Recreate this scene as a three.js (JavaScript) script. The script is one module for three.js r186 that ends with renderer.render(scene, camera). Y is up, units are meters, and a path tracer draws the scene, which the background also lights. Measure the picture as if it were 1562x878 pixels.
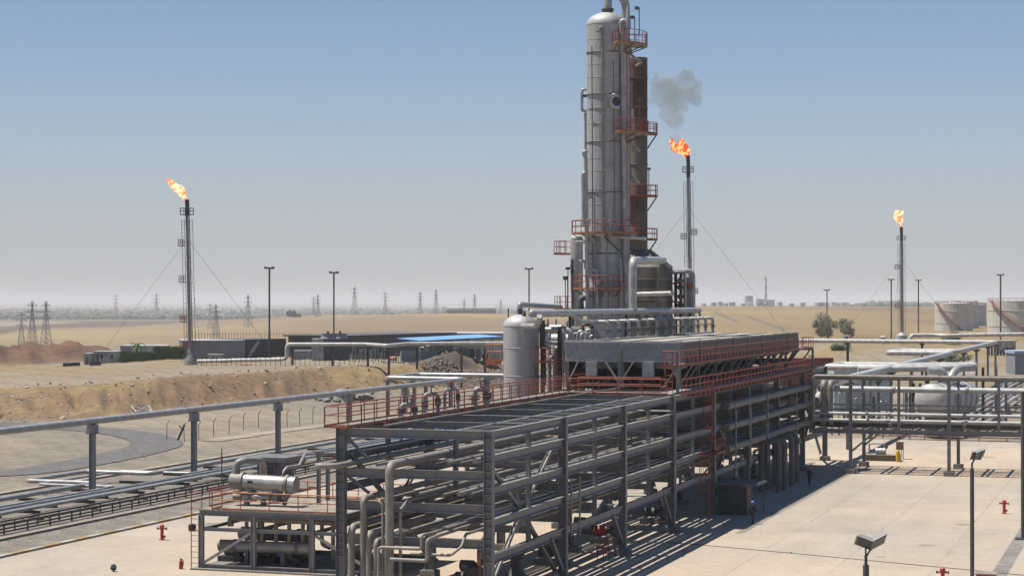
import * as THREE from 'three';
import { mergeGeometries, toCreasedNormals } from 'three/addons/utils/BufferGeometryUtils.js';
import { MarchingCubes } from 'three/addons/objects/MarchingCubes.js';

// ---------------------------------------------------------------- camera, sky, sun, exposure
// The pipe rack runs along -z (u = -z counts metres away from the camera along the rack), x to the right of it.
const scene = new THREE.Scene();
const F = 3000, S = 0.316, C = 0.9488, EYE = 17, HOR = 458;
const camera = new THREE.PerspectiveCamera(2 * Math.atan(439 / F) * 180 / Math.PI, 1562 / 878, 0.5, 60000);
camera.position.set(0, EYE, 0);
{ const t = (HOR - 439) / F; camera.lookAt(-S, EYE + t, -C); }
camera.updateMatrixWorld();
const renderer = new THREE.WebGLRenderer({ antialias: true });
renderer.toneMapping = THREE.LinearToneMapping;
renderer.toneMappingExposure = 1.6;
renderer.shadowMap.enabled = true;

const lerp = (a, b, t) => a + (b - a) * t, clamp = (t, a = 0, b = 1) => Math.min(b, Math.max(a, t));
const ss = (a, b, t) => { t = clamp((t - a) / (b - a)); return t * t * (3 - 2 * t); };
const table = (rows, x) => { // piecewise linear lookup, rows [x, v...]
  if (x <= rows[0][0]) return rows[0].slice(1);
  for (let i = 1; i < rows.length; i++) if (x <= rows[i][0]) { const t = (x - rows[i - 1][0]) / (rows[i][0] - rows[i - 1][0]); return rows[i].slice(1).map((v, k) => lerp(rows[i - 1][k + 1], v, t)); }
  return rows[rows.length - 1].slice(1);
};
{ // sky: clear blue above, grey dust haze towards the horizon all round
  const W = 64, H = 2048, data = new Float32Array(W * H * 4), l = c => Math.pow(c / 255, 2.2) / 1.6;
  const rows = [[-90, 150, 140, 125], [-2, 172, 169, 164], [0, 182, 181, 180], [1, 182, 184, 186], [2.2, 181, 187, 192], [4.4, 169, 186, 202], [6.6, 150, 175, 204], [8.8, 134, 164, 199], [14, 112, 147, 192], [30, 80, 118, 172], [90, 56, 90, 146]];
  for (let j = 0; j < H; j++) {
    const c = table(rows, ((j + 0.5) / H - 0.5) * 180);
    for (let i = 0; i < W; i++) { const k = (j * W + i) * 4; data[k] = l(c[0]); data[k + 1] = l(c[1]); data[k + 2] = l(c[2]); data[k + 3] = 1; }
  }
  const sky = new THREE.DataTexture(data, W, H, THREE.RGBAFormat, THREE.FloatType);
  sky.mapping = THREE.EquirectangularReflectionMapping; sky.magFilter = sky.minFilter = THREE.LinearFilter; sky.needsUpdate = true;
  scene.background = sky; scene.environment = sky;
}
const sun = new THREE.DirectionalLight(new THREE.Color(1.0, 0.955, 0.88), 5.0);
sun.position.set(-40 - 0.38 * 300, 300, -150 + 0.07 * 300); sun.target.position.set(-40, 0, -150);
sun.castShadow = true; sun.shadow.mapSize.set(4096, 4096);
Object.assign(sun.shadow.camera, { left: -160, right: 160, top: 160, bottom: -160, near: 1, far: 700 });
scene.add(sun, sun.target);
scene.fog = new THREE.FogExp2(new THREE.Color(1.0, 0.97, 0.93), 0.0001);

// ---------------------------------------------------------------- places: a point is [x, height, u]; pixel helpers find where things stand
const dirOf = px => { const l = (px - 781) / F; return [l * C - S, l * S + C]; };
const onD = (px, py, d) => { const [a, b] = dirOf(px); return [a * d, EYE + (HOR - py) / F * d, b * d]; };
const gnd = (px, py, e = 0) => onD(px, py, (EYE - e) * F / (py - HOR));
const onU = (px, py, u) => onD(px, py, u / dirOf(px)[1]);
const onX = (px, py, x) => onD(px, py, x / dirOf(px)[0]);
const pxOf = (x, u) => 781 + F * (x * C + u * S) / (u * C - x * S);
const V = p => new THREE.Vector3(p[0], p[1], -p[2]);
function rng(seed) { return () => { seed |= 0; seed = seed + 0x6D2B79F5 | 0; let t = Math.imul(seed ^ seed >>> 15, 1 | seed); t = t + Math.imul(t ^ t >>> 7, 61 | t) ^ t; return ((t ^ t >>> 14) >>> 0) / 4294967296; }; }

// ---------------------------------------------------------------- noise and textures
function hash(i, j, s) { let h = Math.imul(i, 374761393) + Math.imul(j, 668265263) + Math.imul(s, 974634211) | 0; h = Math.imul(h ^ h >>> 13, 1274126177); return ((h ^ h >>> 16) >>> 0) / 4294967296; }
function vn(x, y, s = 0, per = 0) {
  const i = Math.floor(x), j = Math.floor(y), fx = x - i, fy = y - j, a = fx * fx * (3 - 2 * fx), b = fy * fy * (3 - 2 * fy);
  const w = k => per ? ((k % per) + per) % per : k;
  return lerp(lerp(hash(w(i), w(j), s), hash(w(i + 1), w(j), s), a), lerp(hash(w(i), w(j + 1), s), hash(w(i + 1), w(j + 1), s), a), b);
}
function fbm(x, y, s = 0, o = 4, per = 0) { let v = 0, a = 0.5, n = 0; for (let k = 0; k < o; k++) { v += a * vn(x, y, s + k * 17, per); n += a; x *= 2; y *= 2; per *= 2; a *= 0.5; } return v / n; }
function tex(size, fn, { repeat = 1, srgb = true } = {}) { // tiling texture, fn(u, v) -> grey or [r, g, b], 0..1
  const d = new Uint8Array(size * size * 4);
  for (let j = 0; j < size; j++) for (let i = 0; i < size; i++) {
    const c = fn((i + 0.5) / size, (j + 0.5) / size), k = (j * size + i) * 4, a = Array.isArray(c) ? c : [c, c, c];
    for (let q = 0; q < 3; q++) d[k + q] = clamp(a[q]) * 255; d[k + 3] = 255;
  }
  const t = new THREE.DataTexture(d, size, size); t.wrapS = t.wrapT = THREE.RepeatWrapping; t.magFilter = THREE.LinearFilter; t.minFilter = THREE.LinearMipmapLinearFilter; t.generateMipmaps = true;
  if (srgb) t.colorSpace = THREE.SRGBColorSpace; t.repeat.set(repeat, repeat); t.needsUpdate = true; return t;
}
const T = {
  dirt: tex(512, (u, v) => { const a = fbm(u * 8, v * 8, 1, 5, 8), b = fbm(u * 64, v * 64, 2, 2, 64), c = vn(u * 128, v * 128, 4, 128); return 0.86 + (a - 0.5) * 0.34 + (b - 0.5) * 0.22 - (c > 0.87 ? 0.2 : 0) + (c < 0.05 ? 0.13 : 0); }, { repeat: 1 / 9 }),
  gravel: tex(512, (u, v) => { const b = vn(u * 200, v * 200, 2, 200), c = vn(u * 90, v * 90, 9, 90), a = fbm(u * 6, v * 6, 5, 4, 6); return 0.76 + (b - 0.5) * 0.34 + (c - 0.5) * 0.28 + (a - 0.5) * 0.3; }, { repeat: 1 / 7 }),
  steel: tex(256, (u, v) => { const a = fbm(u * 6, v * 6, 21, 4, 6), b = vn(u * 60, v * 60, 3, 60); const s = a > 0.6 ? (a - 0.6) * 2.2 : 0; return [0.9 + (a - 0.5) * 0.24 + (b - 0.5) * 0.07 + s * 0.4, 0.9 + (a - 0.5) * 0.2 + (b - 0.5) * 0.07, 0.9 + (a - 0.5) * 0.2 + (b - 0.5) * 0.07 - s * 0.4]; }, { repeat: 0.4 }),
  rust: tex(256, (u, v) => { const a = fbm(u * 8, v * 8, 31, 4, 8), b = vn(u * 50, v * 50, 3, 50); const s = ss(0.55, 0.75, a); return [lerp(0.95, 0.7, s) + b * 0.05, lerp(0.95, 0.85, s) + b * 0.05, lerp(0.95, 0.9, s)]; }, { repeat: 0.5 }),
  clad: tex(256, (u, v) => { const a = fbm(u * 5, v * 5, 41, 4, 5), b = fbm(u * 40, v * 10, 7, 2, 40); return 0.88 + (a - 0.5) * 0.26 + (b - 0.5) * 0.1; }, { repeat: 0.33 }),
  shell: tex(512, (u, v) => { const a = fbm(u * 6, v * 2, 51, 4, 6), b = vn(u * 48, v * 3, 8, 48), st = fbm(u * 36, v * 2, 61, 3, 36), c = fbm(u * 30, v * 30, 3, 3, 30), g = 0.88 + (a - 0.5) * 0.13 + (b - 0.5) * 0.04 - ss(0.66, 0.9, st) * 0.16 + (c - 0.5) * 0.05; return [g, g - ss(0.66, 0.9, st) * 0.01, g - ss(0.66, 0.9, st) * 0.03]; }, { repeat: 1 / 9 }),
  galv: tex(256, (u, v) => { const x = u * 40, y = v * 40, a = hash(Math.floor(x + vn(x, y, 1, 40) * 1.5) % 40, Math.floor(y + vn(x, y, 2, 40) * 1.5) % 40, 5), b = fbm(u * 5, v * 5, 3, 3, 5); return 0.84 + (a - 0.5) * 0.2 + (b - 0.5) * 0.2; }, { repeat: 0.5 }),
  stain: tex(512, (u, v) => { const st = fbm(u * 60, v * 3, 71, 3, 60), a = fbm(u * 8, v * 8, 72, 4, 8), r = ss(0.6, 0.82, st) * ss(0.3, 0.7, a); return [0.95 - r * 0.12 + (a - 0.5) * 0.1, 0.94 - r * 0.22 + (a - 0.5) * 0.1, 0.92 - r * 0.36 + (a - 0.5) * 0.1]; }, { repeat: 1 / 20 }),
  soot: tex(256, (u, v) => { const a = fbm(u * 5, v * 3, 81, 4, 5), st = vn(u * 40, v * 3, 82, 40); return [0.78 + (a - 0.5) * 0.5 + (st - 0.5) * 0.12, 0.77 + (a - 0.5) * 0.52 + (st - 0.5) * 0.12, 0.75 + (a - 0.5) * 0.54 + (st - 0.5) * 0.12]; }, { repeat: 1 / 8 }),
};
const L = (r, g, b) => new THREE.Color().setRGB(r, g, b);
const mat = (c, o = {}) => new THREE.MeshStandardMaterial({ color: Array.isArray(c) ? L(...c) : c, roughness: 0.8, metalness: 0, side: THREE.DoubleSide, ...o });
const M = {
  steel: mat([0.195, 0.197, 0.203], { map: T.steel, roughness: 0.62 }),
  steelLight: mat([0.274, 0.278, 0.282], { map: T.steel, roughness: 0.6 }),
  dark: mat([0.037, 0.037, 0.039], { roughness: 0.75 }),
  black: mat([0.017, 0.017, 0.017], { roughness: 0.7 }),
  iron: mat([0.083, 0.081, 0.079], { map: T.steel, roughness: 0.7 }),
  red: mat([0.257, 0.05, 0.028], { map: T.rust, roughness: 0.62 }),
  orange: mat([0.382, 0.112, 0.046], { map: T.rust, roughness: 0.62 }),
  fire: mat([0.332, 0.025, 0.021], { roughness: 0.45 }),
  clad: mat([0.415, 0.403, 0.382], { map: T.clad, roughness: 0.4, metalness: 0.15 }),
  pipe: mat([0.299, 0.286, 0.27], { map: T.clad, roughness: 0.5, metalness: 0.05 }),
  tan: mat([0.282, 0.253, 0.216], { map: T.clad, roughness: 0.6, metalness: 0.1 }),
  white: mat([0.515, 0.506, 0.481], { map: T.clad, roughness: 0.5 }),
  shell: mat([0.45, 0.445, 0.43], { map: T.shell, roughness: 0.55, metalness: 0.05 }),
  galv: mat([0.332, 0.34, 0.344], { map: T.galv, roughness: 0.55, metalness: 0.05 }),
  furnace: mat([0.141, 0.135, 0.124], { map: T.soot, roughness: 0.8 }),
  furnaceTan: mat([0.282, 0.266, 0.224], { map: T.soot, roughness: 0.8 }),
  stackBrown: mat([0.13, 0.066, 0.046], { map: T.soot, roughness: 0.85 }),
  stackTan: mat([0.166, 0.154, 0.129], { map: T.soot, roughness: 0.85 }),
  tube: mat([0.42, 0.385, 0.32], { roughness: 1 }),
  grate: mat([0.28, 0.265, 0.235], { map: T.steel, roughness: 0.75 }),
  concrete: mat([0.315, 0.266, 0.207], { map: T.dirt, roughness: 0.92 }),
  block: mat([0.232, 0.212, 0.183], { map: T.dirt, roughness: 0.92 }),
  yellowPaint: mat([0.349, 0.224, 0.083], { map: T.dirt, roughness: 0.8 }),
  whitePaint: mat([0.398, 0.365, 0.315], { map: T.dirt, roughness: 0.8 }),
  gravel: mat([0.275, 0.24, 0.195], { map: T.gravel, bumpMap: T.gravel, bumpScale: 0.04, roughness: 1 }),
  asphalt: mat([0.165, 0.155, 0.143], { map: T.gravel, roughness: 0.95 }),
  ground: mat([1, 1, 1], { map: T.dirt, bumpMap: T.dirt, bumpScale: 0.12, vertexColors: true, roughness: 1 }),
  tank: mat([0.548, 0.535, 0.506], { map: T.stain, roughness: 0.6 }),
  glass: mat([0.042, 0.05, 0.058], { roughness: 0.15 }),
  wall: mat([0.457, 0.44, 0.407], { map: T.dirt, roughness: 0.85 }),
  wallGrey: mat([0.266, 0.274, 0.29], { map: T.galv, roughness: 0.8 }),
  wallDark: mat([0.1, 0.1, 0.104], { map: T.galv, roughness: 0.8 }),
  blueRoof: mat([0.133, 0.274, 0.515], { roughness: 0.5 }),
  timber: mat([0.166, 0.091, 0.05], { roughness: 0.8 }),
  leaf: mat([0.083, 0.104, 0.042], { roughness: 0.9 }), leafDark: mat([0.029, 0.05, 0.021], { roughness: 0.9 }),
  bark: mat([0.133, 0.108, 0.083], { roughness: 0.95 }),
  yellow: mat([0.457, 0.299, 0.025], { roughness: 0.5 }), blue: mat([0.042, 0.133, 0.415], { roughness: 0.4 }), navy: mat([0.017, 0.02, 0.037], { roughness: 0.9 }),
};

// ---------------------------------------------------------------- objects
const taken = {}, at = new Map([[scene, [0, 0, 0]]]);
const numbered = n => { const k = taken[n] = (taken[n] ?? -1) + 1; return k ? `${n}_${String(k).padStart(3, '0')}` : n; };
function thing(name, label, category, base, group) {
  const o = new THREE.Group(); o.name = numbered(name); o.userData = { label, category }; if (group) o.userData.group = group;
  o.position.copy(V(base)); at.set(o, base); scene.add(o); return o;
}
function tagged(o, label, category, group) { Object.assign(o.userData, { label, category }); if (group) o.userData.group = group; return o; }
function structure(name, geo, m) { const o = P(name, geo, m, scene, false); o.name = numbered(name); o.userData.kind = 'structure'; return o; }
function boxUV(g) { // uv in metres on the side each face points to
  const p = g.attributes.position, n = g.attributes.normal, uv = new Float32Array(p.count * 2);
  for (let i = 0; i < p.count; i++) {
    const a = Math.abs(n.getX(i)), b = Math.abs(n.getY(i)), c = Math.abs(n.getZ(i));
    const [q, r] = b >= a && b >= c ? [p.getX(i), p.getZ(i)] : a >= c ? [p.getZ(i), p.getY(i)] : [p.getX(i), p.getY(i)];
    uv[2 * i] = q; uv[2 * i + 1] = r;
  }
  g.setAttribute('uv', new THREE.BufferAttribute(uv, 2)); return g;
}
function P(name, geo, m, parent = scene, recentre = true) { // a mesh of its own; its origin goes to the middle of its foot
  if (Array.isArray(geo)) geo = merge(geo);
  const o = new THREE.Mesh(geo, m); o.castShadow = o.receiveShadow = true;
  const base = at.get(parent); let q = [0, 0, 0];
  if (recentre) { geo.computeBoundingBox(); const b = geo.boundingBox; q = [(b.min.x + b.max.x) / 2, b.min.y, -(b.min.z + b.max.z) / 2]; geo.translate(-q[0], -q[1], q[2]); }
  o.position.set(q[0] - base[0], q[1] - base[1], -(q[2] - base[2]));
  o.name = parent === scene ? numbered(name) : name; at.set(o, q); parent.add(o); return o;
}
function merge(list) { return mergeGeometries(list.map(g => { g = g.index ? g.toNonIndexed() : g; for (const k of Object.keys(g.attributes)) if (!['position', 'normal', 'uv'].includes(k)) g.deleteAttribute(k); return g; })); }
const box = (x0, x1, y0, y1, u0, u1) => boxUV(new THREE.BoxGeometry(Math.abs(x1 - x0), Math.abs(y1 - y0), Math.abs(u1 - u0)).translate((x0 + x1) / 2, (y0 + y1) / 2, -(u0 + u1) / 2));
const cbox = ([x, y, u], w, h, d) => box(x - w / 2, x + w / 2, y, y + h, u - d / 2, u + d / 2); // foot centre, width, height, depth
function bar(p, q, w, h, up) { // square bar from p to q
  const a = V(p), b = V(q), z = b.clone().sub(a), len = z.length(); z.normalize();
  let y = up ? V(up) : Math.abs(z.y) > 0.99 ? new THREE.Vector3(0, 0, -1) : new THREE.Vector3(0, 1, 0);
  const x = y.clone().cross(z).normalize(); y = z.clone().cross(x);
  return boxUV(new THREE.BoxGeometry(w, h ?? w, len)).applyMatrix4(new THREE.Matrix4().makeBasis(x, y, z).setPosition(a.add(b).multiplyScalar(0.5)));
}
const iShape = {};
function ibeam(p, q, h, w, up) { // rolled I section from p to q, web along `up`
  const a = V(p), b = V(q), z = b.clone().sub(a), len = z.length(); z.normalize();
  const k = `${h},${w}`, tf = Math.max(0.022, h * 0.06), tw = Math.max(0.016, w * 0.06);
  if (!iShape[k]) { const s = new THREE.Shape(); [[-w / 2, -h / 2], [w / 2, -h / 2], [w / 2, -h / 2 + tf], [tw / 2, -h / 2 + tf], [tw / 2, h / 2 - tf], [w / 2, h / 2 - tf], [w / 2, h / 2], [-w / 2, h / 2], [-w / 2, h / 2 - tf], [-tw / 2, h / 2 - tf], [-tw / 2, -h / 2 + tf], [-w / 2, -h / 2 + tf]].forEach(([x, y], i) => i ? s.lineTo(x, y) : s.moveTo(x, y)); iShape[k] = s; }
  const g = boxUV(new THREE.ExtrudeGeometry(iShape[k], { depth: len, bevelEnabled: false }));
  let y = up ? V(up) : new THREE.Vector3(0, 1, 0); if (Math.abs(y.dot(z)) > 0.98) y = new THREE.Vector3(1, 0, 0);
  const x = y.clone().cross(z).normalize(); y = z.clone().cross(x);
  return g.applyMatrix4(new THREE.Matrix4().makeBasis(x, y, z).setPosition(a));
}
function sweep(pts, r, n = 12, caps = true) { // round pipe through the given centre points (Vector3)
  pts = pts.filter((p, i) => !i || p.distanceTo(pts[i - 1]) > 1e-4);
  const pos = [], nor = [], uv = [], idx = []; let x = null, len = 0;
  pts.forEach((p, i) => {
    const t = (i < pts.length - 1 ? pts[i + 1].clone().sub(p).normalize() : new THREE.Vector3()).add(i ? p.clone().sub(pts[i - 1]).normalize() : new THREE.Vector3()).normalize();
    if (!x) x = (Math.abs(t.y) > 0.9 ? new THREE.Vector3(1, 0, 0) : new THREE.Vector3(0, 1, 0)); x = x.clone().addScaledVector(t, -x.dot(t)).normalize();
    const y = t.clone().cross(x); if (i) len += p.distanceTo(pts[i - 1]);
    for (let k = 0; k <= n; k++) { const a = k / n * Math.PI * 2, v = x.clone().multiplyScalar(Math.cos(a)).addScaledVector(y, Math.sin(a)); nor.push(v.x, v.y, v.z); pos.push(p.x + v.x * r, p.y + v.y * r, p.z + v.z * r); uv.push(k / n * r * 6.283, len); }
  });
  for (let i = 0; i < pts.length - 1; i++) for (let k = 0; k < n; k++) { const a = i * (n + 1) + k, b = a + n + 1; idx.push(a, a + 1, b, b, a + 1, b + 1); }
  if (caps) for (const e of [0, pts.length - 1]) {
    const p = pts[e], d = (e ? p.clone().sub(pts[e - 1]) : p.clone().sub(pts[1])).normalize(), c = pos.length / 3;
    pos.push(p.x, p.y, p.z); nor.push(d.x, d.y, d.z); uv.push(0, 0);
    for (let k = 0; k <= n; k++) { const s = (e * (n + 1) + k) * 3; pos.push(pos[s], pos[s + 1], pos[s + 2]); nor.push(d.x, d.y, d.z); uv.push(r * Math.cos(k), r * Math.sin(k)); }
    for (let k = 0; k < n; k++) e ? idx.push(c, c + 1 + k, c + 2 + k) : idx.push(c, c + 2 + k, c + 1 + k);
  }
  const g = new THREE.BufferGeometry(); g.setAttribute('position', new THREE.Float32BufferAttribute(pos, 3)); g.setAttribute('normal', new THREE.Float32BufferAttribute(nor, 3)); g.setAttribute('uv', new THREE.Float32BufferAttribute(uv, 2)); g.setIndex(idx); return g;
}
function pipe(pts, r, { bend = 2.2, n = 12 } = {}) { // straight runs with rounded elbows at the corners
  const p = pts.map(V), out = [p[0]];
  for (let i = 1; i < p.length - 1; i++) {
    const a = p[i - 1].clone().sub(p[i]), b = p[i + 1].clone().sub(p[i]), f = Math.min(bend * r, a.length() * 0.48, b.length() * 0.48);
    a.setLength(f).add(p[i]); b.setLength(f).add(p[i]);
    for (let k = 0; k <= 6; k++) { const t = k / 6; out.push(a.clone().multiplyScalar((1 - t) ** 2).addScaledVector(p[i], 2 * t * (1 - t)).addScaledVector(b, t * t)); }
  }
  out.push(p[p.length - 1]); return sweep(out, r, n);
}
const rod = (p, q, r, n = 8) => sweep([V(p), V(q)], r, n);
function lathe(profile, [x, y, u], n = 32) { // profile [[radius, height]...] turned about the vertical
  return new THREE.LatheGeometry(profile.map(([r, h]) => new THREE.Vector2(Math.max(r, 1e-4), h)), n).translate(x, y, -u);
}
function drum(p, q, r, n = 24, dome = 0.25) { // closed drum with dished heads from p to q
  const a = V(p), b = V(q), len = a.distanceTo(b), prof = [];
  for (let k = 0; k <= 5; k++) prof.push([r * Math.sin(k / 5 * Math.PI / 2), -dome * r * Math.cos(k / 5 * Math.PI / 2)]);
  for (let k = 5; k >= 0; k--) prof.push([r * Math.sin(k / 5 * Math.PI / 2), len + dome * r * Math.cos(k / 5 * Math.PI / 2)]);
  const g = new THREE.LatheGeometry(prof.map(([s, h]) => new THREE.Vector2(Math.max(s, 1e-4), h)), n);
  const uv = g.attributes.uv; for (let i = 0; i < uv.count; i++) uv.setXY(i, uv.getX(i) * r * 6.28, uv.getY(i) * len);
  return g.applyQuaternion(new THREE.Quaternion().setFromUnitVectors(new THREE.Vector3(0, 1, 0), b.clone().sub(a).normalize())).translate(a.x, a.y, a.z);
}
function disc(p, dir, r, t, n = 24) { const g = new THREE.CylinderGeometry(r, r, t, n); return g.applyQuaternion(new THREE.Quaternion().setFromUnitVectors(new THREE.Vector3(0, 1, 0), V(dir).normalize())).translate(p[0], p[1], -p[2]); }
function prism(foot, e0, e1) { // upright prism over a footprint [[x, u]...]
  const s = new THREE.Shape(foot.map(([x, u]) => new THREE.Vector2(x, u)));
  return boxUV(new THREE.ExtrudeGeometry(s, { depth: e1 - e0, bevelEnabled: false }).rotateX(-Math.PI / 2).translate(0, e0, 0));
}
function plate(foot, y, t = 0.05) { return prism(foot, y - t, y); }
// handrail along a line of deck points: posts, top rail, mid rail, toe board, each a mesh under parent
function rail(parent, pts, m = M.red, { h = 1.1, step = 1.6, r = 0.036, toe = m, posts = true, loop = false } = {}) {
  if (loop) pts = [...pts, pts[0]];
  for (let i = 0; i < pts.length - 1; i++) {
    const p = pts[i], q = pts[i + 1], len = Math.hypot(q[0] - p[0], q[1] - p[1], q[2] - p[2]), up = k => [[p[0], p[1] + k, p[2]], [q[0], q[1] + k, q[2]]];
    P('top_rail', rod(...up(h), r, 6), m, parent); P('mid_rail', rod(...up(h * 0.55), r * 0.85, 6), m, parent);
    if (toe) P('toe_board', bar(...up(0.02), 0.02, 0.16), toe, parent);
    const n = Math.max(1, Math.round(len / step));
    if (posts) for (let k = i ? 1 : 0; k <= n - (loop && i === pts.length - 2 ? 1 : 0); k++) { const t = k / n, a = p.map((v, j) => lerp(v, q[j], t)); P('post', rod([a[0], a[1] - 0.1, a[2]], [a[0], a[1] + h, a[2]], r, 6), m, parent); }
  }
}
function ladder(parent, p, e1, m = M.red, { w = 0.5, along = [1, 0], cage = false, step = 0.5, from = 2.4 } = {}) { // upright ladder at p up to height e1
  const [x, y, u] = p, a = [x - along[0] * w / 2, u - along[1] * w / 2], b = [x + along[0] * w / 2, u + along[1] * w / 2], out = [-along[1], along[0]];
  const l = P('ladder', [rod([a[0], y, a[1]], [a[0], e1, a[1]], 0.035, 6), rod([b[0], y, b[1]], [b[0], e1, b[1]], 0.035, 6)], m, parent);
  const g = []; for (let e = y + 0.3; e < e1; e += step) g.push(rod([a[0], e, a[1]], [b[0], e, b[1]], 0.02, 5));
  P('rungs', g, m, l).userData.kind = 'stuff';
  if (cage && e1 - y > from + 1) {
    const c = [], R = 0.38, pt = (t, e) => [x - out[0] * R * (1 - Math.cos(t)) * cage + along[0] * R * Math.sin(t), e, u - out[1] * R * (1 - Math.cos(t)) * cage + along[1] * R * Math.sin(t)];
    for (let e = y + from; e < e1; e += 1.1) for (let k = 0; k < 6; k++) c.push(bar(pt(-2.4 + 0.8 * k + Math.PI, e), pt(-1.6 + 0.8 * k + Math.PI, e), 0.04, 0.06));
    for (let k = 0; k < 5; k++) c.push(rod(pt(Math.PI - 1.6 + 0.8 * k, y + from), pt(Math.PI - 1.6 + 0.8 * k, e1), 0.02, 5));
    P('cage', c, m, l);
  }
  return l;
}
// ---------------------------------------------------------------- terrain: gravel flat, embankment with plateau, valley fields, far plain
const BANK = [[-300, 290, 325, 2], [0, 280, 325, 2.6], [150, 281, 318, 3.6], [230, 302, 321, 4.3], [300, 315, 332, 4.5], [400, 325, 346, 4.5], [500, 352, 374, 4.5], [640, 372, 386, 4.5], [760, 408, 424, 2.8], [840, 440, 470, 1]];
function height(px, d) {
  const q = clamp(px, -300, 1700), [db, dc, e] = table(BANK, q), left = 1 - ss(760, 1000, q);
  const x = q * 0.05, rough = (fbm(x * 2.2, d * 0.12, 11, 4) - 0.5) * 2;
  const on = ss(db - 1, dc, d), slope = on * (1 - on) * 4;
  let h = lerp(0, e, on) + slope * (fbm(x * 1.1, d * 0.06, 11, 5) - 0.5) * 2.6 + on * rough * 0.2;
  const gully = Math.abs(fbm(x * 3.1, 3, 5, 2) - 0.5) < 0.04 ? 1 : 0; h -= slope * gully * 0.5;
  // reddish spoil heap on the plateau and a rock bank further along it
  h += ss(428, 446, d) * (1 - ss(458, 480, d)) * (1 - ss(150, 190, q)) * (3.6 + 1.5 * (fbm(x * 0.9 + 3, 1.5, 23, 2) - 0.5) * 2 + 1.1 * (fbm(x * 4, d * 0.15, 24, 4) - 0.5));
  h += ss(384, 394, d) * (1 - ss(398, 430, d)) * ss(625, 700, q) * (1 - ss(780, 800, q)) * 2.9;
  h -= 1.8 * Math.exp(-(((q - 117) / 9) ** 2) - (((d - 303) / 4) ** 2)); // washed-out hollow in the slope
  let l = h;
  const crest = lerp(3700, 2900, ss(250, 520, q));
  l = lerp(l, lerp(-22, -3.5, ss(250, 520, q)) + (fbm(q * 0.006, d * 0.001, 7, 3) - 0.5) * 6, ss(490, 1050, d));
  l = lerp(l, -30, ss(crest, crest + 1500, d));
  let r = ss(240, 850, d) * 3.6 + ss(900, 2100, d) * 6.2 + (fbm(q * 0.01, d * 0.002, 9, 3) - 0.5) * 2 * ss(600, 1500, d);
  r += ss(470, 500, d) * (1 - ss(540, 640, d)) * ss(1225, 1275, q) * (1 - ss(1380, 1430, q)) * 3;
  r = lerp(r, 0, ss(2300, 4000, d)); r = lerp(r, -30, ss(6000, 9000, d));
  return lerp(r, l, left) - 0.06;
}
const lin = (r, g, b) => [r, g, b].map(c => Math.pow(c / 255, 2.2) / 2.3);
const mix3 = (a, b, t) => a.map((v, i) => lerp(v, b[i], t));
const K = { flat: lin(188, 173, 152), dust: lin(208, 189, 160), bank: lin(184, 149, 108), straw: lin(204, 174, 116), spoil: lin(158, 118, 88), field: lin(216, 186, 118), plough: lin(138, 104, 80), fallow: lin(190, 158, 120), far: lin(172, 160, 146), rock: lin(140, 118, 100), tracks: lin(150, 140, 126) };
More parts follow.
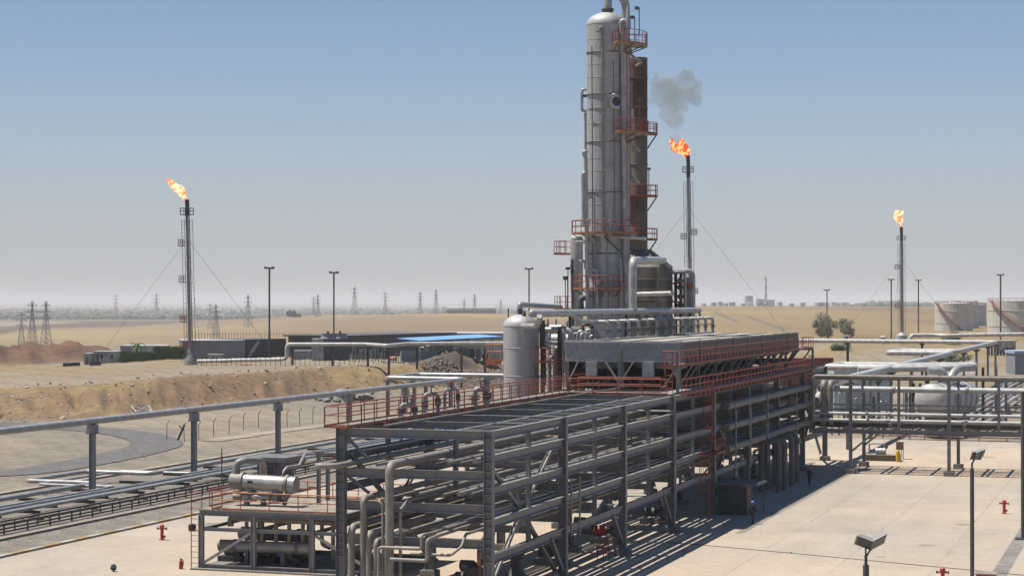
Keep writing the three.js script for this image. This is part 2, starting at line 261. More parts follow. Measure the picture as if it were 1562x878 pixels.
function soil(px, d, x, u) {
  const q = clamp(px, -300, 1700), [db, dc] = table(BANK, q), n = fbm(x * 0.045, u * 0.045, 3, 5), n2 = fbm(x * 0.2, u * 0.2, 33, 3), y = HOR + F * (EYE - height(px, d)) / d;
  let c = mix3(K.flat, K.dust, ss(0.45, 0.62, n));
  if (q < 860) {
    const on = ss(db - 4, db + 3, d);
    c = mix3(c, mix3(mix3(K.bank, K.straw, ss(0.4, 0.66, fbm(x * 0.05, u * 0.07, 8, 5)) * 0.8), K.spoil, ss(0.5, 0.75, fbm(x * 0.12, u * 0.12, 33, 5)) * 0.45), on);
    c = mix3(c, mix3(K.dust, K.bank, ss(0.4, 0.7, n) * 0.35), ss(dc - 3, dc + 3, d));
    c = mix3(c, K.straw, ss(dc + 30, dc + 60, d) * ss(0.4, 0.6, n) * 0.7);
    if (q < 195) c = mix3(c, mix3(K.spoil, lin(116, 82, 66), ss(0.45, 0.62, n2)), ss(427, 434, d) * (1 - ss(474, 484, d)));
    if (q > 620 && q < 800) c = mix3(c, mix3(K.rock, lin(106, 90, 78), n2), ss(383, 388, d) * (1 - ss(402, 408, d)));
  } else c = mix3(c, mix3(K.straw, K.dust, ss(0.4, 0.62, n)), ss(330, 420, d));
  // open fields
  const big = fbm(x * 0.003, u * 0.0016, 14, 4);
  let f = mix3(K.field, K.fallow, q > 860 ? 0.55 + 0.45 * ss(0.4, 0.6, big) : ss(0.5, 0.62, big) * 0.8);
  { const row = fbm((x * 0.35 + u * 0.12) * 0.05, (u * 0.35 - x * 0.1) * 0.006, 71, 4); f = mix3(f, K.plough, ss(0.52, 0.7, row) * (q > 860 ? 0.35 : 0.22)); f = mix3(f, K.field, ss(0.52, 0.7, 1 - row) * 0.3); }
  const w = y + (fbm(x * 0.01, u * 0.004, 15, 3) - 0.5) * 6;
  if (q < 480) { const [a, b] = table([[-300, 508, 516], [0, 498, 508], [80, 493.5, 501], [200, 489, 497.5], [300, 484, 491], [400, 482, 484.6], [440, 481.5, 482]], q); f = mix3(f, K.plough, ss(a - 1.2, a + 1.2, w) * (1 - ss(b - 1.2, b + 1.2, w))); if (w < a) f = mix3(f, lin(202, 184, 160), 0.8); }
  if (q > 385 && q < 860) f = mix3(f, K.fallow, ss(385, 520, q) * ss(484, 490, w));
  if (q > 1000) { f = mix3(f, K.field, ss(474, 475.5, w) * (1 - ss(478, 480, w)) * (1 - ss(1200, 1300, q))); for (const [ax, ay, bx, by] of [[1090, 476, 1125, 490], [1142, 483, 1200, 504]]) { const t = clamp((q - ax) / (bx - ax)); if (q > ax && q < bx) f = mix3(f, K.tracks, 1 - ss(1, 2.4, Math.abs(y - lerp(ay, by, t)))); } }
  c = mix3(c, f, q < 860 ? ss(450, 520, d) : ss(600, 720, d));
  const land = fbm(x * 0.0014, u * 0.0006, 41, 4); // the valley beyond: a patchwork of stubble, fallow and irrigated plots
  return mix3(c, land < 0.44 ? K.fallow : land < 0.52 ? lin(128, 132, 92) : land < 0.58 ? K.plough : K.field, ss(3700, 3760, d + (land - 0.5) * 900));
}
{
  const ang = [], rows = [6];
  for (let a = -180; a < -23; a += 4) ang.push(a); for (let a = -23; a < 23; a += 0.12) ang.push(a); for (let a = 23; a <= 180.01; a += 3.925) ang.push(Math.min(a, 180));
  for (let d = 40; d < 240; d += 20) rows.push(d); for (let d = 240; d < 445; d += 1.7) rows.push(d); for (let d = 448; d < 640; d += 6) rows.push(d);
  for (let d = 640; d < 42000; d *= 1.035) rows.push(d);
  const pos = [], col = [], uv = [], idx = [], n = ang.length;
  for (const d of rows) for (const a of ang) {
    const t = a * Math.PI / 180, ca = Math.cos(t), sa = Math.sin(t), x = d * (sa * C - ca * S), u = d * (sa * S + ca * C);
    const px = Math.abs(a) < 60 ? 781 + F * Math.tan(t) : a < 0 ? -400 : 1800, dd = Math.abs(a) < 60 ? d * ca : d;
    pos.push(x, height(px, dd), -u); col.push(...soil(px, dd, x, u)); uv.push(x, u);
  }
  for (let j = 0; j < rows.length - 1; j++) for (let i = 0; i < n - 1; i++) { const a = j * n + i, b = a + n; idx.push(a, b, a + 1, a + 1, b, b + 1); }
  const g = new THREE.BufferGeometry(); g.setAttribute('position', new THREE.Float32BufferAttribute(pos, 3)); g.setAttribute('color', new THREE.Float32BufferAttribute(col, 3)); g.setAttribute('uv', new THREE.Float32BufferAttribute(uv, 2)); g.setIndex(idx); g.computeVertexNormals();
  structure('ground', g, M.ground);
}
const groundAt = (px, d) => { const p = onD(px, 0, d); p[1] = height(px, d); return p; };
function sheet(foot, y) { const g = new THREE.ShapeGeometry(new THREE.Shape(foot.map(([x, u]) => new THREE.Vector2(x, u)))).rotateX(-Math.PI / 2).translate(0, y, 0); return boxUV(g); }
function ribbon(pts, w, y) { // flat road along [x, u] points
  const c = new THREE.CatmullRomCurve3(pts.map(([x, u]) => new THREE.Vector3(x, y, -u))), n = 60, pos = [], uv = [], idx = [], nor = [];
  for (let i = 0; i <= n; i++) { const p = c.getPoint(i / n), t = c.getTangent(i / n), s = new THREE.Vector3(-t.z, 0, t.x).normalize(), ww = (Array.isArray(w) ? lerp(w[0], w[1], i / n) : w) / 2; for (const k of [-1, 1]) { const q = p.clone().addScaledVector(s, k * ww); pos.push(q.x, y, q.z); uv.push(q.x, q.z); nor.push(0, 1, 0); } if (i < n) idx.push(2 * i, 2 * i + 1, 2 * i + 2, 2 * i + 2, 2 * i + 1, 2 * i + 3); }
  const g = new THREE.BufferGeometry(); g.setAttribute('position', new THREE.Float32BufferAttribute(pos, 3)); g.setAttribute('normal', new THREE.Float32BufferAttribute(nor, 3)); g.setAttribute('uv', new THREE.Float32BufferAttribute(uv, 2)); g.setIndex(idx); return g;
}
// concrete yard, poured in large slabs; one texture of stains, tyre scuffs and patches over the whole slab
const YX0 = -73, YX1 = 70, YU0 = 20, YU1 = 243;
{
  const N = 2048, d = new Uint8Array(N * N * 4), R = rng(5);
  const W = YX1 - YX0, H = YU1 - YU0, arcs = Array.from({ length: 26 }, () => [YX0 + R() * W, YU0 + R() * H, 4 + R() * 22, R() * 6.28, 0.5 + R() * 1.4, 0.1 + R() * 0.25]);
  const spots = Array.from({ length: 90 }, () => [YX0 + R() * W, YU0 + R() * H, 0.15 + R() * R() * 1.6, R()]);
  const mark = new Float32Array(N * N);
  const put = (x, u, v) => { const i = Math.round((x - YX0) / W * N), j = Math.round((u - YU0) / H * N); if (i >= 0 && j >= 0 && i < N && j < N) mark[j * N + i] = Math.max(mark[j * N + i], v); };
  for (const [ax, au, r, t0, span, v] of arcs) for (let k = 0; k < 2; k++) for (let t = 0; t < span; t += 0.05 / r) for (let q = -1; q < 2; q++) put(ax + Math.cos(t0 + t) * (r + k * 1.6 + q * 0.07), au + Math.sin(t0 + t) * (r + k * 1.6 + q * 0.07), v * (0.4 + 0.6 * vn(t * 30, q, 5)));
  for (const [sx, su, r, v] of spots) for (let a = -r; a <= r; a += 0.06) for (let b = -r; b <= r; b += 0.06) { const e = Math.hypot(a, b) / r + (fbm(sx + a * 2, su + b * 2, 6, 3) - 0.5) * 1.2; if (e < 1) put(sx + a, su + b, 0.2 + v * 0.5); }
  for (let j = 0; j < N; j++) for (let i = 0; i < N; i++) {
    const x = YX0 + (i + 0.5) / N * W, u = YU0 + (j + 0.5) / H * 0 + (j + 0.5) / N * H;
    const a = fbm(x * 0.05, u * 0.05, 91, 5), b = fbm(x * 0.5, u * 0.2, 92, 4), c = vn(x * 5, u * 5, 93);
    const slab = hash(Math.floor((x + 200) / 6), Math.floor(u / 6), 6), jx = Math.abs(((x + 200) % 6) - 3) > 2.955, ju = Math.abs((u % 6) - 3) > 2.955;
    let g = 0.9 + (a - 0.5) * 0.14 + (b - 0.5) * 0.09 + (c - 0.5) * 0.07 + (slab - 0.5) * 0.035 - ((jx || ju) ? 0.03 + 0.06 * vn(x, u, 12) : 0) - mark[j * N + i] * 0.32;
    const pink = (a - 0.5) * 0.1, k = (j * N + i) * 4;
    d[k] = clamp(g + pink) * 255; d[k + 1] = clamp(g) * 255; d[k + 2] = clamp(g - pink) * 255; d[k + 3] = 255;
  }
  const t = new THREE.DataTexture(d, N, N); t.magFilter = THREE.LinearFilter; t.minFilter = THREE.LinearMipmapLinearFilter; t.generateMipmaps = true; t.colorSpace = THREE.SRGBColorSpace; t.needsUpdate = true;
  const g = box(YX0, YX1, -0.4, 0, YU0, YU1), p = g.attributes.position, uv = g.attributes.uv;
  for (let i = 0; i < p.count; i++) uv.setXY(i, (p.getX(i) - YX0) / W, (-p.getZ(i) - YU0) / H);
  structure('concrete_yard', g, mat([0.385, 0.318, 0.243], { map: t, roughness: 0.9 }));
}
structure('drain_strip', sheet([[-10.4, 40], [-9.4, 40], [-9.4, 190], [-10.4, 190]], 0.004), M.block);
// kerbs and strips along the pipe track on the left
function kerb(x, w, h, u0, u1, m, name, painted) {
  const o = structure(name, box(x - w / 2, x + w / 2, -0.3, h, u0, u1), m);
  if (painted) for (let u = u0, k = 0; u < u1 - 0.1; u += 2, k++) P('kerb_stone', box(x - w / 2 - 0.003, x + w / 2 + 0.003, h - 0.12, h + 0.004, u + 0.01, Math.min(u + 1.99, u1)), k % 2 ? M.yellowPaint : M.whitePaint, o);
  return o;
}
kerb(-73.3, 0.5, 0.14, 60, 243, M.block, 'painted_kerb', true);
kerb(-78.3, 0.45, 0.2, 60, 260, M.concrete, 'track_kerb');
kerb(-97, 0.9, 0.18, 70, 245, M.concrete, 'road_kerb');
{ // the yard's far kerb runs across, right of the rack
  const o = structure('yard_end_kerb', box(-30, 70, -0.3, 0.14, 243, 243.5), M.block);
  for (let x = -30, k = 0; x < 40; x += 3, k++) P('kerb_stone', box(x + 0.01, x + 2.99, 0.03, 0.144, 242.997, 243.503), k % 2 ? M.yellowPaint : M.whitePaint, o);
}
structure('gravel_verge', sheet([[-78.1, 60], [-73.55, 60], [-73.55, 243], [-78.1, 243]], 0.02), M.gravel);
structure('gravel_track', sheet([[-96.5, 60], [-78.5, 60], [-78.5, 260], [-96.5, 260]], 0.015), M.gravel);
structure('road', ribbon([[-190, 120], [-150, 136], ...[[0, 722], [120, 706], [200, 690], [238, 678], [222, 666], [150, 655], [60, 650], [0, 646], [-150, 640], [-300, 636]].map(([a, b]) => { const p = gnd(a, b); return [p[0], p[2]]; })], [5.5, 7], 0.012), M.asphalt);
structure('concrete_path', ribbon([[320, 672], [420, 658], [520, 645], [640, 628]].map(([a, b]) => { const p = gnd(a, b); return [p[0], p[2]]; }), 3, 0.014), M.concrete);
structure('service_road', sheet([[-30, 262], [60, 262], [60, 270], [-30, 270]], 0.012), M.gravel);
// ---------------------------------------------------------------- main pipe rack
const XR = -34.5, XL = -43.1, U0 = 99.7, BAY = 13.66, uk = k => U0 + BAY * k, NB = 8;
const CROSS = [10, 7.82, 6.03, 4.16], SIDE = [10, 8.7, 6.98, 5.25, 3.36];
const rack = thing('pipe_rack', 'long grey steel pipe rack of columns and beams standing on the concrete yard', 'pipe rack', [(XR + XL) / 2, 0, uk(4)]);
{
  for (const x of [XL, XR]) for (let k = 0; k <= NB; k++) {
    const c = P('column', ibeam([x, 0.45, uk(k)], [x, 10.02, uk(k)], 0.5, 0.42, [1, 0, 0]), M.steel, rack);
    P('base_plate', cbox([x, 0.42, uk(k)], 0.75, 0.05, 0.75), M.steel, c);
    P('pedestal', cbox([x, 0, uk(k)], 1.0, 0.42, 1.0), M.block, c);
    const st = []; for (const y of [...CROSS, ...SIDE.slice(1)]) for (const z of [-1, 1]) st.push(box(x - 0.21, x + 0.21, y - 0.42, y - 0.4, uk(k) + z * 0.02, uk(k) + z * 0.2), box(x - 0.21, x + 0.21, y - 0.02, y, uk(k) + z * 0.02, uk(k) + z * 0.2));
    P('stiffener_plates', st, M.steel, c).userData.kind = 'stuff';
  }
  for (let k = 0; k <= NB; k++) for (const y of CROSS) P('cross_beam', ibeam([XL + 0.26, y - 0.25, uk(k)], [XR - 0.26, y - 0.25, uk(k)], 0.5, 0.3), M.steel, rack);
  for (let k = 0; k < NB; k++) for (const y of CROSS) P('cross_beam', ibeam([XL + 0.1, y - 0.2, uk(k + 0.5)], [XR - 0.1, y - 0.2, uk(k + 0.5)], 0.4, 0.26), M.steel, rack);
  for (let k = 0; k < NB; k++) for (const x of [XL, XR]) for (const y of SIDE) P('side_beam', ibeam([x, y - 0.26, uk(k) + 0.22], [x, y - 0.26, uk(k + 1) - 0.22], 0.48, 0.3), M.steel, rack);
  // short posts half way along each bay carry the mid cross beams
  for (let k = 0; k < NB; k++) for (const x of [XL, XR]) for (const [a, b] of [[3.36, 4.7], [5.25, 6.46], [6.98, 8.2], [8.7, 9.5]]) P('stub_post', ibeam([x, a, uk(k + 0.5)], [x, b, uk(k + 0.5)], 0.26, 0.24, [0, 0, 1]), M.steel, rack);
  for (const k of [0, 4, 7]) for (const x of [XL, XR]) {
    const mid = [x + (x === XR ? -0.42 : 0.42), 5.0, uk(k + 0.5)], f = mid[0];
    for (const [ky, y] of [[k, 0.7], [k, 8.6], [k + 1, 0.7], [k + 1, 8.6]]) P('diagonal_brace', ibeam([f, y, uk(ky) + (ky === k ? 0.2 : -0.2)], [f, lerp(y, mid[1], 0.93), lerp(uk(ky), mid[2], 0.93)], 0.22, 0.22, [1, 0, 0]), M.steel, rack);
    P('gusset_plate', prism([[0, -0.8], [0.9, -1.2], [0.9, 1.2], [0, 0.8], [-0.9, 1.2], [-0.9, -1.2]].map(([a, b]) => [a, b]), -0.02, 0.02).rotateZ(Math.PI / 2).rotateX(Math.PI / 2).translate(mid[0], mid[1], -mid[2]), M.steel, rack);
  }
  for (const k of [1, 2, 3]) P('knee_brace', ibeam([XR, 0.8, uk(k) - 0.2], [XR, 3.0, uk(k) - 2.6], 0.24, 0.24, [1, 0, 0]), M.steel, rack);
  for (let k = 0; k < 5; k++) P('plan_beam', ibeam([-36.6, 9.83, uk(k) + 0.15], [-36.6, 9.83, uk(k + 1) - 0.15], 0.28, 0.2), M.steel, rack);
  for (let u = U0 + 1.6, k = 0; u < uk(4.4); u += 1.7, k++) P('plan_lacing', bar([-36.5, 9.93, u], [XR - 0.15, 9.93, u + (k % 2 ? 0.5 : 0)], 0.1, 0.07), M.steelLight, rack);
  for (const [y0, ya, yb] of [[10, 8.2, 9.5], [7.82, 6.4, 7.4]]) P('knee_brace', ibeam([XL + 0.3, yb, uk(0) + 0.1], [XL + 1.5, ya, uk(0) + 0.4], 0.16, 0.16), M.steel, rack);
  for (const y of CROSS.slice(0, 2)) P('hanger_post', ibeam([-38.9, y - 2.3, uk(0.5)], [-38.9, y - 0.4, uk(0.5)], 0.26, 0.26), M.steel, rack);
}
// catwalk on the left edge of the rack, a cross walk before the cooler, and the walk under the cooler along the right edge
{
  const w = thing('catwalk', 'steel catwalk with red handrails along the left top edge of the rack', 'catwalk', [-43.2, 10, 120]);
  P('deck', box(-43.9, -42.5, 10.02, 10.09, U0 - 0.5, 143.4), M.grate, w);
  rail(w, [[-42.5, 10.09, 140.6], [-42.5, 10.09, U0 - 0.5], [-43.9, 10.09, U0 - 0.5], [-43.9, 10.09, 152]], M.red, { step: 1.9, toe: M.orange });
  const f = []; for (let u = U0 + 1; u < 140; u += 3.4) f.push(box(-44.2, -42.2, 9.9, 10.02, u, u + 0.12)); P('bracket', f, M.red, w).userData.kind = 'stuff';
  const c = thing('cross_catwalk', 'red railed catwalk crossing the rack in front of the grey air cooler', 'catwalk', [-38.5, 10, 141.8]);
  P('deck', box(-42.48, -34.8, 10.02, 10.09, 140.6, 143.4), M.grate, c);
  rail(c, [[-42.4, 10.09, 140.6], [-34.8, 10.09, 140.6]], M.red, { step: 1.7, toe: M.red }); rail(c, [[-42.4, 10.09, 143.4], [-36, 10.09, 143.4]], M.red, { step: 1.7 });
  const s = thing('lower_side_catwalk', 'red railed catwalk on the right top edge of the rack below the air cooler', 'catwalk', [-34.3, 10, 170]);
  P('deck', box(-36, -33.7, 10.02, 10.09, 143.45, 196), M.grate, s);
  rail(s, [[-33.7, 10.09, 140.6], [-33.7, 10.09, 196]], M.red, { step: 1.5 });
  for (let u = 144.5; u < 196; u += 1.6) P('bracket', box(-34.2, -33.6, 9.78, 10.02, u, u + 0.3), M.red, s);
}
// ---------------------------------------------------------------- air cooler on top of the rack
{
  const X0 = -45.5, X1 = -36, A = 150, B = 201.6, n = 8, w = (B - A) / n, sideM = mat([0.124, 0.108, 0.095], { map: T.rust, roughness: 0.8 });
  const ac = thing('air_cooler', 'large galvanised fin fan air cooler on top of the pipe rack', 'air cooler', [(X0 + X1) / 2, 10, (A + B) / 2]);
  for (let k = 0; k < n; k++) {
    const a = A + k * w, b = a + w;
    const bay = P('cooler_bay', box(X0 + 0.05, X1 - 0.05, 12.95, 13.1, a + 0.05, b - 0.05), M.dark, ac);
    P('side_panel', box(X1 - 0.05, X1, 12.1, 13.62, a + 0.1, b - 0.1), sideM, bay); P('side_panel', box(X0, X0 + 0.05, 12.1, 13.62, a + 0.1, b - 0.1), sideM, bay); P('wind_wall', box(X0 - 0.02, X0 + 0.03, 10.1, 12.1, a + 0.15, b - 0.15), sideM, bay); P('floor_grating', box(X0 + 0.1, -36.02, 10.02, 10.08, a + 0.02, b - 0.02), M.dark, bay); P('drive_beam', box(X0 + 0.4, X1 - 0.4, 10.9, 11.1, (a + b) / 2 - 0.5, (a + b) / 2 + 0.5), M.dark, bay);
    P('frame_post', ibeam([X1 + 0.03, 11.6, a], [X1 + 0.03, 13.8, a], 0.16, 0.16), M.steelLight, bay);
    P('top_channel', box(X1 - 0.08, X1 + 0.06, 13.64, 13.72, a + 0.1, b - 0.1), M.grate, bay);
    const tubes = []; for (let u = a + 0.25; u < b - 0.2; u += 0.24) tubes.push(bar([X0 + 0.2, 13.5, u], [X1 - 0.2, 13.5, u], 0.18, 0.16));
    P('finned_tubes', tubes, M.tube, bay).userData.kind = 'stuff';
    for (const hx of [X0 + 0.25, X1 - 0.45]) P('header_box', box(hx - 0.18, hx + 0.18, 13.2, 13.74, a + 0.2, b - 0.2), M.grate, bay);
    for (const tx of [X0 + 3.1, X0 + 6.2]) P('tube_support', bar([tx, 13.63, a + 0.1], [tx, 13.63, b - 0.1], 0.12, 0.08), M.steelLight, bay);
    for (const fx of [X0 + 2.4, X1 - 2.4]) {
      const r = P('fan_ring', lathe([[2.0, 0], [1.95, 0.9], [2.02, 0.95], [2.06, 0]], [fx, 11.6, (a + b) / 2], 28), M.galv, bay);
      const fans = []; for (let q = 0; q < 6; q++) { const t = q * Math.PI / 3 + k; fans.push(bar([fx, 11.9, (a + b) / 2], [fx + Math.cos(t) * 1.8, 11.95, (a + b) / 2 + Math.sin(t) * 1.8], 0.28, 0.03)); } P('fan', fans, M.steelLight, r);
    }
    P('plenum', box(X0 + 0.3, X1 - 0.3, 12.5, 12.56, a + 0.1, b - 0.1), M.galv, bay);
    for (const lx of [X0 + 0.2, (X0 + X1) / 2, X1 - 0.15]) P('leg', ibeam([lx, 10.1, a], [lx, 12.5, a], 0.22, 0.22), M.steelLight, bay);
    P('strut', bar([X1 - 0.15, 10.4, a + 0.2], [X1 + 0.9, 12.0, a + 0.2], 0.14), M.steel, bay);
    P('strut', bar([X1 - 0.15, 10.3, a + 0.2], [X1 - 0.15, 12.4, b - 0.6], 0.14), M.steel, bay);
  }
  P('fascia', box(X0, X1, 13.02, 13.66, A - 0.2, A), M.galv, ac);
  for (let k = 0; k < 5; k++) P('fascia_cap', box(X0 + k * 1.9 + 0.02, X0 + k * 1.9 + 1.86, 13.66, 13.82, A - 0.26, A + 0.08), M.white, ac);
  P('plenum_front', box(X0 + 0.05, X1 - 0.05, 12.15, 13.02, A - 0.16, A - 0.05), M.galv, ac);
  for (const px of [903.5, 990]) { const p = onU(px, 560, A - 0.16); P('duct_panel', box(p[0] - 0.45, p[0] + 0.45, 11.05, 12.15, A - 0.5, A - 0.05), M.galv, ac); }
  const cx = onU(946.5, 560, A)[0];
  P('front_post', ibeam([cx, 10.1, A - 0.3], [cx, 13.02, A - 0.3], 0.2, 0.2), M.steelLight, ac);
  for (const [a, b] of [[cx - 0.1, cx - 1.15], [cx + 0.1, cx + 1.15], [X0 + 0.4, X0 + 1.2], [X1 - 0.1, X1 - 0.9]]) P('front_brace', bar([a, 10.6, A - 0.3], [b, 12.2, A - 0.3], 0.12), M.steelLight, ac);
  const wk = thing('upper_side_catwalk', 'red railed walkway running along the right side of the air cooler', 'catwalk', [-35.3, 12, 173]);
  P('deck', box(-35.9, -34.8, 12.02, 12.1, 143.5, 203.4), M.grate, wk);
  rail(wk, [[-35.9, 12.1, 143.5], [-34.8, 12.1, 143.5], [-34.8, 12.1, 203.4], [-35.9, 12.1, 203.4]], M.red, { step: 1.4 });
  for (let k = 0; k < 9; k++) { const u = 144 + k * 7.3; P('strut', bar([-34.9, 12.0, u], [-36, 10.4, u], 0.14), M.steel, wk); P('joist', box(-36, -34.8, 11.86, 12.02, u, u + 0.14), M.steel, wk); }
  P('end_post', ibeam([-34.8, 10.1, 203.2], [-34.8, 12, 203.2], 0.2, 0.2), M.steelLight, wk); P('end_post', ibeam([-34.75, 10.1, 143.6], [-34.75, 13.2, 143.6], 0.2, 0.2), M.steelLight, wk);
  ladder(wk, [-35.35, 10.1, 143.3], 13.2, M.red, { w: 0.55 });
  const wl = thing('small_side_platform', 'small red railed platform between the vertical vessel and the air cooler', 'platform', [-46.7, 12, 150]);
  const a = onD(822, 551, 158), b = onD(857, 551, 158);
  P('deck', box(a[0], b[0], a[1] - 0.08, a[1], a[2] - 1, a[2] + 1), M.red, wl);
  rail(wl, [[a[0], a[1], a[2] - 1], [b[0], a[1], a[2] - 1]], M.red, { step: 0.9 });
  for (const q of [828, 854]) { const p = onD(q, 551, 158); P('post_leg', ibeam([p[0], 0, p[2]], [p[0], q === 828 ? 15.4 : 14.9, p[2]], 0.3, 0.3), M.dark, wl); }
  ladder(wl, [b[0] + 0.2, 10, b[2] - 1], 12.6, M.red);
}
// ---------------------------------------------------------------- pipes that lie in the rack
function pipeThing(name, label, pts, r, m = M.pipe, opt = {}) { // a pipe run with weld bands or flanges as parts
  const o = thing(name, label, opt.category ?? 'pipe', [pts[0][0], pts[0][1], pts[0][2]], opt.group);
  P('pipe_run', pipe(pts, r, opt), m, o);
  for (const [p, d] of opt.flanges ?? []) P('flange', disc(p, d, r * 1.45, r * 0.5, 16), opt.fm ?? m, o);
  return o;
}
{
  const y = (lvl, r) => lvl + r + 0.01;
  const far = 206;
  pipeThing('riser_pipe', 'thick tan pipe rising before the front bay and bending back into it', [[-39.4, 0, 97.6], [-39.4, 8.2, 97.6], [-39.4, 8.2, far]], 0.24, M.tan);
  pipeThing('riser_pipe', 'tan riser pipe second from the left front column bending into the rack', [[-41.25, 0, 98.4], [-41.25, 6.3, 98.4], [-41.25, 6.3, far]], 0.18, M.tan);
  pipeThing('riser_pipe', 'shorter tan riser pipe beside the left front column', [[-41.9, 0, 98.3], [-41.9, 4.75, 98.3], [-41.9, 4.75, 150]], 0.2, M.tan);
  pipeThing('riser_pipe', 'stubby tan riser pipe third from the left front column', [[-40.75, 0, 98], [-40.75, 4.45, 98], [-40.75, 4.45, 130]], 0.16, M.tan);
  pipeThing('riser_pipe', 'stubby tan riser pipe beside the thick front riser', [[-40.3, 0, 97.9], [-40.3, 4.1, 97.9], [-40.3, 4.1, 104]], 0.15, M.tan);
  pipeThing('thin_riser_pipe', 'thin pale riser just left of the thick front riser', [[-39.95, 0, 98], [-39.95, 6.0, 98], [-40.2, 6.25, 98], [-40.2, 6.25, far]], 0.08, M.tan);
  pipeThing('thin_riser_pipe', 'thin pale riser just right of the thick front riser', [[-38.9, 0, 97.9], [-38.9, 5.8, 97.9], [-38.9, 6.2, 99], [-38.9, 6.2, far]], 0.09, M.tan);
  pipeThing('jogged_pipe', 'upper small pipe with a double elbow below the front cross beam', [[-39.9, 0, 97.3], [-39.9, 3.85, 97.3], [-37.45, 3.85, 97.3], [-37.45, 4.6, 97.3], [-37.2, 4.6, 98], [-37.2, 4.6, far]], 0.09, M.tan);
  pipeThing('jogged_pipe', 'lower small pipe with a double elbow near the front risers', [[-39.2, 3.25, 97.2], [-37.1, 3.25, 97.2], [-37.1, 4.35, 97.2], [-36.8, 4.5, 98], [-36.8, 4.5, far]], 0.1, M.tan);
  pipeThing('jogged_pipe', 'short small pipe bending up under the front cross beam', [[-38.6, 3.4, 98.6], [-36.3, 3.4, 98.6], [-35.9, 3.8, 99.2], [-35.9, 4.4, 99.9], [-35.9, 4.4, 150]], 0.08, M.tan);
  pipeThing('left_bend_pipe', 'pale pipe with a rounded return bend sticking out left of the rack front', [[-42.4, 8.1, far], [-42.4, 8.1, 97.3], [-43.4, 8.1, 96.9], [-43.4, 8.1, 99.5]], 0.17, M.tan);
  const lane = [[7.82, [[-41.4, 0.1], [-40.6, 0.13], [-38.5, 0.08], [-38, 0.11], [-37.5, 0.07], [-36.9, 0.16], [-35.7, 0.09]]], [6.03, [[-42.2, 0.09], [-41.8, 0.12], [-39.5, 0.15], [-38.3, 0.1], [-37.6, 0.14], [-37.1, 0.08], [-36.7, 0.1], [-36.2, 0.16], [-35.6, 0.14]]], [4.16, [[-42.3, 0.12], [-39.7, 0.12], [-39.2, 0.1], [-38.9, 0.08], [-38.6, 0.07], [-38.2, 0.12], [-37.9, 0.06], [-37.6, 0.1], [-36.4, 0.07], [-36.1, 0.1], [-35.4, 0.12], [-35.1, 0.07]]], [10, [[-41, 0.07]]]];
  const word = { 10: 'on the top cross beams', 7.82: 'on the second tier', 6.03: 'on the third tier', 4.16: 'on the lowest tier' }, nth = ['first', 'second', 'third', 'fourth', 'fifth', 'sixth', 'seventh', 'eighth', 'ninth', 'tenth', 'eleventh', 'twelfth'];
  for (const [lv, list] of lane) list.forEach(([x, r], i) => pipeThing('rack_pipe', `straight pipe lying inside the rack ${word[lv]}, ${nth[i]} from its left`, [[x, y(lv, r), U0 + 1 + i * 0.7], [x, y(lv, r), far - i]], r, [M.tan, M.pipe, M.tan, M.clad, M.iron][(i * 3 + Math.round(lv)) % 5], { group: 'pipes lying inside the rack', flanges: [0.12, 0.125, 0.41, 0.415, 0.68].map(t => [[x, y(lv, r), lerp(U0 + 2, far, clamp(t + hash(i, Math.round(lv), 3) * 0.2 - 0.05))], [0, 0, 1]]) }));
  for (const [x, e, w] of [[-42.5, 8.72, 'upper left'], [-35.2, 5.3, 'lower right']]) { // cable ladders
    const o = thing('cable_ladder', `grey cable ladder running along the ${w} side inside the rack`, 'cable ladder', [x, e, 150]); for (const q of [-0.25, 0.25]) P('side_rail', bar([x + q, e, U0 + 0.6], [x + q, e, 200], 0.03, 0.12), M.galv, o); const rr = []; for (let u = U0 + 0.8; u < 200; u += 0.6) rr.push(bar([x - 0.25, e - 0.03, u], [x + 0.25, e - 0.03, u], 0.04, 0.03)); P('rungs', rr, M.galv, o).userData.kind = 'stuff'; for (const q of [-0.12, 0, 0.13]) P('cable', rod([x + q, e + 0.02, U0 + 0.8], [x + q, e + 0.02, 199], 0.03, 6), M.black, o);
  }
  // thick insulated lines on the outer face of the far bays
  for (const [yy, t] of [[8.4, 'upper'], [6.7, 'middle'], [4.9, 'lower']]) pipeThing('side_pipe', `${t} thick brownish pipe on the right face of the far rack bays`, [[XR + 0.55, yy, uk(4.2)], [XR + 0.55, yy, uk(7)]], 0.3, mat([0.216, 0.195, 0.166], { map: T.clad, roughness: 0.7 }), { group: 'side pipes on the rack' });
  const v = thing('vertical_drain_pipes', 'pair of thin upright pipes fixed to the second right rack column', 'pipe', [XR + 0.6, 2.8, uk(1) + 0.2]);
  P('pipe_run', pipe([[XR + 0.45, 2.8, uk(1) + 0.2], [XR + 0.45, 6.3, uk(1) + 0.2], [XR - 2, 6.3, uk(1) + 0.2]], 0.06), M.tan, v); P('pipe_run', rod([XR + 0.95, 2.9, uk(1) + 0.3], [XR + 0.95, 6.4, uk(1) + 0.3], 0.06), M.tan, v);
  pipeThing('conduit_pipe', 'slim upright pipe bending over the fourth right rack column', [[-37.5, 8.9, uk(3) - 0.6], [XR + 0.45, 8.9, uk(3) - 0.6], [XR + 0.45, 1.6, uk(3) - 0.6]], 0.07, M.pipe);
  [4.35, 4.8, 5.35, 6.4].forEach((k, i) => pipeThing('upright_conduit', `${nth[i]} of the slim upright conduits on the right face of the far bays`, [[XR + 0.9, i % 2 ? 3 : 2.4, uk(k)], [XR + 0.9, [8.6, 8.2, 8.8, 8.4][i], uk(k)]], 0.06, M.steelLight, { group: 'upright conduits on the rack' }));
}
